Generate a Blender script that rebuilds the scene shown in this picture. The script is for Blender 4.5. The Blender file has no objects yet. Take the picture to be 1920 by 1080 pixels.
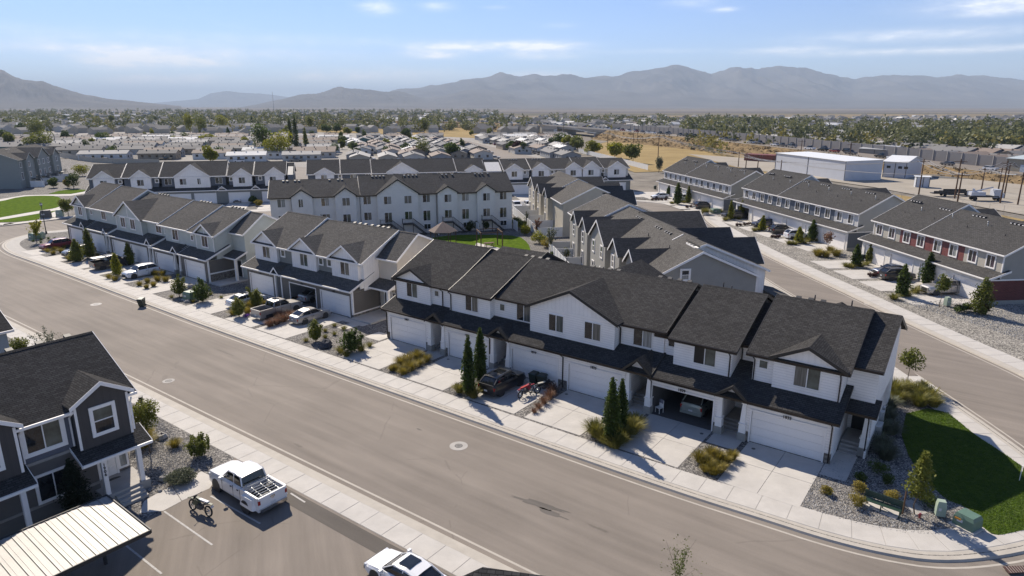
import bpy, math, random
import numpy as np
from mathutils import Vector, Matrix
R = math.radians
rnd = random.Random(7)
C = bpy.context.scene.collection
scene = bpy.context.scene

# ------------------------------------------------------------------ camera
CAM_H, PITCH, FPX = 23.5, R(15.3), 1250.0
cam_d = bpy.data.cameras.new('camera')
cam = bpy.data.objects.new('camera', cam_d); C.objects.link(cam)
cam.location = (0, 0, CAM_H); cam.rotation_euler = (R(90) - PITCH, 0, 0)
cam_d.sensor_width = 36.0; cam_d.lens = 36.0 * FPX / 1920.0
cam_d.clip_start = 0.5; cam_d.clip_end = 80000
scene.camera = cam

# ------------------------------------------------------------------ light
SUN_AZ, SUN_EL = 118.5, 41.3            # direction TO the sun, degrees from +X, and height
sd = bpy.data.lights.new('sun', 'SUN'); sun = bpy.data.objects.new('sun', sd); C.objects.link(sun)
sd.energy = 4.4; sd.angle = R(0.55); sd.color = (1.0, 0.90, 0.77)
_s = Vector((math.cos(R(SUN_AZ)) * math.cos(R(SUN_EL)), math.sin(R(SUN_AZ)) * math.cos(R(SUN_EL)), math.sin(R(SUN_EL))))
sun.rotation_euler = _s.to_track_quat('Z', 'Y').to_euler()
scene.view_settings.view_transform = 'Standard'; scene.view_settings.look = 'None'
scene.view_settings.exposure = 0.72; scene.view_settings.gamma = 1.0
scene.view_settings.use_curve_mapping = False

world = bpy.data.worlds.new('World'); scene.world = world; world.use_nodes = True
wn, wl = world.node_tree.nodes, world.node_tree.links
for n in list(wn): wn.remove(n)
def W(t, **k):
    n = wn.new(t)
    for a, b in k.items(): setattr(n, a, b)
    return n
w_out = W('ShaderNodeOutputWorld'); w_bg = W('ShaderNodeBackground'); w_bg.inputs['Strength'].default_value = 0.078
sky = W('ShaderNodeTexSky', sky_type='NISHITA'); sky.sun_disc = False
sky.sun_elevation = R(SUN_EL); sky.sun_rotation = R(90 - SUN_AZ)
sky.altitude = 1400; sky.air_density = 1.0; sky.dust_density = 0.15; sky.ozone_density = 1.0
tc = W('ShaderNodeTexCoord'); sep = W('ShaderNodeSeparateXYZ'); wl.new(tc.outputs['Generated'], sep.inputs[0])
def wm(op, a, b=None, c=None):
    n = W('ShaderNodeMath', operation=op)
    for i, s in enumerate((a, b, c)):
        if s is None: continue
        if isinstance(s, (int, float)): n.inputs[i].default_value = s
        else: wl.new(s, n.inputs[i])
    return n.outputs[0]
az = wm('ARCTAN2', sep.outputs[0], sep.outputs[1])          # radians right of +Y
el = wm('ARCSINE', sep.outputs[2])
# clouds that stand in the sky: (azimuth, elevation, half width, half height, strength), degrees
def px_dir(x, y):
    a = (x - 960) / FPX; b = (540 - y) / FPX
    v = Vector((a, math.cos(PITCH) + b * math.sin(PITCH), -math.sin(PITCH) + b * math.cos(PITCH))).normalized()
    return math.atan2(v.x, v.y), math.asin(v.z)
CL = [(228,112,52,13,1.2),(370,117,62,9,.85),(238,152,34,8,1.1),(350,150,75,9,1.0),(300,154,40,6,.4),(845,88,62,7,.85),(812,103,42,6,.8),
      (1000,87,72,8,1.0),(1015,105,55,6,.5),(710,14,26,9,.9),(820,12,24,6,.75),(930,14,18,3,.35),(1355,18,20,4,.7),(1300,5,40,7,.4),
      (1895,6,95,13,1.0),(1850,26,40,5,.4),(1720,66,150,9,.75),(1780,94,190,5,.55),(1500,93,50,5,.5),(1430,96,40,4,.25),(720,145,150,14,.6),(600,150,80,8,.4),
      (1010,141,55,6,.7),(150,90,260,9,.3),(120,66,330,11,.25),(560,75,260,8,.2),(400,100,200,10,.2),(1050,48,26,4,.25),(1230,96,120,4,.15)]
# many more of the same kind go on outside the frame
_cr = random.Random(3)
for k in range(26):
    CL.append((_cr.choice([-1, 1]) * _cr.uniform(1500, 3200) + 960, _cr.uniform(-500, 150), _cr.uniform(60, 200), _cr.uniform(8, 22), _cr.uniform(.3, .8)))
vec = W('ShaderNodeCombineXYZ'); wl.new(wm('MULTIPLY', az, 30.0), vec.inputs[0]); wl.new(wm('MULTIPLY', el, 110.0), vec.inputs[1])
nz = W('ShaderNodeTexNoise'); nz.inputs['Scale'].default_value = 1.0; nz.inputs['Detail'].default_value = 7; nz.inputs['Roughness'].default_value = 0.62
wl.new(vec.outputs[0], nz.inputs['Vector'])
vec2 = W('ShaderNodeCombineXYZ'); wl.new(wm('MULTIPLY', az, 3.5), vec2.inputs[0]); wl.new(wm('ADD', wm('MULTIPLY', el, 34.0), wm('MULTIPLY', az, 2.2)), vec2.inputs[1])
nz2 = W('ShaderNodeTexNoise'); nz2.inputs['Scale'].default_value = 1.0; nz2.inputs['Detail'].default_value = 6; nz2.inputs['Roughness'].default_value = 0.6
wl.new(vec2.outputs[0], nz2.inputs['Vector'])
nf = wm('SUBTRACT', nz.outputs['Fac'], 0.5)
total = None
for (cx, cy, hw, hh, st) in CL:
    if cy > -60: ca, ce = px_dir(cx, cy)
    else: ca, ce = (cx - 960) / 1300.0, R(8 - cy * 0.05)
    dx = wm('DIVIDE', wm('SUBTRACT', az, ca), hw / FPX)
    dy = wm('DIVIDE', wm('SUBTRACT', el, ce), hh / FPX)
    # flat base: stretch below the centre line less than above
    d2 = wm('ADD', wm('MULTIPLY', dx, dx), wm('MULTIPLY', dy, dy))
    d2 = wm('SUBTRACT', d2, wm('MULTIPLY', nf, 3.6))
    m = wm('MULTIPLY', wm('EXPONENT', wm('MULTIPLY', d2, -1.0)), st)
    m = wm('MULTIPLY', m, 1.0 if cy > 80 else .55); total = m if total is None else wm('ADD', total, m)
cir = wm('MULTIPLY', wm('MAXIMUM', wm('SUBTRACT', nz2.outputs['Fac'], 0.57), 0.0), 0.5)
fade = wm('MINIMUM', wm('MAXIMUM', wm('MULTIPLY', el, 20.0), 0.0), 1.0)
total = wm('MINIMUM', wm('MULTIPLY', wm('ADD', total, cir), fade), 0.92)
mix = W('ShaderNodeMixRGB'); wl.new(total, mix.inputs[0])
tint = W('ShaderNodeMixRGB', blend_type='MULTIPLY'); tint.inputs[0].default_value = 1.0; tint.inputs[2].default_value = (0.76, 0.84, 1.10, 1)
wl.new(sky.outputs[0], tint.inputs[1]); wl.new(tint.outputs[0], mix.inputs[1]); mix.inputs[2].default_value = (11.5, 11.5, 11.8, 1)
wl.new(mix.outputs[0], w_bg.inputs['Color']); wl.new(w_bg.outputs[0], w_out.inputs['Surface'])

# ------------------------------------------------------------------ measuring helpers
def at(x, y, z=0.0):
    a = (x - 960) / FPX; b = (540 - y) / FPX
    d = Vector((a, math.cos(PITCH) + b * math.sin(PITCH), -math.sin(PITCH) + b * math.cos(PITCH)))
    t = (z - CAM_H) / d.z
    return Vector((d.x * t, d.y * t, z))
YAW = R(-36.466)                                     # bearing of the main street
O1 = at(734.2, 635.8)
U1 = Vector((math.cos(YAW), math.sin(YAW), 0)); V1 = Vector((-math.sin(YAW), math.cos(YAW), 0))
def st(u, v, z=0.0): return O1 + U1 * u + V1 * v + Vector((0, 0, z))     # street coordinates to world

# ------------------------------------------------------------------ mesh builder
class MB:
    def __init__(s): s.v = []; s.f = []; s.m = []
    def add(s, vs, fs, m=0):
        b = len(s.v); s.v += [tuple(q) for q in vs]
        for f in fs: s.f.append([b + i for i in f]); s.m.append(m)
        return s
    def box(s, x0, x1, y0, y1, z0, z1, m=0):
        if x0 > x1: x0, x1 = x1, x0
        if y0 > y1: y0, y1 = y1, y0
        return s.add([(x0,y0,z0),(x1,y0,z0),(x1,y1,z0),(x0,y1,z0),(x0,y0,z1),(x1,y0,z1),(x1,y1,z1),(x0,y1,z1)],
              [(3,2,1,0),(4,5,6,7),(0,1,5,4),(1,2,6,5),(2,3,7,6),(3,0,4,7)], m)
    def taper(s, cx, cy, w0, d0, w1, d1, z0, z1, m=0):
        v = [(cx+a*w0/2, cy+b*d0/2, z0) for a, b in ((-1,-1),(1,-1),(1,1),(-1,1))] + [(cx+a*w1/2, cy+b*d1/2, z1) for a, b in ((-1,-1),(1,-1),(1,1),(-1,1))]
        return s.add(v, [(3,2,1,0),(4,5,6,7),(0,1,5,4),(1,2,6,5),(2,3,7,6),(3,0,4,7)], m)
    def ext(s, pa, pb, m=0):                         # two matching rings
        n = len(pa)
        return s.add(list(pa) + list(pb), [list(range(n))[::-1], list(range(n, 2*n))] + [(i, (i+1) % n, n+(i+1) % n, n+i) for i in range(n)], m)
    def px(s, yz, x0, x1, m=0): return s.ext([(x0, a, b) for a, b in yz], [(x1, a, b) for a, b in yz], m)
    def py(s, xz, y0, y1, m=0): return s.ext([(a, y0, b) for a, b in xz], [(a, y1, b) for a, b in xz], m)
    def pz(s, xy, z0, z1, m=0): return s.ext([(a, b, z0) for a, b in xy], [(a, b, z1) for a, b in xy], m)
    def slab(s, pts, t=0.16, m=0): return s.ext([(a, b, c - t) for a, b, c in pts], pts, m)
    def board(s, p, q, h, w, nrm, m=0, up=0.0):
        p = Vector(p); q = Vector(q); n = Vector(nrm) * w; U = Vector((0, 0, up)); H = Vector((0, 0, h))
        return s.ext([p+U, p+U+n, p+n-H, p-H], [q+U, q+U+n, q+n-H, q-H], m)
    def tube(s, p, q, r0, r1=None, n=6, m=0):
        r1 = r0 if r1 is None else r1
        p = Vector(p); q = Vector(q); d = (q - p)
        if d.length < 1e-6: return s
        d.normalize(); a = d.orthogonal().normalized(); b = d.cross(a)
        A = [p + (a*math.cos(2*math.pi*i/n) + b*math.sin(2*math.pi*i/n))*r0 for i in range(n)]
        B = [q + (a*math.cos(2*math.pi*i/n) + b*math.sin(2*math.pi*i/n))*r1 for i in range(n)]
        return s.ext(A, B, m)
    def mesh(s, name, mats, smooth=False):
        me = bpy.data.meshes.new(name); me.from_pydata(s.v, [], s.f)
        for mt in mats: me.materials.append(mt)
        if len(mats) > 1: me.polygons.foreach_set('material_index', s.m)
        if smooth: me.polygons.foreach_set('use_smooth', [True] * len(s.f))
        me.update(); return me
def link(name, me, parent=None, loc=None, rz=0.0, rot=None, scale=None):
    o = bpy.data.objects.new(name, me); C.objects.link(o)
    if parent is not None: o.parent = parent
    if loc is not None: o.location = loc
    if rot is not None: o.rotation_euler = rot
    elif rz: o.rotation_euler = (0, 0, rz)
    if scale is not None: o.scale = (scale,)*3 if isinstance(scale, (int, float)) else scale
    return o
def part(name, mb, mats, parent, smooth=False, label=None):
    if not isinstance(mats, (list, tuple)): mats = [mats]
    o = link(name, mb.mesh(name, mats, smooth), parent)
    if label: o['label'] = label
    return o
def tag(o, label, cat, group=None):
    o['label'] = label; o['category'] = cat
    if group: o['group'] = group
    return o
def thing(name, label, cat, loc=(0,0,0), rz=0.0, group=None):
    return tag(link(name, None, None, loc, rz), label, cat, group)
def struct(name, mb, mats, kind='structure', smooth=False):
    if not isinstance(mats, (list, tuple)): mats = [mats]
    o = link(name, mb.mesh(name, mats, smooth) if isinstance(mb, MB) else mb); o['kind'] = kind; return o
def children(o): return [c for c in o.children]
def copy_tree(o, loc=None, rz=None, label=None, group=None, parent=None):
    kids = list(o.children); c = o.copy(); C.objects.link(c)
    if parent is not None: c.parent = parent
    for ch in kids: copy_tree(ch, parent=c)
    if loc is not None: c.location = loc
    if rz is not None: c.rotation_euler = (0, 0, rz)
    if label: c['label'] = label
    if group: c['group'] = group
    return c

# ------------------------------------------------------------------ materials
MATS = {}
def new_mat(name):
    m = bpy.data.materials.new(name); m.use_nodes = True
    return m, m.node_tree.nodes, m.node_tree.links, m.node_tree.nodes['Principled BSDF']
def hx(c): return (c[0], c[1], c[2], 1.0)
def mat(name, col, rough=0.8, metal=0.0, var=0.12, scale=3.0, bump=0.0, bscale=40.0, spec=None, col2=None, detail=4.0, coord='Object', coat=0.0, bdist=0.02):
    if name in MATS: return MATS[name]
    m, N, L, b = new_mat(name); b.inputs['Roughness'].default_value = rough; b.inputs['Metallic'].default_value = metal
    if spec is not None: b.inputs['Specular IOR Level'].default_value = spec
    if coat: b.inputs['Coat Weight'].default_value = coat; b.inputs['Coat Roughness'].default_value = 0.06
    tcn = N.new('ShaderNodeTexCoord'); no = N.new('ShaderNodeTexNoise'); no.inputs['Scale'].default_value = scale; no.inputs['Detail'].default_value = detail
    no.inputs['Roughness'].default_value = 0.65; L.new(tcn.outputs[coord], no.inputs['Vector'])
    r = N.new('ShaderNodeValToRGB'); r.color_ramp.elements[0].position = 0.3; r.color_ramp.elements[1].position = 0.7
    c2 = col2 if col2 else tuple(min(1, x*(1+var)) for x in col); c1 = tuple(x*(1-var) for x in col) if not col2 else col
    r.color_ramp.elements[0].color = hx(c1); r.color_ramp.elements[1].color = hx(c2)
    L.new(no.outputs['Fac'], r.inputs[0]); L.new(r.outputs[0], b.inputs['Base Color'])
    if bump:
        n2 = N.new('ShaderNodeTexNoise'); n2.inputs['Scale'].default_value = bscale; n2.inputs['Detail'].default_value = 3; L.new(tcn.outputs[coord], n2.inputs['Vector'])
        bp = N.new('ShaderNodeBump'); bp.inputs['Strength'].default_value = bump; bp.inputs['Distance'].default_value = bdist
        L.new(n2.outputs['Fac'], bp.inputs['Height']); L.new(bp.outputs[0], b.inputs['Normal'])
    MATS[name] = m; return m
def nmath(N, L, op, a, b=None):
    n = N.new('ShaderNodeMath'); n.operation = op
    for i, s in enumerate((a, b)):
        if s is None: continue
        if isinstance(s, (int, float)): n.inputs[i].default_value = s
        else: L.new(s, n.inputs[i])
    return n.outputs[0]
def shingle(name, col, axis='x', var=0.22, row=0.15, pitch=0.5):
    """asphalt shingles: courses follow height, tabs follow the eave axis"""
    m, N, L, b = new_mat(name); b.inputs['Roughness'].default_value = 0.95; b.inputs['Specular IOR Level'].default_value = 0.04
    t = N.new('ShaderNodeTexCoord'); s = N.new('ShaderNodeSeparateXYZ'); L.new(t.outputs['Object'], s.inputs[0])
    k = math.sqrt(1 + pitch*pitch) / pitch
    cv = N.new('ShaderNodeCombineXYZ'); L.new(s.outputs[0 if axis == 'x' else 1], cv.inputs[0]); L.new(nmath(N, L, 'MULTIPLY', s.outputs[2], k), cv.inputs[1])
    br = N.new('ShaderNodeTexBrick'); br.inputs['Scale'].default_value = 1.0; br.inputs['Brick Width'].default_value = 0.34; br.inputs['Row Height'].default_value = row
    br.inputs['Mortar Size'].default_value = 0.016; br.inputs['Mortar Smooth'].default_value = 0.4; br.offset = 0.37; br.squash = 1.0
    br.inputs['Color1'].default_value = hx(tuple(c*(1-var) for c in col)); br.inputs['Color2'].default_value = hx(tuple(c*(1+var) for c in col)); br.inputs['Mortar'].default_value = hx(tuple(c*0.4 for c in col))
    L.new(cv.outputs[0], br.inputs['Vector'])
    no = N.new('ShaderNodeTexNoise'); no.inputs['Scale'].default_value = 0.25; no.inputs['Detail'].default_value = 8; L.new(t.outputs['Object'], no.inputs['Vector'])
    n3 = N.new('ShaderNodeTexNoise'); n3.inputs['Scale'].default_value = 9.0; n3.inputs['Detail'].default_value = 4; L.new(cv.outputs[0], n3.inputs['Vector'])
    mr = N.new('ShaderNodeMapRange'); mr.inputs[3].default_value = 0.82; mr.inputs[4].default_value = 1.2; L.new(nmath(N, L, 'ADD', nmath(N, L, 'MULTIPLY', no.outputs['Fac'], 0.4), nmath(N, L, 'MULTIPLY', n3.outputs['Fac'], 0.6)), mr.inputs[0])
    mr.inputs[1].default_value = 0.3; mr.inputs[2].default_value = 0.7
    mx = N.new('ShaderNodeMixRGB'); mx.blend_type = 'MULTIPLY'; mx.inputs[0].default_value = 1.0; L.new(br.outputs['Color'], mx.inputs[1])
    L.new(mr.outputs[0], mx.inputs[2]); L.new(mx.outputs[0], b.inputs['Base Color'])
    bp = N.new('ShaderNodeBump'); bp.inputs['Strength'].default_value = 0.5; bp.inputs['Distance'].default_value = 0.015
    L.new(nmath(N, L, 'ADD', nmath(N, L, 'MULTIPLY', br.outputs['Fac'], -1.0), nmath(N, L, 'MULTIPLY', n3.outputs['Fac'], 0.8)), bp.inputs['Height']); L.new(bp.outputs[0], b.inputs['Normal'])
    MATS[name] = m; return m
def siding(name, col, kind='lap', step=0.2, var=0.05, rough=0.6, line=0.82):
    """lap boards (lines follow height) or board and batten (upright lines)"""
    m, N, L, b = new_mat(name); b.inputs['Roughness'].default_value = rough
    t = N.new('ShaderNodeTexCoord'); s = N.new('ShaderNodeSeparateXYZ'); L.new(t.outputs['Object'], s.inputs[0])
    if kind == 'lap': h = s.outputs[2]
    else: h = nmath(N, L, 'ADD', s.outputs[0], s.outputs[1])
    fr = nmath(N, L, 'FRACT', nmath(N, L, 'DIVIDE', h, step))
    if kind == 'lap': edge = nmath(N, L, 'GREATER_THAN', fr, 0.12); hgt = nmath(N, L, 'SUBTRACT', 1.0, fr)
    else:
        e = nmath(N, L, 'ABSOLUTE', nmath(N, L, 'SUBTRACT', fr, 0.5)); edge = nmath(N, L, 'GREATER_THAN', nmath(N, L, 'ABSOLUTE', nmath(N, L, 'SUBTRACT', e, 0.09)), 0.035); hgt = nmath(N, L, 'LESS_THAN', e, 0.09)
    no = N.new('ShaderNodeTexNoise'); no.inputs['Scale'].default_value = 1.2; no.inputs['Detail'].default_value = 5; L.new(t.outputs['Object'], no.inputs['Vector'])
    mr = N.new('ShaderNodeMapRange'); mr.inputs[1].default_value = 0.3; mr.inputs[2].default_value = 0.7; mr.inputs[3].default_value = 1-var; mr.inputs[4].default_value = 1+var; L.new(no.outputs['Fac'], mr.inputs[0])
    f = nmath(N, L, 'MULTIPLY', nmath(N, L, 'ADD', nmath(N, L, 'MULTIPLY', edge, 1-line), line), mr.outputs[0])
    mx = N.new('ShaderNodeMixRGB'); mx.blend_type = 'MULTIPLY'; mx.inputs[0].default_value = 1.0; mx.inputs[1].default_value = hx(col); L.new(f, mx.inputs[2]); L.new(mx.outputs[0], b.inputs['Base Color'])
    bp = N.new('ShaderNodeBump'); bp.inputs['Strength'].default_value = 0.45; bp.inputs['Distance'].default_value = 0.02; L.new(hgt, bp.inputs['Height']); L.new(bp.outputs[0], b.inputs['Normal'])
    MATS[name] = m; return m
def brick_mat(name, c1, c2, mort, bw=0.4, rh=0.14):
    m, N, L, b = new_mat(name); b.inputs['Roughness'].default_value = 0.85
    t = N.new('ShaderNodeTexCoord'); s = N.new('ShaderNodeSeparateXYZ'); L.new(t.outputs['Object'], s.inputs[0]); cv = N.new('ShaderNodeCombineXYZ')
    L.new(nmath(N, L, 'ADD', s.outputs[0], s.outputs[1]), cv.inputs[0]); L.new(s.outputs[2], cv.inputs[1])
    br = N.new('ShaderNodeTexBrick'); br.inputs['Scale'].default_value = 1; br.inputs['Brick Width'].default_value = bw; br.inputs['Row Height'].default_value = rh; br.inputs['Mortar Size'].default_value = 0.012
    br.inputs['Color1'].default_value = hx(c1); br.inputs['Color2'].default_value = hx(c2); br.inputs['Mortar'].default_value = hx(mort); L.new(cv.outputs[0], br.inputs['Vector']); L.new(br.outputs['Color'], b.inputs['Base Color'])
    bp = N.new('ShaderNodeBump'); bp.inputs['Strength'].default_value = 0.6; bp.inputs['Distance'].default_value = 0.02; bp.invert = True; L.new(br.outputs['Fac'], bp.inputs['Height']); L.new(bp.outputs[0], b.inputs['Normal'])
    MATS[name] = m; return m
def gravel(name, cols, scale=9.0, bump=0.8, big=0.35):
    """stones as voronoi cells, each of its own tone"""
    m, N, L, b = new_mat(name); b.inputs['Roughness'].default_value = 0.9; b.inputs['Specular IOR Level'].default_value = 0.2
    g = N.new('ShaderNodeTexCoord')
    vo = N.new('ShaderNodeTexVoronoi'); vo.inputs['Scale'].default_value = scale; L.new(g.outputs['Object'], vo.inputs['Vector'])
    sp = N.new('ShaderNodeSeparateColor'); L.new(vo.outputs['Color'], sp.inputs[0])
    r = N.new('ShaderNodeValToRGB'); e = r.color_ramp.elements
    while len(e) < len(cols): e.new(0.5)
    for i, c in enumerate(cols): e[i].position = i/(len(cols)-1); e[i].color = hx(c)
    L.new(sp.outputs[0], r.inputs[0])
    no = N.new('ShaderNodeTexNoise'); no.inputs['Scale'].default_value = big; no.inputs['Detail'].default_value = 5; L.new(g.outputs['Object'], no.inputs['Vector'])
    mr = N.new('ShaderNodeMapRange'); mr.inputs[1].default_value = 0.3; mr.inputs[2].default_value = 0.7; mr.inputs[3].default_value = 0.8; mr.inputs[4].default_value = 1.2; L.new(no.outputs['Fac'], mr.inputs[0])
    dk = N.new('ShaderNodeMapRange'); dk.inputs[1].default_value = 0.0; dk.inputs[2].default_value = 0.75; dk.inputs[3].default_value = 1.12; dk.inputs[4].default_value = 0.5; L.new(vo.outputs['Distance'], dk.inputs[0])
    mx = N.new('ShaderNodeMixRGB'); mx.blend_type = 'MULTIPLY'; mx.inputs[0].default_value = 1; L.new(r.outputs[0], mx.inputs[1]); L.new(nmath(N, L, 'MULTIPLY', mr.outputs[0], dk.outputs[0]), mx.inputs[2]); L.new(mx.outputs[0], b.inputs['Base Color'])
    bp = N.new('ShaderNodeBump'); bp.inputs['Strength'].default_value = bump; bp.inputs['Distance'].default_value = 0.05; bp.invert = True; L.new(vo.outputs['Distance'], bp.inputs['Height']); L.new(bp.outputs[0], b.inputs['Normal'])
    MATS[name] = m; return m
def asphalt(name, col, streak_rot=0.0, streak=0.10):
    m, N, L, b = new_mat(name); b.inputs['Roughness'].default_value = 0.88; b.inputs['Specular IOR Level'].default_value = 0.3
    g = N.new('ShaderNodeTexCoord'); mp = N.new('ShaderNodeMapping'); mp.vector_type = 'TEXTURE'; mp.inputs['Rotation'].default_value = (0, 0, streak_rot); mp.inputs['Scale'].default_value = (14.0, 0.9, 1.0)
    L.new(g.outputs['Object'], mp.inputs[0])
    a = N.new('ShaderNodeTexNoise'); a.inputs['Scale'].default_value = 1.0; a.inputs['Detail'].default_value = 6; a.inputs['Roughness'].default_value = 0.6; L.new(mp.outputs[0], a.inputs['Vector'])
    c = N.new('ShaderNodeTexNoise'); c.inputs['Scale'].default_value = 0.12; c.inputs['Detail'].default_value = 8; c.inputs['Roughness'].default_value = 0.6; L.new(g.outputs['Object'], c.inputs['Vector'])
    f = N.new('ShaderNodeTexNoise'); f.inputs['Scale'].default_value = 22.0; f.inputs['Detail'].default_value = 3; L.new(g.outputs['Object'], f.inputs['Vector'])
    # thin dark cracks, cell edges bent by noise and shown only in patches
    wv = N.new('ShaderNodeMixRGB'); wv.blend_type = 'ADD'; wv.inputs[0].default_value = 1.0; L.new(g.outputs['Object'], wv.inputs[1]); L.new(c.outputs['Color'], wv.inputs[2])
    vo = N.new('ShaderNodeTexVoronoi'); vo.feature = 'DISTANCE_TO_EDGE'; vo.inputs['Scale'].default_value = 0.11; L.new(wv.outputs[0], vo.inputs['Vector'])
    crack = nmath(N, L, 'LESS_THAN', vo.outputs['Distance'], 0.0035); patch = nmath(N, L, 'GREATER_THAN', c.outputs['Fac'], 0.53)
    ck = nmath(N, L, 'SUBTRACT', 1.0, nmath(N, L, 'MULTIPLY', nmath(N, L, 'MULTIPLY', crack, patch), 0.13))
    s1 = nmath(N, L, 'MULTIPLY', nmath(N, L, 'SUBTRACT', a.outputs['Fac'], 0.5), streak*8)
    s2 = nmath(N, L, 'MULTIPLY', nmath(N, L, 'SUBTRACT', c.outputs['Fac'], 0.5), 0.55)
    s3 = nmath(N, L, 'MULTIPLY', nmath(N, L, 'SUBTRACT', f.outputs['Fac'], 0.5), 0.5)
    s = nmath(N, L, 'ADD', nmath(N, L, 'ADD', s1, s2), nmath(N, L, 'ADD', s3, 1.0)); s = nmath(N, L, 'MULTIPLY', s, ck)
    mx = N.new('ShaderNodeMixRGB'); mx.blend_type = 'MULTIPLY'; mx.inputs[0].default_value = 1; mx.inputs[1].default_value = hx(col); L.new(s, mx.inputs[2]); L.new(mx.outputs[0], b.inputs['Base Color'])
    bp = N.new('ShaderNodeBump'); bp.inputs['Strength'].default_value = 0.35; bp.inputs['Distance'].default_value = 0.01; L.new(f.outputs['Fac'], bp.inputs['Height']); L.new(bp.outputs[0], b.inputs['Normal'])
    MATS[name] = m; return m
def glass(name, tint, rough=0.06, curtain=False):
    m, N, L, b = new_mat(name); b.inputs['Roughness'].default_value = rough; b.inputs['Specular IOR Level'].default_value = 0.7
    t = N.new('ShaderNodeTexCoord'); mp = N.new('ShaderNodeMapping'); mp.inputs['Scale'].default_value = (16, 16, 0.6) if curtain else (1.5, 1.5, 1.5); L.new(t.outputs['Object'], mp.inputs[0])
    no = N.new('ShaderNodeTexNoise'); no.inputs['Scale'].default_value = 1.0; no.inputs['Detail'].default_value = 3; L.new(mp.outputs[0], no.inputs['Vector'])
    r = N.new('ShaderNodeValToRGB'); r.color_ramp.elements[0].position = 0.35; r.color_ramp.elements[1].position = 0.65
    r.color_ramp.elements[0].color = hx(tuple(c*0.65 for c in tint)); r.color_ramp.elements[1].color = hx(tuple(c*1.3 for c in tint)); L.new(no.outputs['Fac'], r.inputs[0]); L.new(r.outputs[0], b.inputs['Base Color'])
    MATS[name] = m; return m
def leaf_mat(name, c1, c2, c3=None, sub=0.25):
    m, N, L, b = new_mat(name); b.inputs['Roughness'].default_value = 0.65; b.inputs['Specular IOR Level'].default_value = 0.3
    g = N.new('ShaderNodeTexCoord'); oi = N.new('ShaderNodeObjectInfo')
    no = N.new('ShaderNodeTexNoise'); no.inputs['Scale'].default_value = 2.6; no.inputs['Detail'].default_value = 5; no.inputs['Roughness'].default_value = 0.75; L.new(g.outputs['Object'], no.inputs['Vector'])
    r = N.new('ShaderNodeValToRGB'); e = r.color_ramp.elements; e[0].position = 0.32; e[0].color = hx(c1); e[1].position = 0.62; e[1].color = hx(c2)
    if c3: x = e.new(0.78); x.color = hx(c3)
    L.new(nmath(N, L, 'ADD', no.outputs['Fac'], nmath(N, L, 'MULTIPLY', nmath(N, L, 'SUBTRACT', oi.outputs['Random'], 0.5), 0.12)), r.inputs[0])
    L.new(r.outputs[0], b.inputs['Base Color'])
    tr = N.new('ShaderNodeBsdfTranslucent'); L.new(r.outputs[0], tr.inputs[0]); mxs = N.new('ShaderNodeMixShader'); mxs.inputs[0].default_value = sub
    L.new(b.outputs[0], mxs.inputs[1]); L.new(tr.outputs[0], mxs.inputs[2]); L.new(mxs.outputs[0], N['Material Output'].inputs['Surface'])
    MATS[name] = m; return m
# ------------------------------------------------------------------ palette
M_ASPH = asphalt('asphalt', (0.205, 0.178, 0.150), YAW, 0.09)
M_ASPH2 = asphalt('lot_asphalt', (0.195, 0.168, 0.140), R(110), 0.10)
M_CONC = mat('concrete', (0.46, 0.435, 0.395), 0.85, var=0.09, scale=0.7, bump=0.15, bscale=60)
M_CONC2 = mat('gutter_concrete', (0.41, 0.375, 0.32), 0.85, var=0.10, scale=0.9, bump=0.15, bscale=60)
M_CONC3 = mat('old_concrete', (0.36, 0.34, 0.31), 0.85, var=0.12, scale=1.2)
M_GRAVEL = gravel('grey_gravel', [(0.07,0.068,0.066),(0.15,0.142,0.135),(0.22,0.205,0.19),(0.31,0.29,0.26),(0.46,0.43,0.385)], 11.0)
M_GRAVEL2 = gravel('tan_gravel', [(0.10,0.095,0.085),(0.24,0.225,0.20),(0.36,0.33,0.29),(0.48,0.45,0.39),(0.50,0.47,0.40)], 8.0, 0.9)
M_LAWN = mat('lawn_grass', (0.040, 0.082, 0.005), 1.0, spec=0.03, scale=1.1, col2=(0.115, 0.17, 0.014), bump=0.9, bscale=30, detail=8, bdist=0.05)
M_WHITE = mat('white_paint', (0.86, 0.83, 0.78), 0.5, var=0.03)
M_TRIMW = mat('white_trim', (0.85, 0.82, 0.78), 0.5, var=0.03)
M_BLACK = mat('black_trim', (0.018, 0.017, 0.016), 0.45, var=0.2)
M_BRONZE = mat('dark_gutter_metal', (0.03, 0.024, 0.02), 0.35, metal=0.5, var=0.1)
M_DOORW = mat('garage_door_white', (0.86, 0.83, 0.79), 0.5, var=0.025, scale=0.8)
M_SHX = shingle('dark_shingle', (0.058, 0.056, 0.054), 'x'); M_SHY = shingle('dark_shingle_cross', (0.058, 0.056, 0.054), 'y')
M_SGX = shingle('grey_shingle', (0.118, 0.112, 0.103), 'x', 0.2); M_SGY = shingle('grey_shingle_cross', (0.118, 0.112, 0.103), 'y', 0.2)
M_SCX = shingle('charcoal_shingle', (0.076, 0.074, 0.072), 'x', 0.2)
M_SCY = shingle('charcoal_shingle_cross', (0.076, 0.074, 0.072), 'y', 0.2)
M_LAPW = siding('white_lap_siding', (0.88, 0.84, 0.79), line=0.75); M_BBW = siding('white_board_batten', (0.88, 0.84, 0.79), 'bb', 0.4, line=0.9)
M_LAPG = siding('sage_lap_siding', (0.52, 0.54, 0.49)); M_LAPT = siding('taupe_lap_siding', (0.15, 0.135, 0.115))
M_LAPD = siding('slate_lap_siding', (0.11, 0.125, 0.15)); M_LAPLG = siding('light_grey_lap', (0.56, 0.55, 0.53)); M_LAPGR = siding('grey_green_lap', (0.22, 0.225, 0.205))
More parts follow.
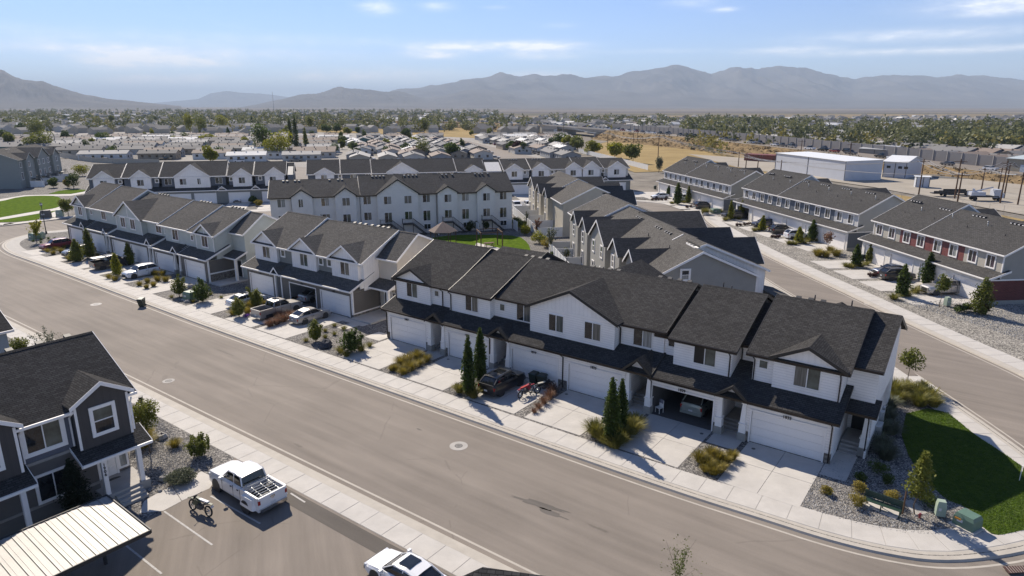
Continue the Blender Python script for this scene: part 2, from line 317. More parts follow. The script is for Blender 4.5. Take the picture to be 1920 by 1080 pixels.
M_STUC = mat('beige_stucco', (0.60, 0.54, 0.45), 0.9, var=0.05, scale=1.0, bump=0.4, bscale=50)
M_STUCG = mat('grey_stucco', (0.31, 0.30, 0.27), 0.9, var=0.05, scale=1.0, bump=0.4, bscale=50)
M_STUCW = mat('pale_stucco', (0.74, 0.71, 0.65), 0.9, var=0.05, scale=1.0, bump=0.4, bscale=50)
M_STUCT = mat('tan_stucco', (0.46, 0.42, 0.34), 0.9, var=0.05, scale=1.0, bump=0.4, bscale=50)
M_STONE = gravel('stone_veneer', [(0.16,0.14,0.12),(0.24,0.22,0.19),(0.34,0.31,0.27)], 5.0, 0.6)
M_BLOCK = mat('concrete_footing', (0.30, 0.29, 0.26), 0.9, var=0.1, scale=3, bump=0.3)
M_DOORB = mat('black_door', (0.016, 0.016, 0.017), 0.3, var=0.1)
M_PANE = glass('window_glass_dark', (0.018, 0.021, 0.024)); M_PANEC = glass('window_with_curtain', (0.13, 0.13, 0.115), 0.12, True); M_PANEG = glass('window_reflecting', (0.085, 0.10, 0.085), 0.1)
M_PANEP = glass('window_purple', (0.05, 0.035, 0.055), 0.1); M_PANEL = glass('window_pale', (0.26, 0.27, 0.26), 0.15, True)
M_TYRE = mat('tyre_rubber', (0.018, 0.018, 0.018), 0.8, var=0.1); M_RIM = mat('alloy_rim', (0.42, 0.42, 0.44), 0.35, metal=0.7, var=0.05)
M_CARGL = glass('car_glass', (0.012, 0.014, 0.016), 0.04); M_LAMPR = mat('tail_lamp_red', (0.30, 0.012, 0.012), 0.25, var=0.05); M_LAMPW = mat('head_lamp', (0.55, 0.57, 0.6), 0.15, var=0.05)
M_PLAST = mat('black_plastic', (0.025, 0.025, 0.026), 0.6, var=0.1); M_CHROME = mat('chrome', (0.6, 0.6, 0.6), 0.18, metal=1.0, var=0.03); M_PLATE = mat('number_plate', (0.55, 0.56, 0.58), 0.5, var=0.05)
def paint(n, c, metal=0.0): return mat(n, c, 0.35, metal=metal, var=0.02, coat=0.8)
P_WHITE = paint('paint_white', (0.72, 0.72, 0.72)); P_BLACK = paint('paint_black', (0.008, 0.008, 0.009)); P_SILV = paint('paint_silver', (0.36, 0.345, 0.33), 0.5)
P_GREY = paint('paint_grey', (0.13, 0.13, 0.135), 0.4); P_RED = paint('paint_red', (0.22, 0.012, 0.016)); P_BLUE = paint('paint_blue_grey', (0.10, 0.12, 0.17), 0.4); P_NAVY = paint('paint_navy', (0.018, 0.022, 0.05)); P_SAGE = paint('paint_sage_silver', (0.28, 0.31, 0.28), 0.3)
M_WOOD = mat('brown_wood', (0.10, 0.055, 0.032), 0.85, var=0.25, scale=6); M_BARK = mat('bark', (0.13, 0.10, 0.075), 0.9, var=0.25, scale=12, bump=0.4)
M_STEEL = mat('galvanised_steel', (0.45, 0.46, 0.46), 0.4, metal=0.6, var=0.06); M_IRON = mat('cast_iron', (0.10, 0.095, 0.09), 0.7, var=0.2, scale=14)
M_LINE = mat('worn_white_line', (0.40, 0.385, 0.36), 0.8, var=0.25, scale=9, detail=8)
L_COL = leaf_mat('leaf_dark_green', (0.034, 0.056, 0.010), (0.095, 0.135, 0.022), (0.18, 0.21, 0.04), 0.35); L_OLIVE = leaf_mat('leaf_olive', (0.08, 0.10, 0.018), (0.21, 0.22, 0.035), (0.34, 0.31, 0.07), 0.35)
L_YEL = leaf_mat('leaf_yellow_green', (0.13, 0.14, 0.012), (0.32, 0.31, 0.024), (0.48, 0.42, 0.05), 0.35); L_GREY = leaf_mat('leaf_grey_green', (0.06, 0.07, 0.045), (0.16, 0.175, 0.11), None, 0.35)
L_GOLD = leaf_mat('grass_gold', (0.15, 0.125, 0.02), (0.34, 0.27, 0.05), (0.52, 0.43, 0.14), 0.35); L_GRASS = leaf_mat('grass_green_gold', (0.10, 0.11, 0.02), (0.26, 0.23, 0.05), (0.48, 0.41, 0.17), 0.35); L_RUST = leaf_mat('grass_rust', (0.13, 0.06, 0.035), (0.27, 0.15, 0.09), (0.40, 0.27, 0.17))
L_BURG = leaf_mat('leaf_burgundy', (0.035, 0.015, 0.015), (0.10, 0.045, 0.04)); L_PUR = leaf_mat('flower_purple', (0.10, 0.03, 0.22), (0.25, 0.10, 0.50)); L_FAR = leaf_mat('far_tree_green', (0.09, 0.10, 0.045), (0.20, 0.205, 0.085), (0.30, 0.27, 0.11), 0.35)

# ------------------------------------------------------------------ terrain sheet
def ground_material():
    m, N, L, b = new_mat('valley_ground'); b.inputs['Roughness'].default_value = 1.0; b.inputs['Specular IOR Level'].default_value = 0.05
    g = N.new('ShaderNodeTexCoord'); mp = N.new('ShaderNodeMapping'); mp.inputs['Scale'].default_value = (0.0011, 0.006, 1); L.new(g.outputs['Object'], mp.inputs[0])
    a = N.new('ShaderNodeTexNoise'); a.inputs['Scale'].default_value = 1.0; a.inputs['Detail'].default_value = 7; L.new(mp.outputs[0], a.inputs['Vector'])
    r = N.new('ShaderNodeValToRGB'); e = r.color_ramp.elements; e[0].position = 0.34; e[0].color = (0.085, 0.085, 0.055, 1); e[1].position = 0.66; e[1].color = (0.26, 0.20, 0.12, 1)
    x = e.new(0.5); x.color = (0.15, 0.135, 0.105, 1); L.new(a.outputs['Fac'], r.inputs[0])
    f = N.new('ShaderNodeTexNoise'); f.inputs['Scale'].default_value = 0.12; f.inputs['Detail'].default_value = 8; f.inputs['Roughness'].default_value = 0.7; L.new(g.outputs['Object'], f.inputs['Vector'])
    near = N.new('ShaderNodeValToRGB'); q = near.color_ramp.elements; q[0].position = 0.35; q[0].color = (0.15, 0.135, 0.115, 1); q[1].position = 0.65; q[1].color = (0.27, 0.245, 0.205, 1); L.new(f.outputs['Fac'], near.inputs[0])
    s = N.new('ShaderNodeSeparateXYZ'); L.new(g.outputs['Object'], s.inputs[0]); mr = N.new('ShaderNodeMapRange'); mr.inputs[1].default_value = 500; mr.inputs[2].default_value = 1100; L.new(s.outputs[1], mr.inputs[0])
    far = N.new('ShaderNodeMapRange'); far.inputs[1].default_value = 1900; far.inputs[2].default_value = 2600; L.new(s.outputs[1], far.inputs[0])
    mx = N.new('ShaderNodeMixRGB'); L.new(mr.outputs[0], mx.inputs[0]); L.new(near.outputs[0], mx.inputs[1]); L.new(r.outputs[0], mx.inputs[2])
    m3 = N.new('ShaderNodeMapping'); m3.inputs['Scale'].default_value = (0.0004, 0.0022, 1); L.new(g.outputs['Object'], m3.inputs[0])
    n3 = N.new('ShaderNodeTexNoise'); n3.inputs['Scale'].default_value = 1.0; n3.inputs['Detail'].default_value = 6; L.new(m3.outputs[0], n3.inputs['Vector'])
    r3 = N.new('ShaderNodeValToRGB'); z = r3.color_ramp.elements; z[0].position = 0.4; z[0].color = (0.105, 0.10, 0.105, 1); z[1].position = 0.68; z[1].color = (0.23, 0.20, 0.165, 1); L.new(n3.outputs['Fac'], r3.inputs[0])
    m2 = N.new('ShaderNodeMixRGB'); L.new(far.outputs[0], m2.inputs[0]); L.new(mx.outputs[0], m2.inputs[1]); L.new(r3.outputs[0], m2.inputs[2]); L.new(m2.outputs[0], b.inputs['Base Color'])
    return m
g = MB(); g.add([(-42000, -3000, -0.35), (42000, -3000, -0.35), (42000, 42000, -0.35), (-42000, 42000, -0.35)], [(0, 1, 2, 3)])
struct('ground', g, ground_material())

def flat(name, pts, z, m, kind='structure', t=0.0):
    b = MB(); P = [(p[0], p[1]) for p in pts]
    if t: b.pz(P, z - t, z)
    else: b.add([(x, y, z) for x, y in P], [list(range(len(P)))])
    # concave outlines: let the mesh tessellate them
    return struct(name, b, m, kind)
def pxs(*a): return [at(x, y) for x, y in a]

# ------------------------------------------------------------------ curves
def resample(P, step):
    out = [Vector((P[0][0], P[0][1]))]; acc = 0.0
    for i in range(len(P)-1):
        a = Vector((P[i][0], P[i][1])); b = Vector((P[i+1][0], P[i+1][1])); L = (b-a).length; d = step - acc
        while d < L: out.append(a + (b-a)*(d/L)); d += step
        acc = L - (d - step)
    return out
def smooth(P, n=2):
    P = [Vector((p[0], p[1])) for p in P]
    for _ in range(n):
        Q = [P[0]]
        for i in range(len(P)-1):
            Q.append(P[i]*0.75 + P[i+1]*0.25); Q.append(P[i]*0.25 + P[i+1]*0.75)
        Q.append(P[-1]); P = Q
    return P
def offset(P, d):                                    # to the left of travel when d > 0
    out = []
    for i, p in enumerate(P):
        a = P[max(0, i-1)]; b = P[min(len(P)-1, i+1)]; t = (b-a).normalized(); out.append(p + Vector((-t.y, t.x))*d)
    return out
def ribbon(P, d0, d1, z0, z1=None, m=0, b=None, t=0.0):
    b = b or MB(); A = offset(P, d0); B = offset(P, d1); z1 = z0 if z1 is None else z1; n = len(P)
    v = [(p.x, p.y, z0) for p in A] + [(p.x, p.y, z1) for p in B]
    b.add(v, [(i, i+1, n+i+1, n+i) for i in range(n-1)], m)
    return b
def kerb(P):                                         # gutter pan, upright face, kerb top, back strip: one run
    b = MB()
    ribbon(P, -0.60, -0.10, -0.128, -0.135, 0, b); ribbon(P, -0.10, -0.02, -0.135, -0.01, 0, b); ribbon(P, -0.02, 0.62, -0.01, 0.0, 0, b)
    return b
def slabs(P, d0, d1, step, z=0.012, gap=0.022, parent=None, maxn=200, name='slab', m=None):
    Q = resample(P, step); Q = [q for q in Q]
    A = offset(Q, d0); B = offset(Q, d1); n = 0
    for i in range(min(len(Q)-1, maxn)):
        g0 = gap/step; a0 = A[i].lerp(A[i+1], g0); a1 = A[i].lerp(A[i+1], 1-g0); b0 = B[i].lerp(B[i+1], g0); b1 = B[i].lerp(B[i+1], 1-g0)
        s = MB(); zz = z + rnd.uniform(-0.003, 0.003); s.pz([(a0.x,a0.y),(a1.x,a1.y),(b1.x,b1.y),(b0.x,b0.y)], zz-0.09, zz)
        link(name, s.mesh(name, [m or M_CONC]), parent)

# road sheet under the whole estate; the blocks stand on it
flat('road', [st(-190, -30), st(95, -30), (60, 60), (60, 130), (52, 190), (30, 200), st(-190, 120)], -0.13, M_ASPH)

# main block kerb line, left corner -> right corner -> up the side street
KA = [st(-99.6, 9.5), at(127, 430.5), at(80, 434), at(55, 438.5), at(25, 446), at(7, 454), at(1.5, 462.5), at(16.7, 474.5), at(46.7, 485), at(80, 496.5), at(352, 598.5), at(400, 615.8), at(578, 679),
      at(1000, 827.5), at(1266, 920), at(1440, 974.5), at(1540, 1007), at(1650, 1035), at(1760, 1052)]
KA += [Vector((26.6, 31.0, 0)), Vector((30.6, 32.2, 0)), Vector((33.8, 34.6, 0)), Vector((35.6, 38.2, 0)), Vector((36.3, 43.0, 0)), Vector((36.4, 54, 0)), Vector((36.3, 62, 0)), Vector((36.0, 81, 0)), Vector((35.4, 92, 0)), Vector((35.3, 128, 0)), Vector((33.5, 150, 0))]
KA = smooth(KA, 2)
# the block itself: gravel top
LANE0 = [Vector((0, 130, 0)) + Vector((math.cos(R(15)), math.sin(R(15)), 0))*s + Vector((-math.sin(R(15)), math.cos(R(15)), 0))*25 for s in (38, -60, -84)]
A_in = offset(KA, 0.3)
blk = MB(); pts = [(p.x, p.y) for p in A_in] + [(p.x, p.y) for p in LANE0]
flat('gravel_bed', pts, -0.004, M_GRAVEL)
struct('kerb', kerb(KA), M_CONC2)
sw = struct('sidewalk', ribbon(KA, 0.62, 2.52, 0.0), M_CONC3)
Kmain = KA
def slice_poly(P, p0, p1):
    i0 = min(range(len(P)), key=lambda i: (P[i]-Vector((p0[0], p0[1]))).length); i1 = min(range(len(P)), key=lambda i: (P[i]-Vector((p1[0], p1[1]))).length)
    return P[i0:i1+1]
slabs(slice_poly(KA, at(46, 484), (35.9, 84)), 0.66, 2.50, 1.78, parent=sw)

# near kerb, other side of the main street
KB = smooth([st(60, -21.4), st(33, -21.25), st(0, -21.3), st(-60, -21.4), st(-120, -21.4)], 1)
struct('kerb', kerb(KB), M_CONC2)
sw2 = struct('sidewalk', ribbon(KB, 0.62, 2.2, 0.0), M_CONC3)
slabs(slice_poly(KB, st(38, -21), st(-45, -21)), 0.66, 2.18, 1.78, parent=sw2)
flat('gravel_bed', [st(62, -21.7), st(-130, -21.7), st(-130, -70), st(62, -70)], -0.006, M_GRAVEL)
# parking lot (asphalt runs to the back of the sidewalk)
lotA = at(398, 955); 
LOT = [st(40, -23.65), st(2.75, -23.65), at(425, 930) , at(275, 1000), (-23.6, 28.5), (-32, 16), (-28, 5), (30, 5)]
LOT = [st(40, -23.48), st(9.1, -23.48), at(404, 905), at(288, 966), at(270, 975), (-33.5, 15.5), (-25, 2), (30, 2)]
flat('parking_lot', LOT, 0.004, M_ASPH2)
pl = MB(); pl.add([tuple(st(40, -24.7, 0.009)), tuple(st(11.0, -24.7, 0.009)), tuple(st(9.3, -23.66, 0.009)), tuple(st(40, -23.66, 0.009))], [(0, 1, 2, 3)]); struct('asphalt_patch', pl, asphalt('patch_asphalt', (0.10, 0.088, 0.075), YAW, 0.08))
def stripe(a, b, w, m, name='parking_line', z=0.012):
    a = Vector(a); b = Vector(b); t = (b-a).normalized(); n = Vector((-t.y, t.x, 0))*w/2; s = MB(); s.add([tuple((a+n).xy)+(z,), tuple((a-n).xy)+(z,), tuple((b-n).xy)+(z,), tuple((b+n).xy)+(z,)], [(0,1,2,3)]); return struct(name, s, m)
for a, b in (((308, 959), (398, 1022)), ((395, 930), (488, 982)), ((235, 1022), (303, 1076)), ((545, 925), (572, 942))):
    stripe(at(*a), at(*b), 0.11, M_LINE)
# path from the lot kerb to the near house door
sp = struct('footpath', MB(), M_CONC)
for q in (((262, 962), (270, 940), (283, 932), (322, 911), (340, 940), (306, 958)), ((323, 910), (378, 884), (406, 898), (393, 916), (341, 939))):
    s = MB(); c = pxs(*q); s.pz([(p.x, p.y) for p in c], -0.08, 0.014); link('slab', s.mesh('slab', [M_CONC]), sp)

# right-hand block kerb, runs away from the viewer then bends left
KC = [Vector((46.8, 20, 0)), at(1925, 706), at(1860, 676), at(1725, 615), at(1575, 543), at(1462.5, 491), at(1380, 448), at(1324, 414), Vector((43.4, 150, 0)), Vector((41.4, 160, 0)), Vector((36.5, 167, 0)), Vector((30, 170.5, 0))]
KC = smooth(KC, 2)[::-1]
KC = [p for p in KC]
struct('kerb', kerb(KC), M_CONC2)
sw3 = struct('sidewalk', ribbon(KC, 0.62, 2.9, 0.0), M_CONC3)
slabs(slice_poly(KC, (42, 140), (46, 36)), 0.66, 2.86, 1.9, parent=sw3, z=0.014)
C_in = offset(KC, 0.3)
flat('gravel_bed', [(p.x, p.y) for p in C_in] + [(120, 20), (96, 120), (75, 190)], -0.010, M_GRAVEL2)
# far lane block (rows behind the courtyard)
LN = [Vector((math.cos(R(15)), math.sin(R(15)), 0)), Vector((-math.sin(R(15)), math.cos(R(15)), 0))]
def ln(s, v, z=0.0): return Vector((0, 130, z)) + LN[0]*s + LN[1]*v
KD = [ln(36, 38.6), ln(28, 38.2), ln(-50, 38), ln(-88, 38), ln(-95, 41), ln(-99, 60)]
KD = [Vector((p.x, p.y)) for p in KD]
KDr = KD[::-1]
struct('kerb', kerb(KDr), M_CONC2) if False else None
flat('gravel_bed', [(p.x, p.y) for p in KD] + [tuple(ln(-99, 75).xy), tuple(ln(44, 75).xy), (40, 186), (40.5, 172)], -0.008, M_GRAVEL)
KDk = [Vector((p.x, p.y)) for p in KD]
kd = MB(); ribbon(KDk, 0.0, -2.2, 0.006, 0.006, 0, kd); ribbon(KDk, 0.5, 0.0, -0.125, 0.006, 0, kd); struct('sidewalk', kd, M_CONC)
ke = MB(); LK = [Vector((p.x, p.y)) for p in LANE0]; ribbon(LK, 0.0, 2.2, 0.004, 0.004, 0, ke); ribbon(LK, -0.5, 0.0, -0.125, 0.004, 0, ke); struct('sidewalk', ke, M_CONC)
# left block with lawns
KE = smooth([st(-113.5, 45), st(-113.5, 10), st(-113, 0), at(0, 421), st(-128, -9), st(-190, -9)], 2)
flat('gravel_bed', [(p.x, p.y) for p in KE] + [tuple(st(-300, 0).xy), tuple(st(-300, 120).xy), (-110, 250), (-98, 205)], -0.012, M_GRAVEL)
kf = MB(); ribbon(KE, 0.1, -0.6, -0.128, 0.01, 0, kf); ribbon(KE, -0.6, -2.6, 0.012, 0.012, 0, kf); struct('sidewalk', kf, M_CONC)
def lawn(z, *a): return flat('lawn', smooth([(p.x, p.y) for p in pxs(*a)] , 1), z, M_LAWN)
lawn(0.02, (-60, 385), (0, 378), (38, 368.5), (75, 366.8), (110, 367.5), (116.7, 378), (117.5, 388), (60, 397), (0, 408), (-60, 420))
lawn(0.02, (-60, 420), (0, 412.5), (60, 403), (116.7, 392.5), (95, 399), (82, 410), (41.7, 415.6), (0, 417), (-60, 421))
lawn(0.02, (90, 363.7), (116.7, 356), (158, 355), (161.7, 358.5), (133, 363.5))
flat('footpath', pxs((-60, 381), (0, 373.5), (45, 366.2), (133, 364), (162, 358.7), (163, 362), (133, 367), (45, 369), (0, 378), (-60, 386)), 0.012, M_CONC)
flat('footpath', pxs((-60, 419.5), (0, 408), (60, 397.5), (117.5, 388.5), (117, 392.5), (60, 402.5), (0, 412.5), (-60, 423)), 0.012, M_CONC)
# courtyard lawn and its path
lawn(0.02, (770, 470), (800, 447), (850, 440.5), (920, 440), (972, 442), (990, 455), (996, 472), (985, 500), (900, 520), (800, 500))
flat('footpath', pxs((893, 455), (990, 478), (1020, 500), (1010, 505), (960, 485), (890, 466)), 0.03, M_CONC)
# corner lawn in front of the right end of the near row
CL_PX = [(1699, 776), (1740, 766), (1778, 774.5), (1827, 815), (1880, 849), (1935, 888), (1990, 940), (1960, 985), (1915, 995), (1875, 1004), (1860, 1002), (1837, 985), (1832, 965), (1810, 950), (1775, 938), (1740, 905), (1705, 860), (1690, 815)]
flat('lawn', smooth([(p.x, p.y) for p in pxs(*CL_PX)], 1), 0.02, M_LAWN)
# alley behind the near row, with its concrete apron
flat('alley', pxs((1530, 640), (1600, 612), (1669, 662), (1722, 704.5), (1640, 706), (1560, 700)), 0.006, M_ASPH2)
flat('alley_apron', pxs((1600, 705.5), (1723, 705.5), (1760, 730), (1725, 733), (1600, 716)), 0.018, M_CONC)
# ------------------------------------------------------------------ windows and doors
CACHE = {}
def cached(key, fn):
    if key not in CACHE: CACHE[key] = fn()
    return CACHE[key]
def window(B, x, z, w, h, y, pane=None, trim=0.0, tm=None, frame=None, split='v', rz=0.0, near=True, panes=None):
    """sliding window: a frame with two panes; local x across, -y outwards"""
    frame = frame or M_TRIMW; tm = tm or M_TRIMW; kx = (round(w, 2), round(h, 2), trim, frame.name, tm.name, split)
    def mk():
        b = MB(); t = 0.05; d0, d1 = -0.035, 0.05
        b.box(0, w, d0, d1, 0, t); b.box(0, w, d0, d1, h-t, h); b.box(0, t, d0, d1, t, h-t); b.box(w-t, w, d0, d1, t, h-t)
        if split == 'v': b.box(w/2-0.03, w/2+0.03, d0+0.005, d1, t, h-t)
        elif split == 'h': b.box(t, w-t, d0+0.005, d1, h/2-0.03, h/2+0.03)
        if trim:
            q = trim; b.box(-q, w+q, d0-0.01, 0.03, h, h+q, 1); b.box(-q, w+q, d0-0.01, 0.03, -q, 0, 1); b.box(-q, 0, d0-0.01, 0.03, 0, h, 1); b.box(w, w+q, d0-0.01, 0.03, 0, h, 1)
        return b.mesh('window', [frame, tm])
    wo = link('window', cached(('win',)+kx, mk), B, (x, y, z), rz)
    ps = panes or [pane or rnd.choice([M_PANE, M_PANE, M_PANEC]), rnd.choice([M_PANE, M_PANEC, M_PANEG])] if split != 'n' else [pane or M_PANE]
    if pane is not None and not panes: ps = [pane] * (1 if split == 'n' else 2)
    for i, pm in enumerate(ps):
        if split == 'v': a = (0.05 + i*(w/2-0.02), 0.05 + i*(w/2-0.02) + (w/2-0.08), 0.05, h-0.05)
        elif split == 'h': a = (0.05, w-0.05, 0.05 + i*(h/2-0.02), 0.05 + i*(h/2-0.02) + (h/2-0.08))
        else: a = (0.05, w-0.05, 0.05, h-0.05)
        link('pane', cached(('pane', round(w,2), round(h,2), split, i, pm.name), lambda: MB().box(a[0], a[1], 0.0+0.012*i, 0.02+0.012*i, a[2], a[3]).mesh('pane', [pm])), wo)
    return wo
def garage_door(B, x, y, z=0.0, w=4.88, h=2.44, near=True, m=None):
    m = m or M_DOORW
    def mkf():
        b = MB(); b.box(-0.11, 0, -0.05, 0.05, 0, h+0.11); b.box(w, w+0.11, -0.05, 0.05, 0, h+0.11); b.box(0, w, -0.05, 0.05, h, h+0.11); b.box(-0.13, w+0.13, -0.075, -0.05, h+0.11, h+0.14)
        return b.mesh('garage_door', [M_TRIMW])
    d = link('garage_door', cached(('gdf', w, h), mkf), B, (x, y, z))
    if near is None: return d
    n = 4; ph = h/n
    if near:
        for i in range(n):
            def mk():
                b = MB(); b.box(0, w, 0.10, 0.15, 0.008, ph-0.008)
                for k in range(4):                                  # pressed fields on each section
                    a0 = 0.12 + k*(w/4); b.box(a0, a0+w/4-0.24, 0.088, 0.10, 0.12, ph-0.12)
                return b.mesh('door_panel', [m])
            link('door_panel', cached(('gdp', w, h, m.name), mk), d, (0, 0, i*ph))
    else:
        def mk2():
            b = MB()
            for i in range(n): b.box(0, w, 0.10, 0.15, i*ph+0.012, (i+1)*ph-0.012)
            b.box(0, w, 0.13, 0.16, 0, h)
            return b.mesh('door_panel', [m])
        link('door_panel', cached(('gdq', w, h, m.name), mk2), d)
    return d
def number(B, txt, x, y, z, size=0.30, rot=(R(90), 0, 0), m=None, vertical=False):
    cu = bpy.data.curves.new('house_number', 'FONT'); cu.body = '\n'.join(txt) if vertical else txt; cu.size = size; cu.extrude = 0.012; cu.align_x = 'CENTER'; cu.offset = size*0.02
    if vertical: cu.space_line = 0.85
    tmp = bpy.data.objects.new('tmp', cu); C.objects.link(tmp); bpy.context.view_layer.update()
    me = bpy.data.meshes.new_from_object(tmp.evaluated_get(bpy.context.evaluated_depsgraph_get())); me.name = 'house_number'; me.materials.clear(); me.materials.append(m or M_BLACK)
    bpy.data.objects.remove(tmp); bpy.data.curves.remove(cu)
    return link('house_number', me, B, (x, y, z), rot=rot)

# ------------------------------------------------------------------ roof and wall pieces, all in row coordinates (u, v, z)
class Style:
    def __init__(s, **k): s.__dict__.update(k)
def main_roof(B, S, u0, u1, vf, zf, vr, zr, vb=None, zb=None, left=True, right=True, gutter=True, name='roof', t=0.16, cut=None):
    b = MB(); b.slab([(u0, vf, zf), (u1, vf, zf), (u1, vr, zr), (u0, vr, zr)], t)
    if vb is not None: b.slab([(u0, vr, zr), (u1, vr, zr), (u1, vb, zb), (u0, vb, zb)], t)
    r = part(name, b, S.rx, B)
    if vb is not None:
        rc = MB(); rc.px([(vr-0.16, zr-0.055), (vr, zr+0.03), (vr+0.16, zr-0.055)], u0+0.01, u1-0.01); part('ridge_cap', rc, S.rx, r)
    rk = MB()
    for on, u, n in ((left, u0, -1), (right, u1, 1)):
        if on:
            rk.board((u, vf-0.01, zf), (u, vr, zr), 0.24, 0.035, (n, 0, 0), up=0.015)
            if vb is not None: rk.board((u, vr, zr), (u, vb+0.01, zb), 0.24, 0.035, (n, 0, 0), up=0.015)
    if rk.v: part('rake_board', rk, S.trim, r)
    if gutter:
        g = MB(); g.box(u0, u1, vf-0.12, vf-0.002, zf-0.15, zf-0.02); g.box(u0+0.02, u1-0.02, vf+0.0, vf+0.03, zf-0.24, zf-0.165); part('gutter', g, S.gut, r)
    return r
def wall_body(B, S, u0, u1, vm, z0, roof, vbw=12.7, m=None, name='wall'):
    vf, zf, vr, zr, vb, zb = roof
    fz = lambda v: zf + (v-vf)*(zr-zf)/(vr-vf) - 0.17
    bz = lambda v: zb + (vb-v)*(zr-zb)/(vb-vr) - 0.17
    b = MB(); b.px([(vm, z0), (vm, fz(max(vm, vf))), (vr, zr-0.17), (vbw, bz(vbw)), (vbw, z0)], u0, u1)
    return part(name, b, m or S.wall, B)
def gable(B, S, u0, u1, vw, vm, z0, ztop, pitch, main, ov=0.42, m=None, tri=None, vov=0.32, rear=False, uc=None, name='gable_roof', band=True):
    """bay wall with a cross gable; main = (vf, zf, slope) of the roof it dies into"""
    uc = (u0+u1)/2 if uc is None else uc; hw = (u1-u0)/2; m = m or S.wall; sg = -1 if rear else 1
    zw = ztop - 0.17 - pitch*hw
    b = MB(); b.py([(u0, z0), (u1, z0), (u1, zw), (uc, ztop-0.17), (u0, zw)], vw, vm); w = part('bay_wall', b, m, B)
    if tri is not None:
        q = MB(); e = 0.0; q.py([(u0+0.03, zw+0.06), (u1-0.03, zw+0.06), (uc, ztop-0.17-0.02)], vw-0.025*sg, vw-0.001*sg); part('gable_panel', q, tri, B)
        if band:
            q = MB(); q.box(u0+0.01, u1-0.01, vw-0.05*sg, vw-0.002*sg, zw-0.02, zw+0.07); part('trim_band', q, S.band, B)
    vf, zf, sl = main; he = hw + ov; ze = ztop - pitch*he
    vi = lambda z: vf + sg*(z - zf)/sl
    vE, vR = vi(ze), vi(ztop)
    v0 = vw - sg*vov
    if sg*(vE - v0) < 0.05: vE = v0 + sg*0.05
    b = MB()
    b.slab([(uc-he, v0, ze), (uc, v0, ztop), (uc, vR+0.12*sg, ztop), (uc-he, vE+0.12*sg, ze)], 0.15); b.slab([(uc, v0, ztop), (uc+he, v0, ze), (uc+he, vE+0.12*sg, ze), (uc, vR+0.12*sg, ztop)], 0.15)
    r = part(name, b, S.ry, B)
    k = MB(); k.board((uc-he-0.01, v0, ze), (uc, v0, ztop), 0.24, 0.035, (0, -sg, 0), up=0.02); k.board((uc, v0, ztop), (uc+he+0.01, v0, ze), 0.24, 0.035, (0, -sg, 0), up=0.02); part('rake_board', k, S.trim, r)
    return r
def low_roof(B, S, u0, u1, zf=3.3, v0=-0.45, v1=3.4, sl=0.4, left=True, right=True):
    return main_roof(B, S, u0, u1, v0, zf, v1, zf+sl*(v1-v0), left=left, right=right, name='garage_roof', t=0.14)
def downspout(B, S, u, v, z0, z1, wall_v):
    b = MB(); b.box(u-0.045, u+0.045, v-0.06, v+0.02, z1-0.22, z1-0.13); 
    b.ext([(u-0.04, v-0.05, z1-0.2), (u+0.04, v-0.05, z1-0.2), (u+0.04, v+0.03, z1-0.2), (u-0.04, v+0.03, z1-0.2)], [(u-0.04, wall_v-0.10, z1-0.5), (u+0.04, wall_v-0.10, z1-0.5), (u+0.04, wall_v-0.02, z1-0.5), (u-0.04, wall_v-0.02, z1-0.5)])
    b.box(u-0.04, u+0.04, wall_v-0.10, wall_v-0.02, z0, z1-0.5); return part('downspout', b, S.gut, B)
def garage_wall(B, S, u0, u1, doors, zt=3.12, zb=0.0, dw=4.88, dh=2.44, v=0.0, foot=True):
    b = MB(); x = u0; sp = []
    for d in sorted(doors): sp.append((x, d-0.11)); x = d + dw + 0.11
    sp.append((x, u1))
    for a, c in sp:
        if c - a > 0.02: b.box(a, c, v, v+0.2, zb+(0.75 if foot else 0), zt)
    for d in doors: b.box(d-0.11, d+dw+0.11, v, v+0.2, zb+dh+0.11, zt)
    w = part('garage_wall', b, S.low, B)
    if foot:
        f = MB()
        for a, c in sp:
            if c - a > 0.02: f.box(a-0.01, c+0.01, v-0.045, v+0.2, zb-0.1, zb+0.75)
        part('stone_base', f, S.stone, B)
    return w
def party(B, S, us, v0=0.2, v1=6.2, z1=3.0, zb=0.0):
    b = MB()
    for u in us: b.box(u-0.08, u+0.08, v0, v1, zb, z1)
    part('side_wall', b, S.low, B)
def column(B, S, u, v, z0=0.0, z1=3.05, k=1.0):
    b = MB(); b.box(u-0.30*k, u+0.30*k, v-0.30*k, v+0.30*k, z0-0.1, z0+0.62, 0); b.taper(u, v, 0.50*k, 0.50*k, 0.46*k, 0.46*k, z0+0.62, z0+1.30, 1); b.box(u-0.29*k, u+0.29*k, v-0.29*k, v+0.29*k, z0+1.30, z0+1.36, 1)
    b.taper(u, v, 0.40*k, 0.40*k, 0.26*k, 0.26*k, z0+1.36, z1-0.1, 1); b.box(u-0.19*k, u+0.19*k, v-0.19*k, v+0.19*k, z1-0.1, z1, 1)
    return part('porch_column', b, [M_BLOCK, S.trimc], B)
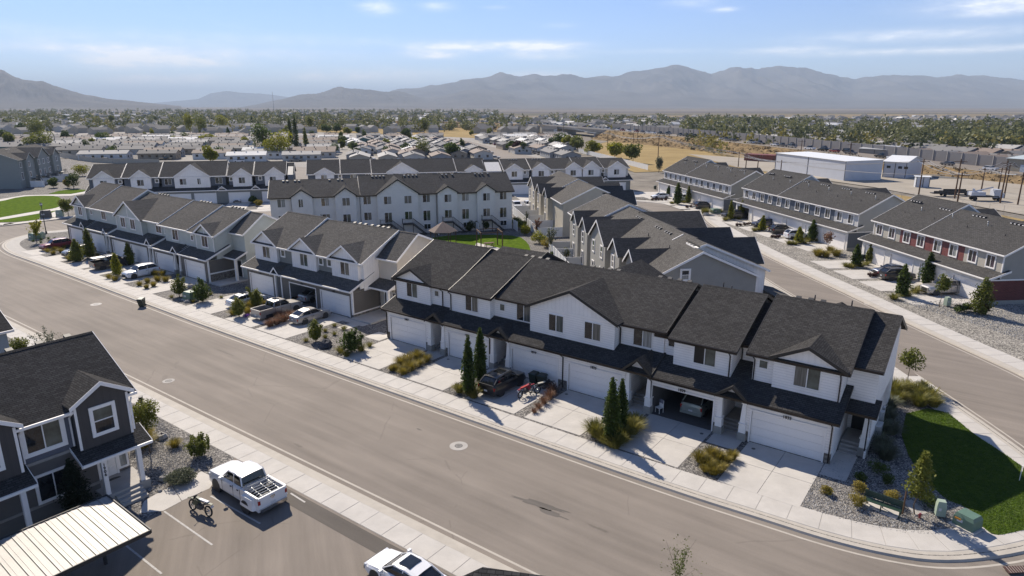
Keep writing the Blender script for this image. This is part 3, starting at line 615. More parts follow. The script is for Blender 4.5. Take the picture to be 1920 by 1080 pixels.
def porch(B, S, u0, u1, zt=3.3, peak=4.1, depth=4.0, zb=0.0, low=(-0.45, 3.3, 0.4), cols=True, wall=True, pm=None):
    """recessed entry between two garages with its own small gable"""
    uc = (u0+u1)/2; hw = (u1-u0)/2; p = (peak-zt+0.0)/hw
    b = MB(); b.py([(u0+0.12, zt-0.22), (u1-0.12, zt-0.22), (uc, peak-0.2)], 0.02, 0.16); part('gable_panel', b, S.pg, B)
    b = MB(); b.box(u0+0.1, u1-0.1, -0.02, 0.2, zt-0.36, zt-0.222); part('beam', b, S.trimc, B)
    b = MB(); vi = lambda z: low[0] + (z-low[1])/low[2]
    z_e = zt - 0.05; v0 = -0.52
    b.slab([(u0-0.12, v0, z_e), (uc, v0, peak), (uc, vi(peak)+0.15, peak), (u0-0.12, max(v0+.05, vi(z_e)+0.1), z_e)], 0.13); b.slab([(uc, v0, peak), (u1+0.12, v0, z_e), (u1+0.12, max(v0+.05, vi(z_e)+0.1), z_e), (uc, vi(peak)+0.15, peak)], 0.13)
    r = part('porch_roof', b, S.ry, B)
    k = MB(); k.board((u0-0.13, v0, z_e), (uc, v0, peak), 0.22, 0.03, (0, -1, 0), up=0.02); k.board((uc, v0, peak), (u1+0.13, v0, z_e), 0.22, 0.03, (0, -1, 0), up=0.02); part('rake_board', k, S.trim, r)
    if cols: column(B, S, u0+0.22, 0.0, zb, zt-0.36); column(B, S, u1-0.22, 0.0, zb, zt-0.36)
    b = MB(); b.box(u0+0.05, u1-0.05, depth, depth+0.15, zb, zt+0.5); part('wall', b, S.low, B)
    b = MB(); b.box(uc-0.47, uc+0.47, depth-0.06, depth-0.005, zb+0.55, zb+2.6); d = part('door', b, pm or M_DOORB, B); b = MB(); b.box(uc+0.34, uc+0.39, depth-0.13, depth-0.06, zb+1.5, zb+1.62); part('handle', b, M_CHROME, d)
    st_ = MB()
    for i in range(4): st_.box(u0+0.1, u1-0.1, 0.7+i*0.34, depth, zb + i*0.15 - 0.06, zb + 0.12 + i*0.15)
    part('steps', st_, M_CONC3, B)
def roof_vents(B, pts, m=None):
    for (u, v, z) in pts:
        def mk():
            b = MB(); b.px([(-0.14, -0.12), (-0.19, 0.10), (0.13, 0.20), (0.16, -0.02)], -0.19, 0.19, 0); b.box(-0.15, 0.15, -0.185, -0.165, -0.02, 0.07, 1); return b.mesh('roof_vent', [M_PLAST, M_TRIMW])
        link('roof_vent', cached(('vent',), mk), B, (u, v, z))
def pipe(B, u, v, z, h=0.45, white=False):
    b = MB(); b.tube((u, v, z-0.1), (u, v, z+h), 0.05, 0.05, 8)
    if white: b.tube((u, v, z+h), (u, v, z+h+0.12), 0.11, 0.09, 8)
    part('vent_pipe', b, M_STEEL if white else M_PLAST, B, True)
def row_root(name, label, u, v, group='rows of townhouses'):
    p = st(u, v); return thing(name, label, 'townhouses', (p.x, p.y, 0), YAW, group)

# ================================================================== near white row
S1 = Style(rx=M_SHX, ry=M_SHY, trim=M_BLACK, gut=M_BRONZE, wall=M_LAPW, low=M_LAPW, stone=M_STONE, trimc=M_WHITE, band=M_WHITE, pg=M_BBW)
B = row_root('townhouse_row', 'nearest long white townhouse row with black trim and six garages', 0, 0)
BK = (14.2, 6.3)
# upper storeys
R_A = (1.25, 6.28, 7.8, 9.25) + BK; R_B = (1.0, 6.3, 7.8, 9.0) + BK; R_C = (1.72, 6.28, 7.8, 8.98) + BK; R_E = (1.0, 6.18, 7.8, 9.0) + BK; R_F = (1.25, 6.24, 7.9, 9.08) + BK; R_G = (2.6, 6.36, 8.8, 8.72) + BK
R_S1 = (2.0, 5.92, 7.8, 8.33) + BK; R_S2 = (2.9, 6.2, 7.9, 8.28) + BK
wall_body(B, S1, -0.42, 7.0, 1.7, 2.9, R_A); wall_body(B, S1, 7.02, 12.05, 1.4, 2.9, R_B); wall_body(B, S1, 12.07, 25.2, 2.0, 2.9, R_C); wall_body(B, S1, 25.22, 29.15, 2.1, 2.9, R_C)
wall_body(B, S1, 29.17, 30.28, 2.2, 2.9, R_S1); wall_body(B, S1, 30.3, 34.82, 1.35, 2.9, R_E); wall_body(B, S1, 34.84, 36.28, 3.4, 2.9, R_S2); wall_body(B, S1, 36.3, 42.3, 1.65, 2.9, R_F); wall_body(B, S1, 42.32, 44.2, 3.2, 2.9, R_G); b = MB(); b.box(44.08, 44.2, 3.2, 12.66, -0.1, 2.88); b.box(44.08, 44.2, 2.2, 3.2, -0.1, 0.55); b.box(42.33, 44.06, 5.75, 6.2, -.1, 2.88); part('side_wall', b, M_LAPW, B)
main_roof(B, S1, -0.85, 7.22, *R_A); main_roof(B, S1, 7.26, 12.42, *R_B, right=True); main_roof(B, S1, 12.45, 29.42, *R_C); main_roof(B, S1, 28.35, 30.2, *R_S1, left=True, right=False)
main_roof(B, S1, 29.95, 35.2, *R_E); main_roof(B, S1, 34.9, 36.4, *R_S2, left=False, right=False); main_roof(B, S1, 35.85, 42.75, *R_F); main_roof(B, S1, 42.6, 44.5, *R_G, left=False)
sl = lambda r: (r[3]-r[1])/(r[2]-r[0])
gable(B, S1, -0.38, 4.42, 1.4, 1.72, 3.6, 7.62, 0.49, (R_A[0], R_A[1], sl(R_A)), ov=0.34, tri=M_BBW)
gable(B, S1, 16.75, 25.2, 1.2, 2.02, 3.4, 8.5, 0.457, (R_C[0], R_C[1], sl(R_C)), ov=0.4, tri=M_BBW)
gable(B, S1, 37.78, 42.3, 1.4, 1.66, 3.6, 7.62, 0.50, (R_F[0], R_F[1], sl(R_F)), ov=0.32, tri=M_BBW)
# rear cross gables seen over the ridge
rb = lambda r: (r[4], r[5], (r[3]-r[5])/(r[4]-r[2]))
gable(B, S1, 16.75, 25.2, 14.1, 12.6, 3.0, 8.75, 0.50, rb(R_C), rear=True)
gable(B, S1, 37.2, 42.0, 13.5, 12.6, 3.0, 7.7, 0.5, rb(R_F), rear=True)
b = MB(); b.px([(8.0, 8.7), (9.6, 9.2), (13.6, 7.35), (13.6, 6.4)], 7.3, 12.9); q = part('rear_roof', b, M_SHX, B); b = MB(); b.board((12.95, 8.0, 8.8), (12.95, 9.6, 9.3), 0.2, 0.04, (1, 0, 0)); b.board((12.95, 9.6, 9.3), (12.95, 13.7, 7.4), 0.2, 0.04, (1, 0, 0)); part('rake_board', b, M_BLACK, q)
# windows, upper floor
window(B, 1.15, 4.55, 1.55, 1.5, 1.36, panes=[M_PANE, M_PANEG]); window(B, 4.75, 5.1, 0.62, 0.62, 1.66, split='n', pane=M_PANEC)
window(B, 9.05, 4.5, 1.6, 1.52, 1.36, panes=[M_PANE, M_PANEC]); window(B, 12.75, 5.0, 0.62, 0.7, 1.96, split='n', pane=M_PANEG)
window(B, 14.7, 4.45, 1.62, 1.6, 1.96, panes=[M_PANE, M_PANEC]); window(B, 18.75, 4.5, 1.55, 1.55, 1.16, panes=[M_PANE, M_PANEC]); window(B, 22.35, 4.5, 1.6, 1.55, 1.16, panes=[M_PANE, M_PANEC])
window(B, 26.45, 4.55, 1.7, 1.6, 2.06, panes=[M_PANE, M_PANEL]); window(B, 29.45, 5.05, 0.62, 0.68, 2.16, split='n', pane=M_PANE)
window(B, 31.9, 4.5, 1.75, 1.55, 1.31, panes=[M_DOORB, M_PANEG]); window(B, 36.7, 5.15, 0.66, 0.66, 1.61, split='n', pane=M_PANEG); window(B, 39.2, 4.5, 1.75, 1.6, 1.36, panes=[M_PANEC, M_PANEG])
# ground floor: fronts, sides, rear block
garage_wall(B, S1, -0.5, 5.42, [0.0], foot=True); garage_wall(B, S1, 7.5, 13.25, [8.0]); garage_wall(B, S1, 15.35, 26.95, [15.62, 21.62]); garage_wall(B, S1, 29.15, 34.55, [29.3]); garage_wall(B, S1, 36.6, 42.4, [37.0])
for d in (0.0, 8.0, 15.62, 21.62, 37.0): garage_door(B, d, 0.0)
garage_door(B, 29.3, 0.0, near=None)
M_INT = mat('shade_dark_garage_inside', (0.10, 0.095, 0.09), 0.9)  # inner walls and floor: deep shade of the open garage put into the colour
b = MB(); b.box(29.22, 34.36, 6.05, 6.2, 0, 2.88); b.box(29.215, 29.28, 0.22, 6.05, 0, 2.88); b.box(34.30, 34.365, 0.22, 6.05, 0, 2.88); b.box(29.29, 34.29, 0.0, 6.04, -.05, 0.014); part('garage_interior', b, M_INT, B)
party(B, S1, (-0.38, 5.34, 7.58, 13.17, 15.43, 21.06, 26.87, 29.13, 34.45, 36.7, 42.3)); b = MB(); b.box(-0.42, 44.2, 6.22, 12.68, -0.1, 2.88); b.box(-0.42, 42.3, 0.3, 6.2, 2.9, 3.02); part('rear_wall', b, S1.low, B)
for a, c, zt, pk in ((5.42, 7.6, 3.32, 4.15), (13.25, 15.5, 3.38, 4.3), (26.98, 29.25, 3.45, 4.5), (34.5, 36.68, 3.3, 4.12)): porch(B, S1, a, c, zt, pk)
low_roof(B, S1, -0.85, 29.3, 3.38); low_roof(B, S1, 29.05, 42.75, 3.28, right=True)
# end porch
main_roof(B, S1, 42.5, 44.55, 2.1, 3.28, 3.6, 3.95, name='garage_roof', left=True); column(B, S1, 43.95, 2.75, 0.0, 3.0); b = MB(); b.box(42.45, 44.2, 2.5, 2.75, 2.95, 3.12); part('beam', b, M_WHITE, B)
b = MB(); b.box(42.35, 44.1, 5.6, 5.75, 0, 3.0); part('wall', b, M_LAPW, B)
b = MB(); b.box(42.65, 43.65, 5.5, 5.57, 0.55, 2.75); part('door', b, M_DOORB, B)
b = MB()
for i in range(4): b.box(42.45, 44.15 if i > 1 else 43.65, 2.2+i*0.34, 5.5, i*0.15-0.05, 0.12+i*0.15)
part('steps', b, M_CONC3, B)
for u, v, z0, z1, wv in ((-0.5, -0.45, 0.1, 3.35, 0.0), (13.1, -0.45, 0.1, 3.35, 0.0), (21.06, -0.45, 0.1, 3.35, 0.0), (29.2, -0.45, 0.1, 3.25, 0.0), (42.3, -0.45, 0.1, 3.25, 0.0), (5.85, 1.25, 3.95, 6.25, 1.7), (7.2, 1.0, 4.0, 6.25, 1.4), (-0.42, 1.1, 3.9, 6.25, 1.4), (25.3, 1.7, 4.2, 6.25, 2.1), (34.7, 1.0, 4.0, 6.15, 1.35), (36.4, 1.2, 4.1, 6.2, 1.65), (42.2, 1.1, 4.0, 6.2, 1.4), (34.95, 2.9, 4.85, 6.2, 3.4), (44.1, 2.1, 0.2, 3.25, 2.35)):
    downspout(B, S1, u, v, z0, z1, wv)
for d, t in ((0.0, '1807'), (8.0, '1813'), (15.62, '1819'), (21.62, '1825'), (29.3, '1829'), (37.0, '1833')): number(B, t, d+2.4, -0.07, 2.52, 0.30)
roof_vents(B, [(u, 8.3, 8.82+zz*.4) for u, zz in ((11.3, 0), (12.1, 0), (13.0, 0), (13.9, 0), (19.0, -.02), (19.9, -.02), (20.8, -.02), (21.7, -.02), (25.8,0), (26.7,0), (27.6,0), (28.5,0), (37.4, .25), (38.3, .25), (39.2, .25))])
for u, v, z, h in ((16.2, 8.1, 8.85, .55), (31.5, 8.1, 8.85, .5), (32.2, 8.1, 8.85, .3), (38.6, 8.2, 8.95, .5), (41.2, 8.2, 8.95, .5)): pipe(B, u, v, z, h)
b = MB(); b.box(44.23, 44.6, 5.5, 6.6, 0.15, 1.15); b.box(44.23, 44.5, 7.0, 7.5, 0.9, 1.7); b.box(44.23, 44.42, 8.2, 8.6, 1.0, 1.6); part('utility_cabinet', b, M_STEEL, B)

# ================================================================== second row, white bays over taupe garages
S2 = Style(rx=M_SGX, ry=M_SGY, trim=M_TRIMW, gut=M_TRIMW, wall=M_BBW, low=M_LAPT, stone=M_STONE, trimc=M_WHITE, band=M_WHITE, pg=M_BBW)
B = row_root('townhouse_row', 'short townhouse row with three white gables over taupe garages, middle one open', -29.5, 2.3)
r1 = (1.15, 6.25, 7.2, 9.5) + BK; r2 = (1.15, 6.25, 7.2, 9.25) + BK; r3 = (3.7, 6.5, 7.3, 9.15) + BK
wall_body(B, S2, 0.25, 8.1, 1.75, 2.9, r1, m=M_LAPLG); wall_body(B, S2, 8.12, 21.0, 1.8, 2.9, r2, m=M_BBW); wall_body(B, S2, 21.02, 24.1, 4.1, 0.0, r3, m=M_STUC)
main_roof(B, S2, -0.1, 8.3, *r1); main_roof(B, S2, 8.32, 21.4, *r2); main_roof(B, S2, 21.1, 24.45, *r3, left=False)
for a, c, rr in ((0.3, 5.1, r1), (8.2, 12.95, r2), (15.85, 20.5, r2)): gable(B, S2, a, c, 1.4, 1.85, 3.5, 8.0, 0.62, (rr[0], rr[1], sl(rr)), ov=0.35, name='gable_roof')
b = MB(); b.box(12.97, 15.83, 1.78, 1.795, 3.7, 6.2); b.box(5.12, 8.1, 1.73, 1.745, 3.7, 6.2); part('recessed_wall', b, M_LAPGR, B)
window(B, 2.1, 4.45, 1.55, 1.5, 1.36, panes=[M_PANE, M_PANEG]); window(B, 9.9, 4.45, 1.5, 1.55, 1.36, panes=[M_PANEC, M_PANEG]); window(B, 17.5, 4.45, 1.55, 1.6, 1.36, panes=[M_PANE, M_PANEC])
for x in (5.6, 13.15, 15.1-0.35): window(B, x, 5.0, 0.7, 0.8, 1.70, split='n', pane=M_PANEG, trim=0.12)
garage_wall(B, S2, 0.25, 6.15, [0.85], foot=False); garage_wall(B, S2, 7.7, 20.9, [9.3, 15.3], foot=False, dw=5.0)
garage_door(B, 0.85, 0.0); garage_door(B, 9.3, 0.0, w=5.0, near=None); garage_door(B, 15.3, 0.0, w=5.0)
b = MB()
for u in (0.33, 6.07, 7.78, 14.85): b.box(u-0.08, u+0.08, 0.2, 6.2, 0, 3.0)
part('side_wall', b, M_LAPLG, B)
b = MB(); b.box(20.74, 20.9, 0.2, 4.08, 0.55, 3.25); part('side_wall', b, M_LAPT, B); b = MB(); b.box(20.7, 20.96, 0.0, 4.1, 0.0, 0.42, 1); b.box(20.72, 20.98, 0.0, 4.1, 0.42, 0.56, 0); b.box(20.72, 20.98, -0.06, 0.10, 0.42, 3.15, 0); part('corner_trim', b, [M_TRIMW, M_STONE], B)
b = MB(); b.box(0.25, 24.0, 6.22, 12.6, -0.1, 2.88); b.box(0.25, 20.9, 0.3, 6.2, 2.9, 3.02); part('rear_wall', b, M_STUC, B)
porch(B, S2, 6.15, 7.75, 3.3, 4.15, cols=False, depth=2.5); b = MB(); b.box(6.2, 6.42, -0.06, 0.16, 0, 2.95); b.box(7.5, 7.72, -0.06, 0.16, 0, 2.95); part('porch_column', b, M_WHITE, B)
low_roof(B, S2, -0.3, 21.1, 3.32)
b = MB(); b.px([(1.2, 3.2), (3.4, 3.2), (3.4, 4.65), (1.2, 3.85)], 20.8, 20.92); part('gable_panel', b, M_WHITE, B)
main_roof(B, S2, 20.9, 24.3, 2.35, 3.32, 4.3, 4.1, name='porch_roof', left=True)
b = MB(); b.px([(2.6, 3.15), (4.1, 3.15), (4.1, 3.9), (2.6, 3.3)], 24.0, 24.1); part('gable_panel', b, M_WHITE, B)
b = MB(); b.box(23.75, 24.05, 2.55, 2.85, 0.0, 3.1); b.box(20.95, 24.05, 2.6, 2.8, 3.0, 3.14); part('porch_column', b, M_WHITE, B)
b = MB(); b.box(21.9, 22.85, 4.03, 4.08, 0.35, 2.55); d = part('door', b, M_DOORB, B); b = MB(); b.box(21.75, 21.9, 4.02, 4.09, 0.3, 2.7); b.box(22.85, 23.0, 4.02, 4.09, 0.3, 2.7); b.box(21.75, 23.0, 4.02, 4.09, 2.7, 2.85); part('door_frame', b, M_TRIMW, d)
window(B, 23.15, 0.9, 0.7, 1.6, 4.06, split='n', pane=M_PANEC, trim=0.08)
b = MB(); b.box(20.95, 24.2, -0.4, 4.05, -0.05, 0.18); part('porch_slab', b, M_CONC, B)
roof_vents(B, [(u, 7.75, 9.12) for u in (3.6, 4.5, 5.4, 13.0, 14.0, 15.0, 16.2, 17.3, 18.2, 19.1)])
for u, v, z, h in ((6.5, 7.6, 9.3, .4), (11.0, 7.6, 9.1, .3)): pipe(B, u, v, z, h)
for d in (0.85, 9.3, 15.3): number(B, {0.85: '1791', 9.3: '1795', 15.3: '1801'}[d], d+2.45, -0.07, 2.58, 0.26)

# ================================================================== third row, sage gables over taupe garages (steps up to the left)
S3 = Style(rx=M_SGX, ry=M_SGY, trim=M_TRIMW, gut=M_TRIMW, wall=M_LAPG, low=M_LAPT, stone=M_STONE, trimc=M_WHITE, band=M_TRIMW, pg=M_LAPG)
B = row_root('townhouse_row', 'long sage green townhouse row with taupe garages near the street corner', -82.6, 1.2)
def o3(u): return u + 82.6
ZA, ZC = 0.62, 0.36
def rr3(vf, zf, zr, dz): return (vf, zf+dz, 7.0, zr+dz, 12.8, 6.2+dz)
q = [(-82.4, -76.2, ZA), (-75.9, -67.2, ZA), (-67.0, -52.5, ZC), (-52.3, -44.2, 0.1), (-43.9, -36.6, 0.0)]
rA = rr3(1.2, 6.25, 9.55, ZA); rB = rr3(1.2, 6.25, 9.4, ZA); rC = rr3(1.3, 6.25, 9.1, ZC); rE = rr3(1.1, 6.3, 9.25, 0.1); rF = rr3(1.1, 6.3, 9.15, 0); rG = (3.6, 6.5, 7.1, 9.0, 12.8, 6.2)
wall_body(B, S3, o3(-82.2), o3(-75.4), 1.7, 3.2, rA, 12.3); wall_body(B, S3, o3(-75.38), o3(-66.4), 1.7, 3.2, rB, 12.3); wall_body(B, S3, o3(-66.38), o3(-50.6), 1.9, 3.0, rC, 12.3)
wall_body(B, S3, o3(-50.58), o3(-44.0), 1.5, 2.9, rE, 12.3); wall_body(B, S3, o3(-43.98), o3(-37.0), 1.5, 2.9, rF, 12.3); wall_body(B, S3, o3(-36.98), o3(-33.9), 4.0, 0, rG, 12.3, m=M_LAPG)
main_roof(B, S3, o3(-82.6), o3(-75.2), *rA); main_roof(B, S3, o3(-75.18), o3(-65.9), *rB); main_roof(B, S3, o3(-65.88), o3(-51.6), *rC); main_roof(B, S3, o3(-52.0), o3(-43.6), *rE); main_roof(B, S3, o3(-43.58), o3(-36.6), *rF); main_roof(B, S3, o3(-36.9), o3(-33.6), *rG, left=False)
def frame_gable(a, c, top, pitch, rr, z0, vw=1.35):
    gable(B, S3, o3(a), o3(c), vw, 1.95, z0, top, pitch, (rr[0], rr[1], sl(rr)), ov=0.35)
    uc = (o3(a)+o3(c))/2; hw = (c-a)/2; zw = top-0.17-pitch*hw; m = MB(); m.box(o3(a)+0.02, o3(c)-0.02, vw-0.05, vw-0.002, zw-0.05, zw+0.08); m.box(uc-0.06, uc+0.06, vw-0.045, vw-0.002, zw+0.08, top-0.35); m.box(o3(a)-0.02, o3(a)+0.12, vw-0.04, vw-0.002, z0+0.5, zw-0.05); m.box(o3(c)-0.12, o3(c)+0.02, vw-0.04, vw-0.002, z0+0.5, zw-0.05); part('trim_band', m, M_TRIMW, B)
frame_gable(-81.4, -76.9, 7.95+ZA, 0.62, rA, 3.9); frame_gable(-65.2, -56.9, 8.75+ZC, 0.57, rC, 3.6, 1.1); frame_gable(-41.7, -37.1, 7.75, 0.60, rF, 3.5)
for a, z, w, pm in ((-79.8, 4.6+ZA, 1.4, None), (-71.8, 4.55+ZA, 1.6, None), (-63.6, 4.5+ZC, 1.5, None), (-60.4, 4.5+ZC, 1.5, None), (-54.0, 4.5+ZC, 1.6, None), (-48.4, 4.5, 1.6, None), (-40.1, 4.5, 1.5, None)):
    vv = {-79.8: 1.31, -71.8: 1.66, -63.6: 1.06, -60.4: 1.06, -54.0: 1.86, -48.4: 1.46, -40.1: 1.31}[a]
    window(B, o3(a), z, w, 1.55, vv, panes=[M_PANE, M_PANEP], trim=0.12)
for a, z, vv in ((-75.9, 5.0+ZA, 1.66), (-51.6+0.2, 5.0, 1.86), (-43.2, 5.0, 1.46)): window(B, o3(a), z, 0.6, 0.75, vv, split='n', pane=M_PANE, trim=0.1)
seg = [(-82.2, -75.6, [-81.3], ZA*0.8), (-73.9, -67.4, [-73.0], ZA*0.8), (-65.9, -53.2, [-65.1, -58.9], ZC*0.7), (-51.9, -45.8, [-51.2], 0), (-44.0, -36.9, [-42.85], 0)]
for a, c, ds, dz in seg:
    garage_wall(B, S3, o3(a), o3(c), [o3(d) for d in ds], zt=3.1+dz, zb=0, dh=2.44+dz, dw=5.0, foot=False)
    for d in ds: garage_door(B, o3(d), 0.0, 0.0, w=5.0, h=2.44+dz, near=(dz == 0))
    low_roof(B, S3, o3(a)-0.35, o3(c)+0.4+(1.5 if c != -36.9 else 0.0), 3.3+dz)
b = MB()
for a, c, ds, dz in seg:
    for u in (o3(a)+0.1, o3(c)-0.1): b.box(u-0.08, u+0.08, 0.2, 6.1, 0, 3.0)
part('side_wall', b, M_LAPT, B); b = MB(); b.box(o3(-82.2), o3(-34.0), 6.22, 12.2, -0.1, 2.85); b.box(o3(-82.2), o3(-37), 0.3, 6.2, 2.9, 3.02); part('rear_wall', b, M_LAPG, B)
for a, c, dz in ((-75.6, -73.9, ZA*0.8), (-67.4, -65.9, ZC*0.7), (-53.2, -51.7, ZC*0.7), (-45.8, -44.0, 0)): porch(B, S3, o3(a), o3(c), 3.3+dz, 4.2+dz, cols=False, depth=2.6, low=(-0.45, 3.3+dz, 0.4)); column(B, S3, o3(a)+0.2, 0, 0, 2.94+dz, 0.8); column(B, S3, o3(c)-0.2, 0, 0, 2.94+dz, 0.8)
main_roof(B, S3, o3(-37.1), o3(-33.9), 2.35, 3.32, 4.25, 4.1, name='porch_roof')
b = MB(); b.box(o3(-34.6), o3(-34.3), 2.5, 2.8, 0, 3.1); b.box(o3(-37), o3(-34.3), 2.55, 2.75, 3.0, 3.14); b.box(o3(-36.92), o3(-36.75), -0.05, 0.12, 0, 3.1); b.box(o3(-36.9), o3(-36.7), 0.1, 4.0, 1.15, 1.3); part('porch_column', b, M_WHITE, B)
b = MB(); b.box(o3(-36.9), o3(-36.74), 0.2, 4.0, 0, 1.15); part('stone_base', b, M_STONE, B)
b = MB(); b.box(o3(-36.1), o3(-35.2), 3.93, 3.99, 0.3, 2.5); d = part('door', b, M_DOORB, B); b = MB(); b.box(o3(-36.25), o3(-36.1), 3.92, 4.0, 0.3, 2.65); b.box(o3(-35.2), o3(-35.05), 3.92, 4.0, 0.3, 2.65); b.box(o3(-36.25), o3(-35.05), 3.92, 4.0, 2.65, 2.8); part('door_frame', b, M_TRIMW, d)
b = MB(); b.box(o3(-36.7), o3(-33.8), -0.3, 3.95, -0.05, 0.15); part('porch_slab', b, M_CONC, B)
roof_vents(B, [(o3(u), 7.6, 9.0+dz) for u, dz in ((-63.2, .35), (-62.3, .35), (-61.4, .35), (-60.5, .35), (-50.5, .2), (-49.6, .2), (-48.7, .2), (-47.8, .2), (-42, .1), (-41.1, .1), (-40.2, .1), (-39.3, .1))])
# ------------------------------------------------------------------ frames for the other rows
class Loc:
    def __init__(s, p, yaw): s.o = Vector((p[0], p[1], 0)); s.yaw = yaw; s.U = Vector((math.cos(yaw), math.sin(yaw), 0)); s.V = Vector((-math.sin(yaw), math.cos(yaw), 0))
    def w(s, u, v, z=0.0): return s.o + s.U*u + s.V*v + Vector((0, 0, z))
    def on(s, x, y, v):                               # (u, z) where the sight line of a measured point meets the plane v
        a = (x-960)/FPX; b = (540-y)/FPX; d = Vector((a, math.cos(PITCH)+b*math.sin(PITCH), -math.sin(PITCH)+b*math.cos(PITCH)))
        c = Vector((0, 0, CAM_H)) - s.o; t = (v - c.dot(s.V))/d.dot(s.V); q = c + d*t; return q.dot(s.U), q.z
    def onu(s, x, y, u):
        a = (x-960)/FPX; b = (540-y)/FPX; d = Vector((a, math.cos(PITCH)+b*math.sin(PITCH), -math.sin(PITCH)+b*math.cos(PITCH)))
        c = Vector((0, 0, CAM_H)) - s.o; t = (u - c.dot(s.U))/d.dot(s.U); q = c + d*t; return q.dot(s.V), q.z
def root_at(F, name, label, cat, group=None): return thing(name, label, cat, (F.o.x, F.o.y, 0), F.yaw, group)
ROWG = 'rows of townhouses'

# ================================================================== courtyard row, seen from its rear
F4 = Loc((-45.0, 130 - 45.0*math.tan(R(15)) - 0.0), R(15)); F4 = Loc((0 - 45.0*math.cos(R(15)), 130.6 - 45.0*math.sin(R(15))), R(15))
S4 = Style(rx=M_SCX, ry=M_SCY, trim=M_BLACK, gut=M_BRONZE, wall=M_STUCW, low=M_STUCW, stone=M_STONE, trimc=M_WHITE, band=M_BLACK, pg=M_STUCW)
B = root_at(F4, 'townhouse_row', 'pale townhouse row facing the courtyard lawn with black rear stairs', 'townhouses', ROWG)
r4a = (-0.4, 7.6, 6.3, 10.1, 12.6, 7.0); r4b = (-0.4, 7.55, 6.3, 10.6, 12.6, 7.0); r4c = (-0.4, 7.5, 6.3, 10.5, 12.6, 7.0)
wall_body(B, S4, 0.2, 15.9, 0, -0.1, r4a, 12.2); wall_body(B, S4, 15.92, 30.0, 0, -0.1, r4b, 12.2); wall_body(B, S4, 30.02, 45.0, 0, -0.1, r4c, 12.2)
main_roof(B, S4, -0.1, 16.0, *r4a); main_roof(B, S4, 16.0, 30.2, *r4b); main_roof(B, S4, 30.2, 45.4, *r4c)
for a, c, top, rr in ((3.9, 7.5, 9.1, r4a), (11.5, 15.2, 9.2, r4a), (19.0, 26.6, 10.45, r4b), (30.3, 34.0, 8.95, r4c), (37.9, 41.4, 9.05, r4c)):
    gable(B, S4, a, c, -0.75, 0.02, -0.1, top, (top-7.65)/((c-a)/2+0.3), (rr[0], rr[1], sl(rr)), ov=0.3, name='gable_roof')
for i, u in enumerate((1.4, 5.05, 9.0, 12.7, 16.5, 20.2, 23.95, 27.5, 31.5, 35.0, 39.0, 42.5)):
    bay = any(a < u+0.7 < c for a, c in ((3.9, 7.5), (11.5, 15.2), (19.0, 26.6), (30.3, 34.0), (37.9, 41.4))); vv = -0.79 if bay else -0.04
    window(B, u, 5.8, 1.4 if i != 1 else 0.85, 1.5, vv, panes=[M_PANE if i % 3 else M_PANEC, M_PANEL if i in (0, 2, 5, 8, 9, 10) else M_PANEC], split='v')
    if i % 2 == 0 or i in (1,): window(B, u, 2.85, 1.4, 1.5, vv, panes=[M_PANE, M_PANEC])
    else: window(B, u, 2.3, 1.4, 2.0, vv, panes=[M_PANE, M_PANEG])
for i, u in enumerate((20.3, 27.6, 35.2, 42.6)): window(B, u, 0.7, 1.3, 1.0, -0.04, panes=[M_PANE, M_PANE], trim=0.05)
for u in (3.85, 15.9, 30.1): downspout(B, S4, u, -0.4, 0.1, 7.4, -0.1)
for u in (12.2, 19.3, 23.4, 31.0, 38.6):             # rear landings with black stair rails
    b = MB(); b.box(u, u+2.0, -2.2, -0.76, 2.05, 2.2, 0)
    n = 9
    for k in range(n): b.box(u+2.0+k*0.27, u+2.27+k*0.27, -2.1, -1.1, 2.0-k*0.23-0.23, 2.05-k*0.23-0.18, 0)
    for vv in (-2.15, -1.05):
        b.tube((u+2.0, vv, 3.05), (u+2.0+n*0.27, vv, 1.05), 0.035, n=4, m=0); b.tube((u+2.0, vv, 2.2), (u+2.0+n*0.27, vv, 0.1), 0.04, n=4, m=0)
        for k in range(0, n+1): b.tube((u+2.0+k*0.27, vv, 0.95+2.1-k*0.222), (u+2.0+k*0.27, vv, 2.1-k*0.23), 0.02, n=4, m=0)
    b.tube((u, -2.15, 3.1), (u+2.0, -2.15, 3.1), 0.035, n=4); b.tube((u, -2.15, 3.1), (u, -0.8, 3.1), 0.035, n=4)
    for k in range(9): b.tube((u+k*0.25, -2.15, 2.2), (u+k*0.25, -2.15, 3.1), 0.02, n=4)
    for k in range(5): b.tube((u, -2.15+k*0.3, 2.2), (u, -2.15+k*0.3, 3.1), 0.02, n=4)
    for x in (u+0.1, u+1.9): b.box(x-0.06, x+0.06, -2.15, -2.03, 0, 2.05)
    part('rear_stair', b, M_BLACK, B)
roof_vents(B, [(u, 5.6, 9.9) for u in (2.4, 3.1, 4.5, 5.2, 10.7, 12.3, 13.0)] + [(u, 5.6, 10.35) for u in (18.7, 19.4, 20.1, 20.8, 24.8, 25.6, 26.4, 27.1, 32.2, 33.0, 34.2, 38.8, 39.6, 40.3, 41.4)])
for u, v, z in ((5.9, 3.9, 8.9), (13.6, 4.2, 9.1), (20.8, 4.6, 9.9), (24.4, 5.0, 10.1), (31.6, 4.8, 9.8)): pipe(B, u, v, z, 0.5)

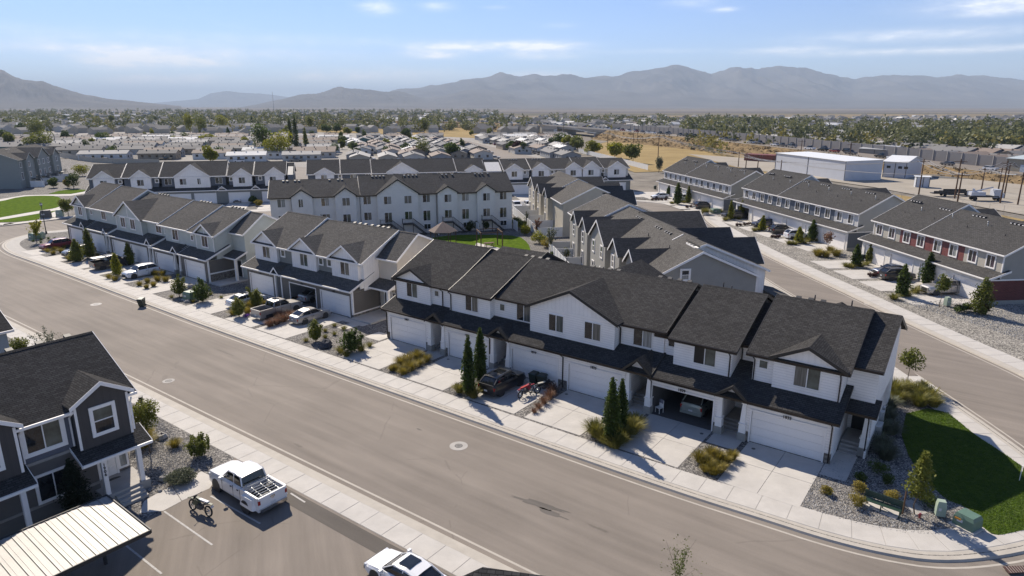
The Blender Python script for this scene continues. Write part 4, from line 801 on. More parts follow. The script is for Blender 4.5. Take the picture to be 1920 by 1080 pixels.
# ================================================================== back rows beyond the lane
F7 = Loc((at(435, 380).x, at(435, 380).y), R(14.5))
S7 = Style(rx=M_SCX, ry=M_SCY, trim=M_TRIMW, gut=M_TRIMW, wall=M_BBW, low=M_LAPGR, stone=M_STONE, trimc=M_WHITE, band=M_WHITE, pg=M_BBW)
def back_row(F, label, roofs, bays, recess, doors, porches, lows, wins, smalls, front0, zl=3.3, wallm=None, dz=0.35, ub=None):
    B = root_at(F, 'townhouse_row', label, 'townhouses', ROWG)
    for (a, c, rr) in roofs:
        wall_body(B, S7, a+0.3, c-0.25, 1.8, 2.9, rr, 12.4, m=wallm or M_LAPD); main_roof(B, S7, a, c, *rr)
    for (a, c, top, rr) in bays: gable(B, S7, a, c, 1.0, 1.9, 3.6, top, (top-6.55)/((c-a)/2+0.3), (rr[0], rr[1], sl(rr)), ov=0.3)
    u0, u1 = ub
    garage_wall(B, S7, u0, u1, doors, zt=zl-0.15, foot=False)
    for d in doors: garage_door(B, d, 0, near=False)
    for a, c in lows: low_roof(B, S7, a, c, zl)
    for (a, c) in porches: porch(B, S7, a, c, zl, zl+0.95, cols=False, depth=2.6, low=(-0.45, zl, 0.4))
    b = MB(); b.box(u0, u1, 6.2, 12.3, -0.1, 2.88); b.box(u0, u1, 0.3, 6.2, 2.9, 3.02)
    for d in doors: b.box(d-0.3, d-0.15, 0.2, 6.2, 0, 3.0); b.box(d+5.03, d+5.18, 0.2, 6.2, 0, 3.0)
    part('rear_wall', b, M_LAPGR, B)
    for (u, v, w) in wins: window(B, u, 4.65, w, 1.5, v, panes=[M_PANE, M_PANEL if rnd.random() < .5 else M_PANEC])
    for u in smalls: window(B, u, 5.3, 0.7, 0.8, 1.74, split='n', pane=M_PANEC, trim=0.12)
    return B
q7 = lambda ze, zr: (1.0, ze, 7.6, zr, 12.9, 6.4)
e1, e2, e3, e4, e5 = q7(6.7, 9.55), q7(6.7, 9.7), q7(6.65, 9.85), q7(6.6, 9.5), q7(6.6, 9.45)
B7 = back_row(F7, 'dark grey row with five white gables behind the sage row', [(-32.0, -24.6, e1), (-24.4, -16.3, e2), (-16.1, -0.9, e3), (-0.7, 5.4, e4), (5.6, 13.4, e5), (13.4, 15.3, (3.0, 6.6, 7.6, 9.0, 12.9, 6.4))],
    [(-30.6, -26.0, 8.45, e1), (-22.5, -18.0, 8.5, e2), (-12.8, -4.7, 9.6, e3), (0.6, 5.1, 8.4, e4), (8.2, 12.9, 8.5, e5)], None, [-29.0, -21.0, -14.2, -8.4, -0.5, 7.4], [(-3.0, -0.8), (4.9, 7.0)], [(-32.4, -24.4), (-24.2, -2.7), (-2.9, 13.2)],
    [(-29.1, 0.96, 1.5), (-21.1, 0.96, 1.5), (-15.2, 1.76, 1.6), (-11.6, 0.96, 1.5), (-7.6, 0.96, 0.8), (-3.6, 1.76, 1.7), (2.0, 0.96, 1.5), (9.4, 0.96, 1.5)], [-25.3, -17.2, -0.2, 6.7], 0, ub=(-31.9, 13.0))
F8 = Loc((F7.w(18.3, 0.6).x, F7.w(18.3, 0.6).y), R(13.6))
f1 = q7(6.35, 9.55)
B8 = back_row(F8, 'slate grey low gabled row between the two white gabled rows', [(0, 8.4, q7(6.4, 9.6)), (8.6, 16.4, q7(6.4, 9.55)), (16.6, 39.0, q7(6.3, 9.4)), (39.2, 47.6, q7(6.2, 9.3))],
    [(2.2, 6.9, 8.0, f1), (20.6, 28.4, 9.0, f1), (41.5, 46.0, 7.95, q7(6.2, 9.3))], None, [1.0, 9.6, 17.0, 24.0, 32.0, 40.0], [], [(-0.3, 47.6)],
    [(3.6, 0.96, 1.5), (11.0, 1.76, 1.5), (22.0, 0.96, 1.5), (25.4, 0.96, 1.5), (34, 1.76, 1.5), (43, 0.96, 1.5)], [8.0, 15.0, 31.0, 37.5], 0, ub=(0, 47.4))
F9 = Loc((at(960.4, 364.4).x, at(960.4, 364.4).y), R(12))
h1 = q7(6.55, 9.05)
B9 = back_row(F9, 'white gabled row with charcoal porch roofs at the head of the lane', [(-7.0, -2.3, (3.4, 6.4, 7.6, 8.9, 12.9, 6.4)), (-2.2, 5.4, h1), (5.6, 18.4, h1), (18.4, 26.4, q7(6.7, 9.2)), (26.6, 34.4, q7(6.55, 8.85))],
    [(-1.5, 3.2, 8.2, h1), (5.9, 10.8, 8.35, h1), (15.4, 20.1, 8.4, h1), (20.5, 25.4, 8.6, q7(6.7, 9.2)), (27.8, 33.2, 8.4, h1)], None, [0.0, 7.4, 13.8, 20.2, 28.0], [(5.1, 7.3), (25.5, 27.6)], [(-0.6, 34.9)],
    [(0.0, 0.96, 1.6), (7.6, 0.96, 1.6), (12.6, 1.76, 1.5), (16.8, 0.96, 1.6), (22.0, 0.96, 1.6), (29.6, 0.96, 1.6)], [3.6, 11.4, 26.3], 0, ub=(-0.4, 34.3), wallm=M_LAPLG)
roof_vents(B9, [(u, 7.0, 8.85) for u in (0.5, 1.2, 1.9, 2.6, 7.2, 8.0, 8.8, 9.6, 20.0, 20.8, 21.6)])

# ================================================================== two rows right of the courtyard, seen from their rear
def side_row(F, L, label, half, depth, gab, wallm, sh, ztop, steps, root_lbl_group=ROWG, endwin=False, shy=None):
    S = Style(rx=sh, ry=shy, trim=M_TRIMW, gut=M_TRIMW, wall=wallm, low=wallm, stone=M_STONE, trimc=M_WHITE, band=M_WHITE, pg=M_BBW)
    B = root_at(F, 'townhouse_row', label, 'townhouses', root_lbl_group)
    x = 0.0
    for (u1, dz) in steps:
        rr = (-0.35, 6.2+dz, half, ztop+dz, depth+0.35, 6.1+dz)
        wall_body(B, S, x+0.15, u1-0.1, 0, -0.1, rr, depth); main_roof(B, S, x, u1, *rr); x = u1
    for (a, c, top) in gab:
        gable(B, S, a, c, -0.9, 0.05, -0.1, top, (top-6.2)/((c-a)/2+0.35), (-0.35, 6.2, (ztop-6.2)/(half+0.35)), ov=0.35)
        w = 0.95
        xs = [a+0.75] if c-a < 4.5 else [a+1.2, c-2.2]
        for u in xs:
            window(B, u, 4.2, w, 1.5, -0.94, split='h', trim=0.13, panes=[M_PANEC, M_PANE]); window(B, u, 0.9, w, 1.9, -0.94, split='n', pane=M_PANE, trim=0.13)
    return B, S
F5 = Loc((4.6, 150.5), R(-80.5))
B5, S5 = side_row(F5, 29, 'tan stucco row with white fenced yards beside the courtyard', 6.0, 13.0, [(0.3, 7.6, 8.6), (9.5, 13.2, 7.9), (16.5, 20.0, 7.9)], M_STUCT, M_SGX, 9.2, [(17.0, 0.15), (29.2, 0.0)], shy=M_SCY)
gable(B5, S5, 3.0, 9.0, 13.9, 13.0, 2.9, 8.6, 0.6, (13.35, 6.1, 3.1/7.35), rear=True); gable(B5, S5, 15.0, 21.0, 13.9, 13.0, 2.9, 8.6, 0.6, (13.35, 6.1, 3.1/7.35), rear=True)
F6 = Loc((9.6, 109.5), R(-82.6))
g6 = []
for (x, y, hw, top) in ((1078, 391, 1.9, 8.0), (1095, 405, 1.9, 8.0), (1121, 412.5, 3.8, 8.9), (1152.6, 448.5, 1.9, 8.0), (1182.7, 470, 1.9, 8.0)):
    u, z = F6.on(x, y, -1.0); g6.append((u-hw, u+hw, top))
B6, S6 = side_row(F6, 40, 'long grey stucco row with white trimmed gables, its gable end behind the white row', 6.1, 13.2, g6, M_STUCG, M_SGX, 9.15, [(12.5, 0.35), (40.4, 0.0)], shy=M_SCY)
# street-side gables of that row (roofs seen from behind)
for (x, y, hw, top) in ((1165, 375, 2.0, 8.4), (1185, 388, 2.0, 8.4), (1310, 396, 4.6, 9.2), (1366, 438, 2.3, 8.6), (1412, 460, 2.3, 8.6)):
    u, z = F6.on(x, y, 14.6); gable(B6, S6, u-hw, u+hw, 14.4, 13.1, 2.9, top, (top-6.1)/(hw+0.4), (13.55, 6.1, 3.05/7.45), rear=True, m=M_BBW)
# near end: the forward bay stands a little higher, board and batten towards the street
e = (6.0, 9.2, 6.9, 9.42, 14.3, 6.35)
b = MB(); b.px([(5.9, 8.95), (13.0, 6.2), (13.0, 2.9), (5.0, 2.9), (5.0, 8.8)], 37.5, 40.6); part('bay_wall', b, M_BBW, B6)
b = MB(); b.slab([(37.0, 5.2, 9.08), (40.95, 5.2, 9.08), (40.95, 5.9, 9.3), (37.0, 5.9, 9.3)], 0.15); b.slab([(37.0, 5.9, 9.3), (40.95, 5.9, 9.3), (40.95, 13.4, 6.2), (37.0, 13.4, 6.2)], 0.15); r = part('roof', b, M_SGX, B6)
b = MB(); b.board((40.96, 5.2, 9.08), (40.96, 5.9, 9.3), 0.22, 0.035, (1, 0, 0), up=.02); b.board((40.96, 5.9, 9.3), (40.96, 13.4, 6.2), 0.22, 0.035, (1, 0, 0), up=.02); part('rake_board', b, M_TRIMW, r)
b = MB(); b.px([(-.6, -0.1), (-.6, 5.95), (4.9, 8.68), (11.2, 5.95), (11.2, -0.1)], 40.62, 42.2); part('end_wall', b, M_STUCG, B6)
b = MB(); b.slab([(40.5, -1.0, 5.9), (42.6, -1.0, 5.9), (42.6, 4.9, 8.86), (40.5, 4.9, 8.86)], 0.15); b.slab([(40.5, 4.9, 8.86), (42.6, 4.9, 8.86), (42.6, 11.6, 5.95), (40.5, 11.6, 5.95)], 0.15); r = part('roof', b, M_SGX, B6)
b = MB(); b.board((42.61, -1.0, 5.9), (42.61, 4.9, 8.86), 0.24, 0.035, (1, 0, 0), up=.02); b.board((42.61, 4.9, 8.86), (42.61, 11.6, 5.95), 0.24, 0.035, (1, 0, 0), up=.02); part('rake_board', b, M_TRIMW, r)
u, z = F6.on(1284, 518, 5.0)
wo = window(B6, 0, 0, 0.85, 1.05, 0, split='h', trim=0.16, rz=R(90), panes=[M_PANEL, M_PANE]); wq = F6.onu(1277, 525, 42.25); wo.location = (42.25, wq[0], wq[1])
b = MB(); b.box(40.7, 42.2, 11.22, 11.35, 2.9, 5.9); part('board_wall', b, M_BBW, B6)
b = MB(); b.slab([(37, 13.0, 3.9), (43.2, 13.0, 3.9), (43.2, 16.2, 3.1), (37, 16.2, 3.1)], 0.14); r = part('garage_roof', b, M_SGX, B6)
b = MB(); b.board((43.21, 13.0, 3.9), (43.21, 16.2, 3.1), 0.22, 0.035, (1, 0, 0), up=.02); part('rake_board', b, M_TRIMW, r)
b = MB(); b.box(0.2, 42.1, 13.3, 15.7, -0.1, 2.85); part('garage_wall', b, M_STUCG, B6)
roof_vents(B6, [(F6.on(x, y, 5.2)[0]+k*0.75, 5.2, 8.75) for (x, y) in ((1140, 372), (1160, 378), (1196, 398), (1232, 414), (1250, 425), (1293, 449)) for k in range(3)])
for (x, y) in ((1123, 400), (1146, 408), (1216, 437), (1256, 455)): u, z = F6.on(x, y, 3.5); pipe(B6, u, 3.5, 7.85, 0.5)
u, z = F6.on(1277, 433, 5.6); b = MB(); b.px([(4.6, 8.5), (5.9, 9.15), (5.9, 8.9), (4.6, 8.3)], u-0.05, u+0.05); part('flashing', b, M_TRIMW, B6)

# ================================================================== rows along the far side of the right-hand street
def street_row(F, n, uw, label, cols, endm, lowend, split, ztops, glassm, z0=0.0):
    """n units; cols = one wall material per window pair"""
    L = n*uw; S = Style(rx=M_SCX, ry=M_SCY, trim=M_TRIMW, gut=M_TRIMW, wall=endm, low=M_STUCW, stone=M_STONE, trimc=M_WHITE, band=M_WHITE, pg=M_STUCW)
    B = root_at(F, 'townhouse_row', label, 'townhouses', ROWG)
    ra = (1.2, 6.2, 8.3, ztops[0], 14.0, 6.4); rb_ = (1.2, 6.2, 7.2, ztops[1], 13.6, 6.2)
    wall_body(B, S, 0.0, split, 1.6, 2.9, ra, 13.2, m=endm); wall_body(B, S, split+0.01, L, 1.6, 2.9, rb_, 13.2, m=endm)
    main_roof(B, S, -0.4, split, *ra); main_roof(B, S, split+0.02, L+0.4, *rb_)
    for i in range(n):
        b = MB(); b.box(i*uw+0.02, (i+1)*uw-0.02, 1.52, 1.595, 3.2, 6.15); part('facade', b, cols[i], B)
        for k in (0.13, 0.60): window(B, i*uw+k*uw, 4.25, 1.3, 1.5, 1.49, panes=[M_PANE, glassm[i % len(glassm)]], trim=0.12)
    b = MB()
    b.box(-0.02, 0.12, 1.49, 1.6, 3.2, 6.1); b.box(L-0.12, L+0.02, 1.49, 1.6, 3.2, 6.1); part('corner_trim', b, M_TRIMW, B)
    doors = [i*uw + (uw-4.88)/2 for i in range(n)]
    garage_wall(B, S, 0.0, L, doors, zt=3.05, foot=False)
    for i, d in enumerate(doors): garage_door(B, d, 0, near=False if not (i == 0 and n == 6 and 'slate blue' in label) else None)
    low_roof(B, S, -0.6, L+0.45, 3.3, v1=2.4, sl=0.35)
    b = MB(); b.box(0.0, L, 6.3, 13.15, -0.1, 2.89); b.box(0, L, 0.3, 6.3, 2.88, 2.99)
    for i in range(n+1): b.box(max(0.02, min(L-0.17, i*uw-0.07)), max(0.17, min(L-0.02, i*uw+0.08)), 0.21, 6.3, 0.0, 2.86)
    part('rear_wall', b, S.wall, B)
    b = MB(); b.box(L+0.005, L+0.07, 0.0, 13.2, 0.5, 3.0); part('end_wall', b, lowend, B); b = MB(); b.box(L+0.005, L+0.10, -0.02, 13.25, 3.0, 3.16, 0); b.box(L+0.005, L+0.12, -0.02, 13.25, 0.0, 0.5, 1); part('trim_band', b, [M_TRIMW, M_BLOCK], B)
    vs = []
    for i in range(n): vs += [(i*uw+1.0+k*0.62, 6.5, (rb_[3] if i*uw > split-4 else ra[3])-0.35 if i*uw > split-4 else ra[3]-0.75) for k in range(4)]
    roof_vents(B, vs)
    for i in range(n): pipe(B, i*uw+uw*0.8, 5.2, 8.2, 0.6, True); pipe(B, i*uw+uw*0.45, 4.2, 7.7, 0.4)
    for (u, hw) in ((split*0.75, 2.6), (L*0.72, 2.6)): gable(B, S, u-hw, u+hw, 14.2, 13.0, 2.9, 9.0, 0.6, (13.6, 6.2, 0.48), rear=True)
    return B
FC = Loc((40.7, 186.2), math.atan2(150.2-185.9, 47.7-40.3)); FB = Loc((49.3, 146.2), math.atan2(-37.1, 6.9)); FA = Loc((55.25, 103.2), math.atan2(-24.5, 2.4))
street_row(FC, 6, 6.0, 'far grey townhouse row with slate panels across the right-hand street', [M_LAPLG]*6, M_STUCG, M_LAPD, 13.0, (10.0, 9.3), [M_PANE, M_PANEC])
street_row(FB, 6, 6.2, 'middle townhouse row with slate blue upper walls and pale ends', [M_LAPLG, M_LAPD, M_LAPD, M_LAPD, M_LAPD, M_LAPLG], mat('end_stucco', (0.40, 0.40, 0.38), 0.9, var=0.04, scale=1), M_LAPD, 13.4, (10.1, 9.3), [M_PANE, M_PANEC, M_PANEL])
M_BRICKR = brick_mat('red_brick', (0.10, 0.022, 0.020), (0.15, 0.035, 0.03), (0.12, 0.08, 0.07))
street_row(FA, 4, 6.3, 'nearest row on the right with red and cream upper walls and brick end', [mat('cream_siding', (0.42, 0.39, 0.33), 0.7, var=0.04), siding('red_lap_siding', (0.17, 0.05, 0.045)), siding('red_lap_siding2', (0.17, 0.05, 0.045)), mat('cream_siding', (0.42, 0.39, 0.33))], M_STUCG, M_BRICKR, 10.2, (10.1, 9.4), [M_PANEP, M_PANEP, M_PANEL, M_PANEP])

# ================================================================== near-left house with the white framed windows
FL = Loc((at(270, 935).x, at(270, 935).y), R(53.534))
SL = Style(rx=M_SHX, ry=M_SHY, trim=M_TRIMW, gut=M_TRIMW, wall=mat('slate_stucco', (0.125, 0.13, 0.155), 0.9, var=0.06, bump=0.5, bscale=45), low=mat('taupe_stucco', (0.135, 0.125, 0.115), 0.9, var=0.06, bump=0.5, bscale=45), stone=M_STONE, trimc=M_WHITE, band=M_TRIMW, pg=M_BBW)
M_CHB = siding('charcoal_board', (0.055, 0.052, 0.052), 'bb', 0.42)
B = root_at(FL, 'townhouse_row', 'dark grey house at the lower left with white framed windows and a porch', 'townhouses', ROWG)
rl = (1.85, 6.3, 7.0, 9.15, 12.6, 6.2)
wall_body(B, SL, -16.0, 0.85, 2.3, 3.85, rl, 12.2); main_roof(B, SL, -16.3, 1.3, *rl)
b = MB(); b.box(-16, -0.5-0.9, 2.34, 2.5, -0.1, 3.68); b.box(-16, 0.85, 3.4, 12.2, -0.1, 3.83); b.box(-1.55, -1.39, 2.5, 3.4, -0.1, 3.68); part('wall', b, SL.low, B)
b = MB(); b.box(-16.0, 0.87, 2.2, 2.42, 3.68, 3.86); b.box(-16, -1.4, 2.28, 2.34, 0.95, 1.12); part('trim_band', b, mat('tan_trim', (0.28, 0.26, 0.235), 0.7), B)
for a, c in ((-2.3, 0.7), (-8.2, -5.2)):
    gable(B, SL, a, c, 1.72, 2.4, 3.7, 7.75, 0.62, (rl[0], rl[1], sl(rl)), ov=0.3, m=M_CHB)
    b = MB(); b.box(a-0.02, a+0.12, 1.68, 1.72, 3.75, 6.5); b.box(c-0.12, c+0.02, 1.68, 1.72, 3.75, 6.5); part('corner_trim', b, M_TRIMW, B)
    window(B, (a+c)/2-0.6, 4.45, 1.15, 1.6, 1.68, split='h', trim=0.16, panes=[M_PANE, M_PANEG])
window(B, -4.75, 4.4, 1.85, 1.7, 2.26, trim=0.2, panes=[M_PANE, M_PANEG]); window(B, -4.6, 1.25, 1.7, 1.6, 2.28, trim=0.12, panes=[M_PANE, M_PANE])
for a, c in ((-2.65, 1.35), (-8.6, -4.95)):
    main_roof(B, SL, a, c, 0.85, 3.22, 2.32, 3.92, name='porch_roof', right=True, left=True)
    b = MB(); b.box(a+0.4, c-0.4, 1.15, 1.35, 2.88, 3.05); part('beam', b, M_TRIMW, B)
for u in (-1.45, 0.6, -7.9, -5.6): b = MB(); b.box(u-0.13, u+0.13, 1.12, 1.38, 0.0, 2.9); b.box(u-0.17, u+0.17, 1.08, 1.42, 0.0, 0.25); part('porch_column', b, M_TRIMW, B)
b = MB(); b.box(-1.0, 0.0, 3.3, 3.37, 0.62, 2.72); d = part('door', b, M_WHITE, B)
for r_ in range(3):
    for c_ in range(2): b = MB(); b.box(-0.88+c_*0.42, -0.55+c_*0.42, 3.28, 3.3, 0.8+r_*0.62, 1.25+r_*0.62); part('door_panel', b, M_TRIMW, d)
b = MB(); b.box(-1.12, -1.0, 3.26, 3.4, 0.6, 2.85); b.box(0.0, 0.12, 3.26, 3.4, 0.6, 2.85); b.box(-1.12, 0.12, 3.26, 3.4, 2.72, 2.86); part('door_frame', b, M_TRIMW, d)
window(B, 0.2, 0.9, 0.5, 1.8, 3.34, split='n', pane=M_PANEL, trim=0.08)
b = MB()
b.box(-1.75, 0.95, 1.0, 3.4, -0.05, 0.60)
for i in range(3): b.box(-1.2, 0.35, 1.0-0.32*(i+1), 1.0-0.32*i, -0.05, 0.45-0.15*i)
part('steps', b, M_CONC3, B)
b = MB(); b.pz([(-0.5+0.42*math.cos(t*0.314), 2.7+0.24*math.sin(t*0.314)) for t in range(11)] , 0.6, 0.62); part('door_mat', b, M_BLACK, B)
number(B, '1906', -1.45, 1.10, 2.55, 0.26, vertical=True)
for u, v0, z0, z1, wv in ((-2.42, 1.85, 3.95, 6.28, 2.3), (-4.95, 1.85, 3.95, 6.28, 2.3), (0.78, 1.5, 3.95, 6.28, 1.72)): downspout(B, SL, u, v0, z0, z1, wv)
roof_vents(B, [(u, 7.5, 9.0) for u in (-7.5, -6.7, -5.0, -3.2, -1.6, 0.0)])
F2 = Loc((FL.w(1.2, 22.4).x, FL.w(1.2, 22.4).y), FL.yaw)
B = root_at(F2, 'townhouse_row', 'pale blue grey house cut off by the left edge with dark roof', 'townhouses', ROWG)
SB = Style(**SL.__dict__); SB.wall = mat('blue_grey_stucco', (0.30, 0.34, 0.36), 0.9, var=0.05, bump=0.4, bscale=45); SB.low = SB.wall
rl2 = (-0.4, 6.3, 5.6, 9.2, 11.6, 6.2); wall_body(B, SB, -16, -0.4, 0, -0.1, rl2, 11.2); main_roof(B, SB, -16.3, 0.0, *rl2)
b = MB(); b.box(-2.6, -2.45, -0.06, 0.0, 0.1, 5.9); part('corner_trim', b, mat('green_board', (0.04, 0.09, 0.07), 0.8), B)
b = MB(); b.tube((-1.5, -0.06, 4.0), (-1.5, -0.06, 5.3), 0.03, n=6); b.tube((-1.5, -0.06, 5.3), (-1.75, -0.12, 5.4), 0.05, n=6); part('wall_lamp', b, M_STEEL, B)

# roof that shows at the bottom edge, in front of the camera
q = at(905, 1063, 5.2)
B = thing('kiosk', 'dark shingled roof showing along the bottom edge of the view', 'shelter', (q.x, q.y, 0), R(-8))
b = MB(); b.slab([(0, 0, 5.2), (9.5, -0.35, 4.95), (9.5, -3.2, 3.9), (0, -2.9, 4.0)], 0.15); b.slab([(0, 0, 5.2), (0, -2.9, 4.0), (-1.5, -2.9, 4.1), (-1.35, -0.75, 4.85)], 0.15); part('roof', b, M_SHX, B)
b = MB()
for x, y in ((-0.9, -0.9), (8.9, -0.7), (-0.9, -2.7), (8.9, -2.9)): b.box(x-0.1, x+0.1, y-0.1, y+0.1, 0, 4.2)
b.box(-0.9, 8.9, -2.8, -1.2, 0, 1.6); part('frame', b, M_TRIMW, B)

# ================================================================== carport with ribbed sheets
cA = at(200, 929, 2.8); cB = at(281, 993.5, 2.8)
cu = Vector((-2.82, -4.12, 0)).normalized(); cv = Vector((cB.x-cA.x, cB.y-cA.y, 0)); cw = cv.length; cv.normalize()
B = thing('carport', 'carport with pale ribbed metal roof over parking bays', 'carport', (cA.x, cA.y, 0), math.atan2(cv.y, cv.x))
# local: x along cv (short side), y = +90 deg of it; the roof runs to -y
yl = Vector((-cv.y, cv.x, 0)); sgn = 1 if yl.dot(cu) > 0 else -1
M_SHEET = mat('carport_sheet', (0.30, 0.285, 0.26), 0.5, metal=0.1, var=0.10, scale=1.6, detail=8)
for i in range(26):
    y0 = sgn*i*0.5; y1 = sgn*(i+1)*0.5
    def mk():
        b = MB(); a, c = (0.0, 0.5) if sgn > 0 else (-0.5, 0.0)
        b.box(0, cw, a+0.022, c-0.008, 2.74, 2.77); b.box(0, cw, a+0.022, a+0.045, 2.75, 2.80); b.box(0, cw, a+0.0, a+0.022, 2.71, 2.73); b.box(0.0, cw, (a+c)/2-0.05, (a+c)/2+0.05, 2.765, 2.785); return b.mesh('sheet', [M_SHEET])
    link('sheet', cached(('sheet',), mk), B, (0, y0, 0))
b = MB(); yb = sgn*13.2; b.box(-0.05, cw+0.05, min(0, sgn*0.0)-0.06, 0.0, 2.62, 2.84) if sgn > 0 else b.box(-0.05, cw+0.05, 0.0, 0.06, 2.62, 2.84)
b.box(-0.07, -0.01, min(0, yb), max(0, yb), 2.62, 2.84); b.box(cw+0.01, cw+0.07, min(0, yb), max(0, yb), 2.6, 2.82)
for k in range(3):
    y = sgn*(1.2+k*5.2); b.box(cw*0.35, cw*0.35+0.15, y-0.07, y+0.07, 0, 2.6); b.box(0.1, cw-0.1, y-0.06, y+0.06, 2.5, 2.7)
part('frame', b, M_PLAST, B)

# ================================================================== apartment block at the far left
F3 = Loc((at(41.7, 353.7).x, at(41.7, 353.7).y), R(105))
S3b = Style(rx=M_SGX, ry=M_SGY, trim=mat('sage_trim', (0.36, 0.37, 0.34), 0.6), gut=M_STUCG, wall=mat('sage_stucco', (0.28, 0.29, 0.265), 0.9, var=0.05, bump=0.3), low=M_STUCG, stone=M_STONE, trimc=M_WHITE, band=M_WHITE, pg=M_STUCG)
B = root_at(F3, 'apartment_block', 'sage stucco apartment block with rear stairs at the left edge', 'apartments')
r3_ = (-0.4, 8.2, 6.5, 11.2, 13.4, 8.2)
wall_body(B, S3b, 0, 33, 0, -0.1, r3_, 13); main_roof(B, S3b, -0.4, 33.4, *r3_)
for a, c, top in ((3.6, 8.6, 10.0), (12.0, 20.5, 11.0), (24.0, 29.0, 10.0)): gable(B, S3b, a, c, -0.9, 0.05, -0.1, top, (top-8.2)/((c-a)/2+0.3), (-0.4, 8.2, 3/6.9), ov=0.3)
for i in range(9):
    u = 1.2 + i*3.6; vv = -0.94 if any(a < u+0.5 < c for a, c in ((3.6, 8.6), (12, 20.5), (24, 29))) else -0.04
    window(B, u, 6.0, 1.2, 1.5, vv, panes=[M_PANE, M_PANEC], trim=0.08); window(B, u, 3.0 if i % 2 else 2.4, 1.2, 1.5 if i % 2 else 2.1, vv, panes=[M_PANE, M_PANE], trim=0.08)
for u in (5, 13, 20, 27):
    b = MB(); b.box(u, u+2.2, -2.4, -0.9, 2.2, 2.35)
    for k in range(8): b.box(u+2.2+k*0.28, u+2.48+k*0.28, -2.3, -1.2, 1.9-k*0.25, 2.0-k*0.25)
    b.tube((u+2.2, -2.35, 3.2), (u+4.5, -2.35, 1.0), 0.05, n=4); b.tube((u, -2.35, 3.2), (u+2.2, -2.35, 3.2), 0.05, n=4)
    for k in range(8): b.tube((u+k*0.3, -2.35, 2.3), (u+k*0.3, -2.35, 3.2), 0.03, n=4)
    part('rear_stair', b, M_BLACK, B)
    b = MB(); b.box(u-1.4, u-1.3, -4.6, -0.9, 0, 1.8); part('yard_screen', b, M_TRIMW, B)
roof_vents(B, [(u, 5.4, 10.7) for u in (1, 2, 3, 8, 9, 10, 16, 17, 18)])

# ================================================================== warehouses beyond the power line
M_METW = mat('white_metal_wall', (0.50, 0.52, 0.56), 0.45, var=0.04, scale=0.4); M_METR = mat('white_metal_roof', (0.72, 0.72, 0.70), 0.4, var=0.04, scale=0.3)
def shed(label, p0, p1, depth, h, wall, roof, slope=0.0, ridge=None, extra=None, name='warehouse', doors=()):
    F = Loc((p0.x, p0.y), math.atan2(p1.y-p0.y, p1.x-p0.x)); L = (p1-p0).length
    B = root_at(F, name, label, 'warehouse'); b = MB()
    if ridge: b.px([(0, -0.3), (0, h), (depth/2, h+ridge), (depth, h), (depth, -0.3)], 0, L)
    else: b.px([(0, -0.3), (0, h), (depth, h+slope), (depth, -0.3)], 0, L)
    part('wall', b, wall, B); b = MB()
    if ridge: b.slab([(-0.4, -0.4, h), (L+0.4, -0.4, h), (L+0.4, depth/2, h+ridge+0.1), (-0.4, depth/2, h+ridge+0.1)], 0.15); b.slab([(-0.4, depth/2, h+ridge+0.1), (L+0.4, depth/2, h+ridge+0.1), (L+0.4, depth+0.4, h), (-0.4, depth+0.4, h)], 0.15)
    else: b.slab([(-0.3, -0.3, h+0.05), (L+0.3, -0.3, h+0.05), (L+0.3, depth+0.3, h+slope+0.05), (-0.3, depth+0.3, h+slope+0.05)], 0.12)
    part('roof', b, roof, B)
    for (a, z, w, hh, mm) in doors: b = MB(); b.box(a, a+w, -0.06, 0.0, z, z+hh); part('window' if z > 1 else 'door', b, mm, B)
    b = MB(); 
    for x in (0.0, L/2, L-0.15): b.box(x, x+0.15, -0.1, 0.0, 0, h)
    part('downspout', b, M_PLAST, B)
    return B, F
wa, wb, wc = at(1458, 316), at(1583, 337.5), at(1650, 336)
shed('large white metal warehouse beyond the golden grass bank', Vector((100.9, 259, 0)), Vector((108.4, 219.2, 0)), 13.5, 6.1, M_METW, M_METR, slope=0.3)
q0 = at(1697, 333); shed('white metal workshop with a low gabled roof beside the large warehouse', at(1654, 331), at(1697, 334), 16, 5.2, M_METW, M_METR, ridge=1.6, doors=[(1.0, 3.0, 1.2, .8, M_PANE), (4.6, 3.0, 1.2, .8, M_PANE), (6.4, 3.0, 1.2, .8, M_PANE)])
shed('grey block shed behind the white warehouse', at(1609, 302), at(1665, 306), 16, 5.5, M_STUCG, mat('grey_metal_roof', (0.36, 0.37, 0.38), 0.5), ridge=1.3)
shed('open storage shed behind the warehouse roof', at(1520, 291), at(1590, 295), 10, 4.0, M_STUCG, M_CONC3, slope=.2)
shed('tan workshop at the right edge with a pale roller door', at(1883, 332), at(1990, 342), 20, 6.4, mat('tan_block', (0.30, 0.27, 0.21), 0.9), mat('pale_teal_roof', (0.42, 0.47, 0.47), 0.5), ridge=0.8, doors=[(4.5, 0.1, 5.5, 4.4, mat('roller_door', (0.45, 0.5, 0.56), 0.5))])
shed('dark red container store behind the white workshop', at(1712, 301), at(1748, 304), 6, 2.6, mat('rust_red_metal', (0.16, 0.035, 0.025), 0.6), M_CONC3)
shed('dark red container by the field', at(1395, 300), at(1450, 303), 6, 2.6, mat('rust_red_metal', (0.16, 0.035, 0.025), 0.6), mat('rust_red_metal', (0, 0, 0)))
shed('white box trailer body left in the dirt yard', at(1716, 350), at(1742, 351), 3, 3.0, M_METW, M_METR)
